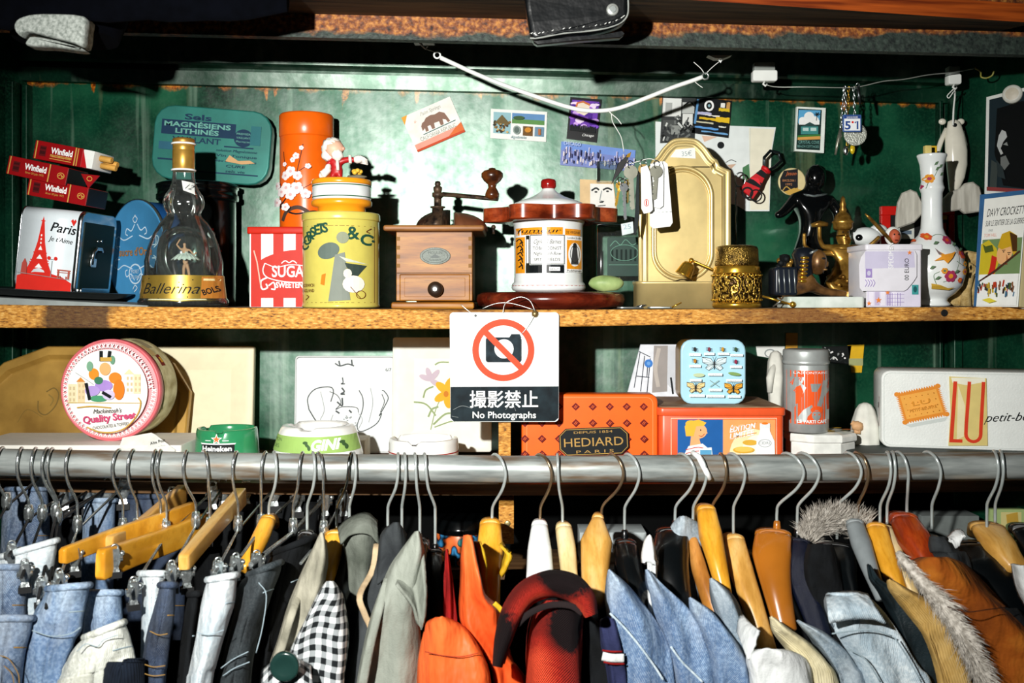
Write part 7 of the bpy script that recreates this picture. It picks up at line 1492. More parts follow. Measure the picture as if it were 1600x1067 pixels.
def arm(t, name, path, m, n=20, e=2.6, label=None, part=True):
    """path = [(px, row, Y, half width px, half height px)]; rounded bar following it"""
    P = [W(*q[:3]) for q in path]; o = t.location
    Ps = spline(P, 5); k = len(Ps); rings = []
    for i, c in enumerate(Ps):
        f = i / 5; j = min(int(f), len(path) - 2); u = f - j
        hw = (path[j][3] * (1 - u) + path[j + 1][3] * u) * c.y / F; hh = (path[j][4] * (1 - u) + path[j + 1][4] * u) * c.y / F
        d = (Ps[min(i + 1, k - 1)] - Ps[max(i - 1, 0)]).normalized(); up = Vector((0, 0, 1)) - d * d.z
        up = up.normalized() if up.length > .05 else Vector((0, 1, 0)); sd = d.cross(up)
        if sd.x < 0: sd = -sd
        ring = []
        for q in range(n):
            an = 2 * PI * q / n; ca, sa = math.cos(an), math.sin(an)
            ring.append(c - o + sd * hw * math.copysign(abs(ca) ** (2 / e), ca) + up * hh * math.copysign(abs(sa) ** (2 / e), sa))
        rings.append(ring)
    # softened ends
    c0 = Ps[0] - o; c1 = Ps[-1] - o
    rings = [[c0 + (p - c0) * .75 - (Ps[1] - Ps[0]) * .25 for p in rings[0]]] + rings + [[c1 + (p - c1) * .7 + (Ps[-1] - Ps[-2]) * .3 for p in rings[-1]]]
    b = MB(); vv = [p for r in rings for p in r]; ff = []
    for i in range(len(rings) - 1):
        for j in range(n): ff.append((i * n + j, i * n + (j + 1) % n, (i + 1) * n + (j + 1) % n, (i + 1) * n + j))
    b.emit(vv, ff, m, True, raw=True); b.Fc.append((tuple(range(n))[::-1], 0, False)); b.Fc.append((tuple((len(rings) - 1) * n + q for q in range(n)), 0, False))
    return b.obj(name, t, label)
def hanger(label, kind, hk, path, group=None, collar=None, hm=M_hk, far=True):
    """hk = (top px, bulge px, shaft px, shaft foot row); path of the near arm from the neck outwards"""
    path = [(q[0], q[1], Yn - (Yn - q[2]) * .36 if q[2] < Yn else q[2], q[3], q[4]) for q in path]; t = thing('clothes_hanger', label, 'hanger', W(hk[2], hk[3], YP), group=group)
    hook(t, *hk, m=hm); arm(t, 'arm', [(q[0], q[1], q[2], q[3], q[4]) for q in path], M_hw[kind], e=2.0 if kind in ('black', 'navy', 'amber', 'grey') else 2.6)
    if far:
        q = path[0]; e_ = path[-1]; dx = (q[0] - e_[0]) * .5
        arm(t, 'arm', [(q[0], q[1], q[2], q[3], q[4]), (q[0] + dx * .3, q[1] - 2, YP + .07, q[3] * .9, q[4]), (q[0] + dx * .6, q[1] + 8, YP + .15, q[3] * .7, q[4] * .8)], M_hw[kind])
    if collar:
        b = MB(YP / F, (hk[2], hk[3])); b.lathe(hk[2], 0, [(5.5, hk[3] + 10), (6, hk[3]), (5, hk[3] - 9), (3, hk[3] - 11)], collar, n=16); b.obj('ferrule', t)
    return t
Yn = YP - .012
H = hanger
H('thin yellow wood hanger tilted beside the black hanger over the gingham shirt', 'yellow', (549, 544, 526, 828), [(524, 838, Yn, 17, 10), (517, 866, 1.08, 17, 12), (506, 908, 1.0, 15, 12), (492, 960, .94, 12, 10)], hm=mat('twisted chrome hook', '#8f9694', .2, metal=1))
H('black plastic hanger directly over the gingham shirt', 'black', (553, 556, 546, 856), [(546, 866, Yn, 20, 14), (541, 895, 1.08, 20, 16), (530, 935, 1.0, 18, 14), (520, 980, .95, 14, 10)])
H('black hanger with grey metal end left of the yellow wood hanger', 'black', (489, 492, 480, 830), [(478, 838, Yn, 14, 10), (470, 865, 1.08, 12, 14), (464, 890, 1.03, 8, 12)])
H('slim black hanger inside the charcoal jacket, its hook straight', 'black', (622, 622, 606, 832), [(606, 846, Yn, 14, 8), (603, 880, 1.05, 13, 8), (598, 920, .97, 11, 8)])
H('slim hidden hanger between charcoal jacket and olive shirt', 'black', (632, 634, 628, 852), [(628, 860, Yn, 12, 8), (624, 890, 1.05, 12, 8), (618, 930, .97, 10, 8)])
H('black hanger holding the olive shirt by its collar', 'black', (648, 650, 656, 838), [(656, 850, Yn, 14, 10), (650, 885, 1.05, 15, 10), (640, 930, .97, 12, 8)])
H('round shouldered black hanger over the orange padded jacket', 'black', (663, 666, 680, 860), [(681, 872, Yn, 15, 14), (685, 905, 1.06, 18, 16), (690, 950, .99, 17, 14), (693, 1000, .94, 15, 12)], collar=MATS['black moulded plastic'])
H('bright yellow wood hanger inside the orange jacket', 'yellow', (773, 790, 769, 812), [(766, 822, Yn, 17, 12), (766, 860, 1.07, 21, 16), (768, 905, 1.0, 14, 14), (770, 965, .95, 11, 12)])
H('white plastic hanger behind the red and black coat', 'white', (842, 862, 844, 812), [(843, 824, Yn, 13, 12), (843, 860, 1.07, 19, 18), (844, 905, 1.0, 22, 18)], hm=M_hk2)
H('cream wood hanger next to the white plastic one', 'cream', (871, 872, 879, 818), [(881, 828, Yn, 13, 12), (886, 860, 1.07, 14, 16), (890, 905, 1.0, 13, 14)])
H('wide tan wood hanger with slanted front edges between plaid coat and denim', 'tan', (955, 974, 940, 800), [(934, 814, Yn, 10, 12), (932, 848, 1.07, 25, 20), (930, 890, 1.01, 22, 20), (928, 945, .95, 18, 16)], hm=M_hk2)
H('black plastic hanger with red top in the first denim jacket', 'black', (980, 999, 976, 838), [(978, 852, Yn, 18, 10), (982, 880, 1.07, 21, 16), (993, 918, 1.0, 18, 16), (1008, 965, .94, 15, 12)], collar=MATS['black moulded plastic'])
H('broad glossy black hanger over the second denim jacket', 'black', (1064, 1086, 1055, 824), [(1050, 834, Yn, 26, 10), (1047, 865, 1.07, 29, 18), (1052, 905, 1.01, 26, 18), (1066, 960, .95, 20, 14)], collar=MATS['black moulded plastic'])
H('narrow brown wood hanger above the third denim jacket', 'brown', (1086, 1104, 1083, 832), [(1080, 840, Yn, 8, 10), (1090, 880, 1.07, 11, 14), (1106, 930, 1.0, 11, 14), (1128, 990, .94, 11, 12)])
H('high yellow wood hanger curved behind the brown one', 'yellow', (1126, 1135, 1112, 792), [(1104, 800, Yn, 15, 12), (1110, 835, 1.07, 18, 16), (1121, 880, 1.0, 14, 14), (1134, 935, .95, 10, 10)], hm=M_hk2)
H('yellow tan wood hanger in the white shirt', 'tan', (1142, 1164, 1146, 834), [(1148, 846, Yn, 16, 12), (1158, 890, 1.07, 19, 14), (1176, 945, 1.0, 17, 14), (1200, 1020, .94, 15, 12)])
H('broad amber plastic hanger in the cream corduroy jacket', 'amber', (1228, 1256, 1214, 824), [(1208, 836, Yn, 28, 10), (1206, 868, 1.07, 30, 18), (1214, 920, 1.0, 23, 18), (1228, 985, .94, 18, 14)], collar=M_hw['amber'])
H('glittery navy plastic hanger in the grey chambray shirt', 'navy', (1252, 1280, 1246, 836), [(1246, 850, Yn, 20, 10), (1250, 882, 1.07, 25, 16), (1262, 930, 1.0, 22, 16), (1284, 995, .94, 18, 12)], collar=MATS['black moulded plastic'])
H('very broad black hanger holding the bleached denim jacket', 'black', (1324, 1346, 1308, 842), [(1302, 856, Yn, 33, 8), (1302, 885, 1.07, 36, 16), (1310, 920, 1.01, 31, 18), (1324, 970, .95, 24, 14)])
H('grey plastic hanger curving behind the broad black one', 'grey', (1338, 1357, 1340, 808), [(1336, 820, Yn, 14, 10), (1346, 850, 1.07, 16, 14), (1360, 890, 1.0, 13, 12), (1378, 935, .95, 10, 10)], hm=M_hk2)
H('yellow wood hanger with worn edge in the tan corduroy jacket', 'yellow', (1386, 1392, 1375, 816), [(1370, 826, Yn, 16, 10), (1380, 860, 1.07, 17, 14), (1394, 895, 1.0, 15, 12), (1412, 940, .95, 10, 10)])
H('pale wood hanger close behind the yellow one', 'cream', (1394, 1399, 1386, 818), [(1384, 830, YP + .004, 12, 10), (1396, 862, 1.08, 13, 14), (1412, 898, 1.01, 11, 12), (1430, 940, .96, 8, 10)])
H('red brown varnished wood hanger in the brown suede jacket', 'red', (1402, 1419, 1417, 800), [(1412, 812, Yn, 22, 12), (1428, 842, 1.07, 26, 20), (1446, 870, 1.02, 22, 18), (1466, 915, .96, 16, 12)])
H('hidden dark hanger right of the red brown one', 'black', (1448, 1470, 1456, 826), [(1456, 846, Yn, 16, 10), (1470, 872, 1.07, 18, 14), (1486, 905, 1.0, 14, 12)])
H('broad black hanger before the pale wood one at the rail end', 'black', (1553, 1560, 1542, 842), [(1536, 854, Yn, 40, 8), (1544, 885, 1.07, 42, 18), (1566, 925, 1.0, 34, 18), (1590, 985, .94, 26, 14)], collar=M_hk)
H('pale yellow wood hanger behind the last broad black one', 'tan', (1563, 1568, 1555, 816), [(1544, 826, YP + .01, 26, 10), (1564, 856, 1.09, 26, 16), (1590, 890, 1.03, 20, 14)])
H('black hanger cut off by the frame edge', 'black', (1612, 1624, 1606, 816), [(1602, 828, Yn, 24, 10), (1622, 860, 1.07, 24, 14), (1650, 900, 1.0, 20, 12)])
b = MB(); o = W(1097, 730, 1.117); P = [W(*q) for q in ((1082, 707, 1.126), (1092, 714, 1.117), (1104, 738, 1.1135), (1109, 748, 1.116))]
b.tube([tuple(p - o) for p in P], .0032, M_tag, 10, raw=True); solo(b, 'tape', 'white tape wrapped on the hook of the narrow brown hanger', 'tape', o)

# ---------------------------------------------------------------- garments
def uvnodes(N, L):
    tc = N.new('ShaderNodeTexCoord'); sx = N.new('ShaderNodeSeparateXYZ'); L.new(tc.outputs['UV'], sx.inputs[0]); return sx.outputs[0], sx.outputs[1], tc.outputs['UV'], tc.outputs['Object']
def dim(h, k=.62):
    out = '#'
    for c in lin(h):
        c *= k; out += '%02x' % round(255 * (12.92 * c if c < .0031308 else 1.055 * c ** (1 / 2.4) - .055))
    return out
def cloth(name, c1, c2, rough=.9, vs=30, fine=700, fb=.35, sheen=.0, twill=0, mid=None, cord=0):
    lum = sum(lin(c2)) / 3; kk = .98 if lum > .6 else .85 if lum > .4 else .72; c1, c2 = dim(c1, kk * .75), dim(c2, kk); mid = mid and dim(mid, kk * .88)
    m, N, L, b = node_mat(name); u, v, uv, o = uvnodes(N, L)
    col = ramp(N, L, noise_node(N, L, o, vs, 6), [(.3, c1)] + ([(.5, mid)] if mid else []) + [(.7, c2)])
    h = noise_node(N, L, o, fine, 2)
    if twill:
        s = mth(N, L, 'SINE', mth(N, L, 'MULTIPLY', mth(N, L, 'ADD', u, mth(N, L, 'MULTIPLY', v, .7)), twill)); h = mth(N, L, 'ADD', mth(N, L, 'MULTIPLY', s, .5), h)
        col = mixc(N, L, ramp(N, L, mth(N, L, 'MULTIPLY', h, .6), [(.2, 0.0), (.6, .40 if lum > .2 else .10)]), col, '#dfe6ea')
    if twill:
        col = mixc(N, L, ramp(N, L, noise_node(N, L, o, 330, 4), [(.42, .55 if lum > .2 else .3), (.6, 0.0)]), col, c1); col = mixc(N, L, ramp(N, L, noise_node(N, L, o, 1, 4, (26, 26, 9)), [(.5, 0.0), (.72, .35 if lum > .1 else .08)]), col, '#e4ebee')
    if cord:
        s = mth(N, L, 'SINE', mth(N, L, 'MULTIPLY', u, cord)); h = mth(N, L, 'MULTIPLY', s, 2.0); col = mixc(N, L, ramp(N, L, s, [(.0, .35), (.5, 0.0)]), col, c1)
    L.new(col, b.inputs['Base Color']); b.inputs['Roughness'].default_value = rough; b.inputs['Specular IOR Level'].default_value = .2
    if sheen: b.inputs['Sheen Weight'].default_value = sheen
    bp = N.new('ShaderNodeBump'); bp.inputs['Strength'].default_value = fb; bp.inputs['Distance'].default_value = .0012; L.new(h, bp.inputs['Height'])
    b2 = N.new('ShaderNodeBump'); b2.inputs['Strength'].default_value = .75; b2.inputs['Distance'].default_value = .012; L.new(noise_node(N, L, o, 1, 3, (42, 30, 16)), b2.inputs['Height']); L.new(b2.outputs[0], bp.inputs['Normal']); L.new(bp.outputs[0], b.inputs['Normal']); return m
def squares(name, dark, mid, light, size, size2=None, soft=0):
    m, N, L, b = node_mat(name); u, v, uv, o = uvnodes(N, L); w = noise_node(N, L, o, 300, 2)
    def st(x, s):
        if soft: return mth(N, L, 'SMOOTH_MAX', 0.0, mth(N, L, 'MULTIPLY_ADD', mth(N, L, 'SINE', mth(N, L, 'ADD', mth(N, L, 'MULTIPLY', x, 6.283 / s), mth(N, L, 'MULTIPLY', w, .9))), 1.2, .35), .3)
        return mth(N, L, 'GREATER_THAN', mth(N, L, 'FRACT', mth(N, L, 'ADD', mth(N, L, 'DIVIDE', x, s), mth(N, L, 'MULTIPLY', w, soft))), .5)
    a = st(u, size); c = st(v, size2 or size); f = mth(N, L, 'MULTIPLY', mth(N, L, 'ADD', a, c), .5)
    L.new(ramp(N, L, f, [(.0, light), (.5, mid), (1.0, dark)]), b.inputs['Base Color']); b.inputs['Roughness'].default_value = .9; b.inputs['Specular IOR Level'].default_value = .2
    if soft:
        bp = N.new('ShaderNodeBump'); bp.inputs['Strength'].default_value = .8; bp.inputs['Distance'].default_value = .002
        L.new(mth(N, L, 'ADD', mth(N, L, 'SINE', mth(N, L, 'MULTIPLY', mth(N, L, 'ADD', v, u), 1.6)), w), bp.inputs['Height']); L.new(bp.outputs[0], b.inputs['Normal'])
    return m
D_light = cloth('washed light denim', '#44699a', '#8fb0d0', twill=2.2, vs=20, mid='#6a90bc'); D_mid = cloth('mid blue denim', '#34527c', '#6c8fb8', twill=2.2, vs=14); D_dark = cloth('dark indigo denim', '#0d1a33', '#2c4468', twill=2.2, vs=22)
D_bleach = cloth('bleached denim', '#a5bccb', '#dfe8ea', twill=2.2, vs=26, mid='#c6d6de'); D_white = cloth('pale ice denim', '#b8cbd6', '#eef2f0', twill=2.0, vs=22); D_black = cloth('washed black denim', '#10171b', '#2e3a40', twill=2.2, vs=20)
D_cream = cloth('cream twill', '#c6c8b6', '#ecece0', twill=2.0, vs=18); D_chamb = cloth('grey chambray', '#7d93a4', '#a5b8c4', twill=2.6, vs=30)
C_beige = cloth('stone beige cotton', '#8f8c7c', '#b8b4a2'); C_olive = cloth('silver olive cotton', '#7d8478', '#a9afa4', rough=.6, vs=12); C_char = cloth('charcoal cotton', '#2a2e31', '#44494c'); C_or = cloth('orange nylon', '#e84a18', '#ff7436', rough=.5, vs=10, fine=60, fb=.5)
C_yl = cloth('yellow lining', '#c89a14', '#eec02c', rough=.6); C_red = cloth('red jersey', '#8a1212', '#b41c1a'); C_white = cloth('white cotton', '#dfe3e2', '#f1f3f2'); C_cord = cloth('cream corduroy', '#d0c296', '#f6ecc8', cord=1.5); C_tan = cloth('tan corduroy', '#c09240', '#f2cc82', cord=1.5)
C_suede = cloth('brown suede', '#7a3606', '#e08a2c', vs=16, mid='#b45c14', fine=400); C_black = cloth('black cotton', '#07090b', '#15191c'); C_leath = MATS['black leather']; C_lwn = cloth('waxed dark jacket', '#0c1418', '#26343a', rough=.5, vs=24); C_navy = cloth('navy jersey', '#23284a', '#3a406a')
C_ging = squares('black and white gingham', '#14181a', '#8b9092', '#e9ecea', 20); C_plaid = squares('red and black wool plaid', '#160a0c', '#b82a1c', '#ee5232', 170, 190, soft=.06)
C_fur = mat('grey brown fur', '#d6d0c6', .9, c2='#8c857a', vs=200)

def grid_obj(name, rings, m, parent, origin, closed=False, solid=.0016, uvs=None, label=None):
    n = len(rings[0]); me = bpy.data.meshes.new(name); vv = [tuple(p - origin) for r in rings for p in r]; ff = []
    for i in range(len(rings) - 1):
        for j in range(n if closed else n - 1):
            q = (j + 1) % n; ff.append((i * n + j, (i + 1) * n + j, (i + 1) * n + q, i * n + q))
    me.from_pydata(vv, [], ff); me.materials.append(m); ul = me.uv_layers.new(name='uv')
    U = [];
    for r in rings:
        acc = 0; row = [0]
        for a, b_ in zip(r, r[1:]): acc += (b_ - a).length; row.append(acc)
        U.append([x - acc / 2 for x in row])
    V = [0]
    for i in range(1, len(rings)): V.append(V[-1] + (rings[i][n // 2] - rings[i - 1][n // 2]).length)
    k = 1000 / .6
    for p in me.polygons:
        p.use_smooth = True
        for li in p.loop_indices:
            vi = me.loops[li].vertex_index; i, j = divmod(vi, n); ul.data[li].uv = (U[i][j] * k, V[i] * k)
    me.update(); o = bpy.data.objects.new(name, me); C.objects.link(o)
    if parent: o.parent = parent
    if solid: s = o.modifiers.new('thickness', 'SOLIDIFY'); s.thickness = solid; s.offset = -1
    if label: o['label'] = label
    return o
def drape_rings(rows, Y, D, back, bulge=.022, fold=.0042, seed=0, nf=3, arcn=17, sub=4):
    """horizontal sections of hanging cloth whose near edge runs between the photo columns (xl, xr) on each row"""
    R = [Vector((r[0], r[1], r[2])) for r in rows]; R = spline(R, sub); rings = []
    top = R[0].x; tot = R[-1].x - top
    for i, r in enumerate(R):
        row, xl, xr = r; f = (row - top) / tot; ring = []
        bl = bulge * min(1, .15 + (xr - xl) / 50); cx, hw = (xl + xr) / 2, max(.3, (xr - xl) / 2); dep = D * min(1, .25 + 2.2 * f); bk = (back[0] * min(1, .2 + f * 1.6), back[1])
        for s_ in range(5): u = s_ / 5; ring.append(W(xl + bk[0] * (1 - u), row + bk[1] * (1 - u), Y + bl + dep * (1 - u)))
        for s_ in range(arcn): an = PI * s_ / (arcn - 1); ring.append(W(cx - hw * math.cos(an), row, Y + bl - bl * math.sin(an)))
        for s_ in range(1, 6): u = s_ / 5; ring.append(W(xr + bk[0] * u, row + bk[1] * u, Y + bl + dep * u))
        if i > 0:
            out = []
            for j, p in enumerate(ring):
                q = j / (len(ring) - 1); w = fold * min(1, 5 * f + .15) * (math.sin(nf * 2 * PI * q + seed + 1.7 * math.sin(3 * f + seed)) + .7 * math.sin(9 * q + 7 * f + seed * 2) + 1.3 * noise.noise(Vector((p.x * 16 + seed, p.y * 16, p.z * 9))) + .6 * noise.noise(Vector((p.x * 45, p.y * 45 + seed, p.z * 30))))
                out.append(p + Vector((.25 * w, -w, 0)))
            ring = out
        rings.append(ring)
    return rings
def garment(name, label, rows, m, Y=.95, D=.26, back=(0, 0), cat=None, **kw):
    rings = drape_rings(rows, Y, D, back, **kw); o = sum(rings[0], Vector()) / len(rings[0])
    t = thing(name, label, cat or name.replace('_', ' '), o); grid_obj('body', rings, m, t, o); t['Y'] = Y; return t
def strip(t, name, pts, w, m, Y=None, th=.0022, lift=.012, dec=1):
    """raised band following photo points on the near face of garment t"""
    Y = (Y or t['Y']) - lift; P = spline([W(q[0], q[1], Y + (q[2] if len(q) > 2 else 0)) for q in pts], 5); o = t.location
    b = MB(); b.tube([tuple(p - o) for p in P], w * Y / F, m, 10, raw=True, flat=.35); return b.obj(name, t)
def collar(t, name, edge0, edge1, m, Y0=None, Y1=None, roll=.010, label=None):
    """turned down collar: cloth between two photo curves, edge0 (fold) and edge1 (free edge)"""
    Y0 = Y0 or t['Y'] + .02; Y1 = Y1 or t['Y'] - .015; A = spline([(q[0], q[1], 0) for q in edge0], 6); B = spline([(q[0], q[1], 0) for q in edge1], 6); n = min(len(A), len(B)); rings = []
    for k in range(9):
        u = k / 8; rings.append([W(A[i].x * (1 - u) + B[i].x * u, A[i].y * (1 - u) + B[i].y * u, Y0 * (1 - u) + Y1 * u - roll * math.sin(PI * u)) + Vector((0, .0015 * noise.noise(Vector((i * .4, u * 3, 1))), 0)) for i in range(n)])
    return grid_obj(name, rings, m, t, t.location, solid=.003, label=label)
M_seam = mat('ochre stitching', '#8a6a34', .8); M_seamw = mat('pale stitching', '#8fa0a8', .8)
# --- from the middle to the far end of the rail
t = garment('cotton_shirt', 'stone beige shirt behind the gingham shirt', [(832, 500, 506), (860, 488, 512), (887, 476, 512), (941, 452, 502), (999, 434, 482), (1067, 414, 470), (1200, 400, 470)], C_beige, Y=.985, cat='shirt', seed=1)
strip(t, 'placket', [(500, 850, .07), (478, 900, .05), (456, 960, 0), (438, 1020, 0), (425, 1070, 0)], 6, C_beige)
t = garment('field_jacket', 'grey green field jacket with upright collar behind the gingham shirt', [(822, 532, 586), (836, 530, 590), (870, 540, 588), (920, 544, 580), (1000, 540, 572), (1200, 530, 560)], cloth('grey green twill', '#5c6258', '#8a9086'), Y=1.07, D=.1, cat='jacket', seed=30)
collar(t, 'collar', [(527, 824), (545, 808), (572, 800), (590, 812)], [(531, 850), (548, 836), (574, 834), (592, 850)], MATS['grey green twill'], 1.09, 1.06, roll=.006)
t = garment('gingham_shirt', 'black and white gingham shirt with a dark button on its cuff', [(908, 510, 522), (925, 498, 534), (941, 489, 539), (988, 466, 545), (1017, 452, 543), (1043, 438, 540), (1067, 428, 538), (1200, 410, 536)], C_ging, Y=.94, cat='shirt', seed=2, fold=.005)
collar(t, 'cuff', [(410, 1046), (430, 1030), (462, 1028), (486, 1040)], [(404, 1120), (430, 1090), (462, 1090), (492, 1110)], C_ging, .925, .91, roll=.016)
b = MB(.89 / F, (445, 1041)); b.disc(445, 1041, [(3, -2), (14, -3), (20, -5), (23, -3), (23, 4)], mat('dark green shell button', '#18302c', .2, coat=.5), n=36); q = b.obj('button', t); q.location = W(445, 1041, .89) - t.location
t = garment('cotton_jacket', 'charcoal jacket with dark collar in the middle of the rail', [(816, 614, 624), (836, 594, 634), (883, 587, 636), (930, 566, 622), (988, 556, 612), (1067, 540, 606), (1200, 530, 600)], C_char, Y=1.0, cat='jacket', seed=3)
collar(t, 'collar', [(592, 842), (602, 824), (622, 818), (636, 834)], [(588, 912), (604, 900), (616, 902), (630, 880)], C_char, 1.05, .985)
strip(t, 'lining_edge', [(588, 850, .05), (582, 890, .03), (562, 930, 0), (570, 960, 0), (580, 990, 0), (572, 1060, 0)], 5, cloth('sand lining', '#b49a78', '#d0b894'))
t = garment('olive_shirt', 'silver olive shirt with an open pointed collar', [(830, 648, 656), (862, 626, 664), (890, 609, 660), (934, 591, 654), (988, 573, 658), (1067, 556, 660), (1200, 540, 662)], C_olive, Y=.955, cat='shirt', seed=4, fold=.005)
collar(t, 'collar', [(618, 900), (628, 872), (642, 846), (656, 832)], [(622, 912), (648, 950), (659, 984), (664, 930)], C_olive, .99, .94)
strip(t, 'placket', [(606, 905, .03), (590, 960, .01), (576, 1020, 0), (566, 1075, 0)], 7, C_olive, lift=.016)
t = garment('red_jersey', 'thin red jersey just visible behind the round black hanger', [(858, 696, 700), (900, 694, 706), (966, 692, 712), (1067, 690, 716), (1200, 690, 716)], C_red, Y=1.01, cat='shirt', seed=5)
t = garment('padded_jacket', 'orange padded jacket sleeve in front of the orange and yellow jacket', [(964, 680, 698), (972, 666, 716), (985, 662, 732), (1017, 657, 752), (1067, 654, 768), (1200, 650, 780)], C_or, Y=.925, cat='jacket', seed=6, fold=.006, bulge=.034)
strip(t, 'seam', [(664, 1018), (690, 1024), (720, 1026), (748, 1020)], .8, mat('dark orange thread', '#8a2a08', .8), lift=.002)
t = garment('orange_jacket', 'orange jacket with a yellow lining on the bright yellow hanger', [(836, 724, 738), (869, 721, 744), (898, 722, 750), (930, 720, 760), (952, 719, 783), (981, 724, 788), (1030, 760, 800), (1067, 772, 822), (1200, 780, 830)], C_or, Y=.965, cat='jacket', seed=7, fold=.006)
collar(t, 'yellow_lining', [(741, 845), (744, 870), (752, 910), (754, 934)], [(752, 846), (758, 880), (760, 915), (760, 936)], C_yl, 1.03, 1.0, label='yellow lining')
collar(t, 'yellow_lining', [(786, 846), (792, 860), (788, 880), (784, 895)], [(780, 850), (797, 868), (792, 884), (782, 900)], C_yl, 1.08, 1.05, label='yellow lining')
strip(t, 'piping', [(772, 942), (782, 952), (790, 968), (789, 985)], 4, C_yl)
t = garment('plaid_coat', 'red and black wool plaid coat with a rolled shawl collar', [(938, 852, 888), (950, 838, 908), (975, 828, 912), (1010, 823, 910), (1067, 822, 908), (1200, 820, 910)], C_plaid, Y=.93, cat='coat', seed=8, fold=.004, bulge=.03)
rings = []
cp = spline([(777, 1042, .895), (786, 1000, .90), (800, 958, .915), (824, 926, .935), (860, 912, .95), (893, 918, .945), (914, 938, .93), (924, 962, .92)], 6); ws = [8, 14, 18, 20, 22, 22, 18, 10]
for i, c in enumerate(cp):
    f = i / 6; j = min(int(f), 6); w = (ws[j] * (1 - f + j) + ws[j + 1] * (f - j)); d = (cp[min(i + 1, len(cp) - 1)] - cp[max(i - 1, 0)]); d = Vector((d.x, d.y)).normalized(); nn = Vector((-d.y, d.x)); ring = []
    for k in range(17): an = 2 * PI * k / 16; ring.append(W(c.x + nn.x * w * math.cos(an), c.y + nn.y * w * math.cos(an), c.z + .026 * math.sin(an)))
    rings.append(ring)
grid_obj('shawl_collar', rings, C_plaid, t, t.location, solid=0)
strip(t, 'collar_edge', [(784, 1036, -.02), (800, 990, -.015), (822, 962, -.01), (856, 946, 0), (890, 946, 0), (910, 958, 0)], 5, mat('black wool edge', '#15090a', .95))
t = garment('dark_cardigan', 'dark navy knitted cardigan in the shade right of the plaid coat', [(960, 912, 922), (985, 908, 940), (1067, 912, 956), (1200, 914, 960)], C_black, Y=.985, cat='cardigan', seed=9)
t = garment('striped_jersey', 'navy jersey sleeve with one white and red stripe', [(966, 940, 960), (974, 937, 965), (1010, 942, 972), (1067, 952, 984), (1200, 960, 1000)], C_navy, Y=.955, cat='shirt', seed=10)
strip(t, 'stripe', [(941, 1025), (956, 1028), (975, 1028)], 7, C_white, lift=.003, ); strip(t, 'stripe', [(941, 1016), (956, 1018), (972, 1018)], 1.5, C_red, lift=.006, ); strip(t, 'stripe', [(943, 1034), (957, 1037), (976, 1037)], 1.5, C_red, lift=.006)
def denim(label, rows, Y, m, seed, seams, **kw):
    t = garment('denim_jacket', label, rows, m, Y=Y, cat='jacket', seed=seed, **kw)
    for s_ in seams: strip(t, 'seam', s_, 1.7, D_bleach, lift=.004)
    return t
t = denim('light denim jacket on the red topped black hanger', [(890, 950, 954), (912, 948, 980), (941, 948, 1004), (970, 952, 1026), (1006, 956, 1044), (1067, 966, 1050), (1200, 976, 1060)], .955, D_light, 11, [[(953, 958), (975, 980), (1000, 1010), (1022, 1040), (1036, 1062)]])
t = denim('second light denim jacket under the broad glossy black hanger', [(890, 1008, 1014), (912, 1010, 1034), (941, 1016, 1066), (965, 1024, 1084), (988, 1034, 1096), (1024, 1044, 1110), (1067, 1050, 1116), (1200, 1060, 1130)], .965, D_light, 12, [[(1048, 1010), (1064, 1032), (1084, 1052), (1098, 1066)]])
t = denim('third light denim jacket under the narrow brown hanger', [(934, 1076, 1082), (956, 1080, 1114), (988, 1096, 1140), (1014, 1104, 1160), (1057, 1112, 1174), (1200, 1120, 1190)], .955, D_light, 13, [])
t = garment('chambray_shirt', 'grey blue shirt between the two yellow hangers', [(904, 1108, 1116), (930, 1112, 1146), (960, 1120, 1160), (1000, 1134, 1172), (1067, 1160, 1184), (1200, 1165, 1190)], D_chamb, Y=.98, cat='shirt', seed=14)
t = garment('white_shirt', 'white cotton shirt with cream collar below the tan hanger', [(1014, 1180, 1226), (1022, 1168, 1250), (1036, 1166, 1264), (1067, 1172, 1270), (1200, 1180, 1280)], C_white, Y=.915, cat='shirt', seed=15, bulge=.03)
collar(t, 'collar', [(1150, 985), (1152, 966), (1160, 960), (1168, 968)], [(1168, 1030), (1174, 1022), (1180, 1004), (1184, 985)], C_white, .98, .93)
t = garment('corduroy_jacket', 'cream corduroy jacket on the amber hanger', [(964, 1202, 1210), (985, 1206, 1238), (1006, 1222, 1268), (1035, 1246, 1296), (1067, 1262, 1316), (1200, 1290, 1350)], C_cord, Y=.945, cat='jacket', seed=16, bulge=.03)
t = garment('chambray_shirt', 'grey chambray shirt on the glittery navy hanger', [(970, 1244, 1250), (985, 1256, 1284), (1000, 1270, 1306), (1020, 1284, 1330), (1043, 1298, 1348), (1067, 1306, 1364), (1200, 1330, 1400)], D_chamb, Y=.955, cat='shirt', seed=17)
t = denim('pale bleached denim jacket with a wide turned collar', [(926, 1292, 1350), (940, 1290, 1366), (959, 1294, 1382), (985, 1302, 1398), (1014, 1322, 1414), (1040, 1340, 1432), (1067, 1350, 1452), (1200, 1380, 1500)], .945, D_bleach, 18, [], bulge=.02)
collar(t, 'collar', [(1290, 930), (1310, 924), (1336, 923), (1356, 927)], [(1296, 974), (1326, 970), (1358, 968), (1386, 976)], D_bleach, .955, .925, roll=.012)
for pts in ([(1300, 990), (1330, 986), (1364, 984), (1394, 994)], [(1322, 1012), (1352, 1030), (1376, 1066)], [(1398, 996), (1416, 1024), (1440, 1066)]): strip(t, 'seam', pts, 1.2, M_seamw, lift=.012)
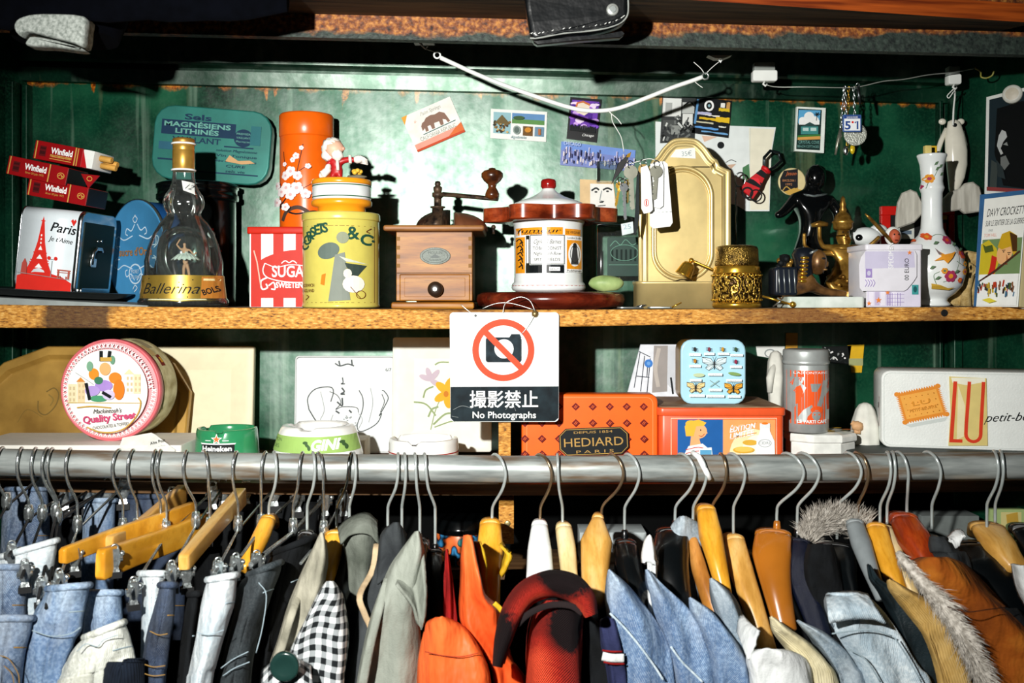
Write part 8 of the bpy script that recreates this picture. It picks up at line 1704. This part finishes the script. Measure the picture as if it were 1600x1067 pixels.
t = garment('waxed_jacket', 'dark waxed jacket between bleached denim and tan corduroy', [(882, 1354, 1360), (905, 1360, 1376), (925, 1374, 1410), (950, 1388, 1436), (985, 1400, 1448), (1030, 1412, 1464), (1067, 1422, 1480), (1200, 1450, 1500)], C_lwn, Y=.97, cat='jacket', seed=19)
t = garment('corduroy_jacket', 'tan corduroy jacket beside the fur lined suede jacket', [(906, 1386, 1396), (920, 1388, 1420), (940, 1402, 1458), (962, 1418, 1480), (990, 1436, 1494), (1030, 1452, 1510), (1067, 1462, 1522), (1200, 1490, 1550)], C_tan, Y=.955, cat='jacket', seed=20)
t = garment('suede_jacket', 'brown suede jacket with a grey fur edge', [(870, 1440, 1482), (880, 1424, 1506), (900, 1432, 1526), (925, 1450, 1548), (959, 1470, 1582), (990, 1486, 1608), (1035, 1516, 1640), (1067, 1530, 1660), (1200, 1560, 1700)], C_suede, Y=.945, cat='jacket', seed=21, bulge=.045, fold=.006)
strip(t, 'seam', [(1480, 948, -.02), (1510, 956, -.03), (1545, 952, -.02), (1575, 948, 0)], .8, mat('dark thread', '#3a1a06', .8), lift=.012)
def fur(t, name, path, hw, count, length, seed, m, up=False):
    r = random.Random(seed); P = spline(path, 8); b = MB(); o = t.location
    cen = [W(*p) - o for p in P]
    b.tube([tuple(c) for c in cen], [hw * .55 * P[i].z / F * (.5 + .5 * math.sin(PI * (i + .5) / len(P)) ** .5) for i in range(len(P))], m, 10, raw=True)
    for k in range(count):
        i = r.randrange(len(cen) - 1); c = cen[i].lerp(cen[i + 1], r.random()); dd = (cen[i + 1] - cen[i]).normalized(); sd = Vector((dd.z, 0, -dd.x)); s = P[i].z / F
        a = r.uniform(-1, 1); base_ = c + sd * a * hw * s * .6 + Vector((0, -r.random() * hw * s * .5, 0)); ln = length * s * r.uniform(.5, 1.2)
        g = (sd * (a * .8 + r.uniform(-.5, .5)) + Vector((0, -.5, 0)) + (Vector((r.uniform(-.6, .9), 0, 1.1)) if up else dd * r.uniform(.2, .9))).normalized()
        tip = base_ + g * ln + Vector((0, 0, -.18 * ln)); mid = base_.lerp(tip, .5) + g.orthogonal() * ln * .06; w = Vector((g.z, 0, -g.x)).normalized() * .00035
        b.emit([base_ - w, base_ + w, mid + w * .7, mid - w * .7, tip], [(0, 1, 2, 3), (3, 2, 4)], m, False, raw=True)
    return b.obj(name, t)
fur(t, 'fur_edge', [(1404, 864, .985), (1424, 890, .965), (1450, 918, .945), (1474, 948, .935), (1496, 984, .925), (1518, 1026, .92), (1540, 1075, .915)], 17, 1500, 26, 3, C_fur)
t = garment('parka', 'dark parka with a fur trimmed hood behind the broad black hanger', [(850, 1262, 1300), (880, 1256, 1310), (930, 1262, 1320), (1000, 1280, 1330), (1200, 1290, 1340)], C_black, Y=1.06, cat='jacket', seed=22)
fur(t, 'fur_trim', [(1258, 842, 1.12), (1266, 822, 1.125), (1284, 812, 1.13), (1306, 812, 1.135), (1330, 816, 1.14), (1346, 826, 1.14)], 24, 1700, 30, 4, C_fur, up=True)
t = garment('black_jacket', 'black jacket with a white shirt edge at the end of the rail', [(950, 1560, 1590), (975, 1566, 1612), (1010, 1580, 1640), (1067, 1600, 1680), (1200, 1620, 1720)], C_black, Y=.975, cat='jacket', seed=23)
collar(t, 'white_edge', [(1584, 880), (1588, 905), (1594, 925), (1604, 945)], [(1600, 884), (1606, 900), (1612, 920), (1622, 940)], C_white, 1.0, .98, label='white shirt edge')
t = garment('grey_coat', 'dark grey coat with a pale folded lapel behind the suede jacket', [(838, 1452, 1476), (860, 1450, 1500), (900, 1460, 1520), (1200, 1480, 1540)], C_char, Y=1.06, cat='coat', seed=24)
collar(t, 'lapel', [(1480, 838), (1490, 828), (1500, 826), (1508, 832)], [(1486, 846), (1494, 858), (1500, 852), (1506, 838)], C_white, 1.08, 1.06, label='pale lapel')
t = garment('grey_shirt', 'pale grey shirt collar behind the broad glossy black hanger', [(806, 1062, 1072), (818, 1050, 1092), (840, 1042, 1098), (900, 1040, 1090), (1200, 1040, 1090)], D_chamb, Y=1.11, D=.06, cat='shirt', seed=25)
t = garment('white_blouse', 'white blouse showing between the two black hangers over the denim', [(836, 1012, 1018), (850, 1006, 1022), (880, 1004, 1026), (906, 1016, 1026), (1200, 1010, 1030)], C_white, Y=1.04, D=.06, cat='blouse', seed=26)
# ---------------------------------------------------------------- clip hangers and jeans at the near end of the rail
M_ch2 = mat('bright chrome', '#cdd4d4', .24, metal=.9, var=.3, vs=160, bump=.4, bs=160)
def clip(t, px, row, Y, big=1.0, tilt=0.0):
    s = Y / F * big; b = MB(s, (0, 0)); c, q = math.cos(tilt), math.sin(tilt); R = lambda x, y, z: (x * c - y * q, x * q + y * c, z)
    for sg in (-1, 1):
        pts = [(-5, -8), (5, -8), (8, 6), (4, 16), (7, 28), (-7, 28), (-4, 16), (-8, 6)]
        b.loft([[R(x, sg * (2 + abs(z - 8) * .22) + dy, z) for x, z in pts] for dy in (0, 1.6)], M_ch2, smooth=False)
        b.loft([[R(x, sg * (5.5 + dz * .1) + dy, z + dz) for x, z in ((-8, 22), (8, 22), (8, 30), (-8, 30))] for dz, dy in ((0, -1), (0, 1.5))], M_blackm, smooth=False)
    b.tube([R(x, 0, 6) for x in (-9.5, 9.5)], 4.4, M_ch2, 12); b.tube([R(4 * math.cos(a), 0, -9 + 4 * math.sin(a)) for a in [k * PI / 6 for k in range(12)]], 1.3, M_ch2, 6, closed=True)
    b.ball(R(9, 2, 0), 4, M_ch2, 8, 6)
    o = b.obj('clip', t); o.location = W(px, row, Y) - t.location; return o
def rodhanger(label, hk, near, far, clips=(0, 1), bar=None, kind='tan', rr_=.0016):
    t = thing('clip_hanger', label, 'hanger', W(hk[2], hk[3], YP)); hook(t, *hk, m=M_ch2, r=.0016); o = t.location
    b = MB(); b.lathe(0, 0, [(.004, .006), (.0055, 0), (.0055, -.008), (.003, -.014)], M_ch2, n=12); b.obj('neck', t)
    if bar: arm(t, 'bar', bar, M_hw[kind], e=9)
    else:
        b = MB(); b.tube([tuple(W(*near) - o), (0, 0, -.010), tuple(W(*far) - o)], rr_, M_blackm if hk[0] < 90 else M_ch2, 8, raw=True); b.obj('rod', t)
    for k in clips: e = (near, far)[k]; f = .12 if k == 0 else .1; p = W(*e).lerp(W(hk[2], hk[3], YP), f); clip(t, 800 + p.x * F / p.y, HY + (EYE - p.z) * F / p.y + 2, p.y, 1.2, .5 - .2 * k)
    return t
rodhanger('chrome clip hanger first on the rail at the frame edge', (4, -8, 10, 778), (-30, 856, .98), (66, 742, 1.26))
rodhanger('chrome clip hanger above the pale denim waistband', (34, 26, 45, 797), (14, 868, .98), (108, 766, 1.27))
rodhanger('chrome clip hanger with thin rod behind the two chrome coils', (56, 48, 66, 797), (34, 902, .95), (146, 762, 1.27))
rodhanger('chrome clip hanger half hidden in the bundle of shiny clips', (74, 65, 87, 792), (60, 934, .93), (166, 766, 1.27))
rodhanger('chrome clip hanger on the nearer side of the shiny clips', (82, 73, 90, 802), (72, 950, .92), (176, 756, 1.27))
rodhanger('chrome clip hanger holding the light blue jeans by their waist', (110, 102, 121, 814), (88, 916, .93), (200, 752, 1.26))
rodhanger('wooden bar clip hanger reaching furthest toward the chrome coils', (186, 175, 192, 818), (104, 870, .99), (276, 770, 1.24), bar=[(100, 868, .99, 6, 13), (180, 838, 1.07, 6, 13), (256, 812, 1.14, 6, 12), (300, 796, 1.2, 6, 12)], kind='yellow')
rodhanger('wooden bar clip hanger whose far end shows under the rail', (208, 199, 214, 818), (170, 846, 1.05), (284, 768, 1.24), clips=(), bar=[(172, 848, 1.05, 7, 11), (214, 826, 1.12, 7, 11), (284, 772, 1.24, 7, 15)], kind='tan')
rodhanger('nearest wooden bar clip hanger with a broad honey brown front', (243, 237, 251, 814), (168, 872, .985), (330, 815, 1.22), bar=[(158, 882, .985, 8, 24), (215, 861, 1.06, 7, 21), (268, 842, 1.13, 7, 20), (320, 820, 1.2, 6, 18)], kind='amber' if 0 else 'yellow')
rodhanger('chrome clip hanger just behind the broad honey brown bar', (251, 245, 260, 822), (200, 930, .94), (340, 760, 1.26))
rodhanger('chrome clip hanger holding the dark indigo jeans', (292, 286, 306, 808), (262, 902, .95), (352, 756, 1.27))
rodhanger('chrome clip hanger with a strip of wood behind its shaft', (318, 325, 328, 816), (286, 900, .96), (390, 752, 1.27), bar=[(288, 878, .97, 9, 13), (330, 828, 1.07, 9, 13), (376, 776, 1.2, 9, 14)], kind='tan')
rodhanger('chrome clip hanger holding the ice pale jeans', (370, 363, 372, 814), (336, 896, .95), (434, 756, 1.27))
rodhanger('chrome clip hanger beside the carved yellow hanger', (415, 408, 408, 812), (362, 888, .97), (470, 766, 1.27))
rodhanger('chrome clip hanger with long pale rod over the washed black jeans', (473, 467, 458, 818), (392, 882, .97), (512, 772, 1.27), rr_=.0026)
rodhanger('chrome clip hanger with red tipped far clip near the gingham shirt', (497, 505, 506, 822), (470, 880, 1.0), (540, 772, 1.26), clips=(1,))
H('carved orange wood hanger with ribbed front', 'yellow', (428, 432, 420, 804), [(418, 814, Yn, 12, 10), (408, 838, 1.07, 13, 12), (394, 866, 1.0, 13, 12), (380, 890, .96, 10, 10)])
def jeans(label, rows, m, Y=.93, seed=0, depth=.05, seams=(), band=True, button=None, name='jeans', tilt=0):
    R = spline([Vector(r[:3]) for r in rows], 4); rings = []; n = 28
    for i, r in enumerate(R):
        row, xl, xr = r; cx, hw = (xl + xr) / 2, (xr - xl) / 2; ring = []; f = min(1, i / 10)
        for j in range(n + 1):
            a = -PI / 2 + 2 * PI * (j % n) / n; w = 1 + .10 * f * math.sin(3 * a + seed + i * .12) + .2 * f * noise.noise(Vector((math.cos(a) * 1.3 + seed, math.sin(a) * 1.3, i * .16))) + .1 * f * noise.noise(Vector((math.cos(a) * 3.1 + seed, math.sin(a) * 3.1, i * .5)))
            ring.append(W(cx + hw * math.cos(a) * (1 + .5 * (w - 1)), row + (tilt * math.cos(a) - 4 * math.sin(a) * 0) , Y + depth * .5 + depth * .5 * math.sin(a) * w))
        rings.append(ring)
    o = sum(rings[0], Vector()) / len(rings[0]); t = thing(name, label, 'jeans' if name == 'jeans' else name.replace('_', ' '), o); t['Y'] = Y; grid_obj('legs', rings, m, t, o, solid=.003)
    if band:
        b = MB(); b.tube([tuple(p - o) for p in rings[0][:-1]], .0034, m, 8, closed=True, raw=True); b.obj('waistband', t)
        b = MB(); b.tube([tuple(p - o + Vector((0, -.0006, 0))) for p in rings[7][2:14]], .0006, M_seam if m in (D_dark, D_mid) else M_seamw, 6, raw=True); b.obj('seam', t)
    for s_ in seams: strip(t, 'seam', s_, .8, M_seam if m in (D_dark, D_mid) else M_seamw, lift=.008)
    if button: b = MB(Y / F, button); b.disc(*button, [(3, -4), (6, -5), (7, -3), (7, 2)], M_ch2, n=16); q = b.obj('button', t); q.location = W(*button, Y - .004) - o
    return t
jeans('light blue jeans with faded thighs nearest the frame corner', [(917, 74, 141), (940, 60, 135), (963, 48, 131), (988, 40, 127), (1010, 37, 114), (1067, 31, 100), (1200, 24, 96)], D_light, .92, 1, seams=([(50, 985), (80, 994), (110, 990), (126, 980)],), tilt=-3)
jeans('mid blue jeans cut by the frame edge behind the light blue pair', [(886, -30, 36), (920, -34, 40), (960, -36, 40), (1067, -40, 36), (1200, -44, 34)], D_mid, .965, 2)
jeans('blue jeans lowest at the frame edge with a pale waistband', [(966, -24, 52), (990, -26, 48), (1020, -30, 40), (1067, -34, 36), (1200, -40, 30)], D_mid, .90, 3, seams=([(0, 1024), (14, 1030), (28, 1052), (30, 1068)], [(6, 1040), (18, 1052), (22, 1068)]))
jeans('pale denim shorts with a curved waistband under the first clips', [(858, -6, 90), (880, -10, 88), (910, -12, 84), (960, -14, 80), (1200, -14, 70)], D_white, .995, 4, tilt=-14)
jeans('mid blue jeans between the light blue and the dark indigo pairs', [(926, 138, 190), (950, 134, 192), (990, 130, 194), (1067, 126, 190), (1200, 120, 190)], D_light, .965, 5)
jeans('cream white jeans with rolled open waistband', [(984, 132, 194), (1000, 116, 202), (1028, 98, 206), (1048, 90, 208), (1067, 86, 206), (1200, 80, 200)], D_cream, .90, 6, tilt=-12, seams=([(120, 1018), (134, 1006), (152, 1010), (162, 1000), (184, 992)],))
jeans('dark ribbed trousers lying lowest beside the cream jeans', [(1034, 166, 226), (1050, 152, 226), (1200, 140, 226)], cloth('ribbed navy cloth', '#0a0f1a', '#1c2838', cord=1.2), .895, 7, band=False)
jeans('dark indigo jeans hung by the waist with ochre stitching', [(914, 250, 275), (935, 244, 274), (970, 234, 272), (1005, 226, 266), (1040, 222, 262), (1067, 219, 260), (1200, 214, 254)], D_dark, .925, 8, seams=([(234, 986), (248, 992), (262, 990)], [(226, 1038), (240, 1042), (258, 1040)], [(224, 1052), (240, 1056), (258, 1054)]), depth=.06)
jeans('pale denim jeans showing a narrow strip above the indigo pair', [(896, 218, 262), (915, 222, 256), (960, 222, 250), (1200, 214, 246)], D_white, .975, 9)
jeans('black jeans in the narrow dark gap left of the ice pale pair', [(928, 294, 316), (960, 288, 312), (1006, 282, 306), (1067, 276, 300), (1200, 270, 296)], C_black, .955, 10, depth=.07)
jeans('ice pale blue jeans folded into a tight roll', [(902, 324, 371), (925, 318, 369), (952, 312, 366), (992, 305, 353), (1043, 295, 338), (1067, 290, 331), (1200, 276, 316)], D_white, .915, 11, seams=([(308, 988), (326, 992), (350, 984)],), tilt=-4)
jeans('washed black jeans with pale stitched back pocket', [(888, 388, 440), (905, 372, 438), (940, 366, 424), (988, 354, 408), (1030, 344, 398), (1067, 336, 392), (1200, 320, 380)], D_black, .95, 12, seams=([(345, 1044), (364, 1030), (388, 1018)], [(348, 1056), (366, 1044), (390, 1034)], [(404, 910), (416, 930), (410, 980), (400, 1020)]), depth=.08, tilt=-10)
jeans('black trousers filling the dark gap beside the gingham shirt', [(852, 424, 492), (880, 412, 484), (930, 404, 470), (1000, 396, 444), (1067, 390, 430), (1200, 380, 420)], C_black, 1.02, 13, depth=.1, tilt=-14)
jeans('blue denim jeans hanging from the far clips at the frame edge', [(764, 10, 74), (790, 4, 76), (860, 0, 76), (1000, 0, 70)], D_mid, 1.22, 14, depth=.06)
jeans('pale blue jeans hanging from the far clips under the white flat box', [(782, 138, 182), (800, 130, 180), (900, 126, 178), (1000, 124, 176)], D_light, 1.22, 15, depth=.05)
jeans('dark blue jeans on the far clips behind the wooden bars', [(776, 190, 290), (800, 186, 292), (1000, 180, 290)], D_dark, 1.24, 16, depth=.05)
jeans('black trouser shape added to darken the gap between the pale rod and the rail', [(784, 300, 500), (820, 296, 505), (1100, 290, 505)], C_black, 1.26, 17, depth=.05, band=False)  # added black shape, keeps the recess behind the clips dark
jeans('black skirt shape added to darken the gap under the start of the rail', [(790, 60, 196), (830, 56, 196), (1100, 50, 190)], C_black, 1.27, 18, depth=.04, band=False, name='filler')  # added black shape standing for deep shade behind the clips
for lb, rows, Y in (('black coat shape added to darken the gap behind the orange jackets', [(880, 560, 700), (1000, 556, 720), (1200, 550, 730)], 1.26), ('black coat shape added to darken the gap behind the white hanger', [(890, 790, 930), (1000, 780, 940), (1200, 780, 940)], 1.25), ('black coat shape added to darken the gap between the denim jackets', [(880, 960, 1200), (1000, 950, 1210), (1200, 950, 1220)], 1.28), ('black coat shape added to darken the gap behind the amber and navy hangers', [(870, 1210, 1460), (1000, 1200, 1460), (1200, 1200, 1460)], 1.28)):  # unseen black shapes added to darken gaps between the garments
    jeans(lb, rows, C_black, Y, 19 + rows[0][1], depth=.04, band=False, name='coat')
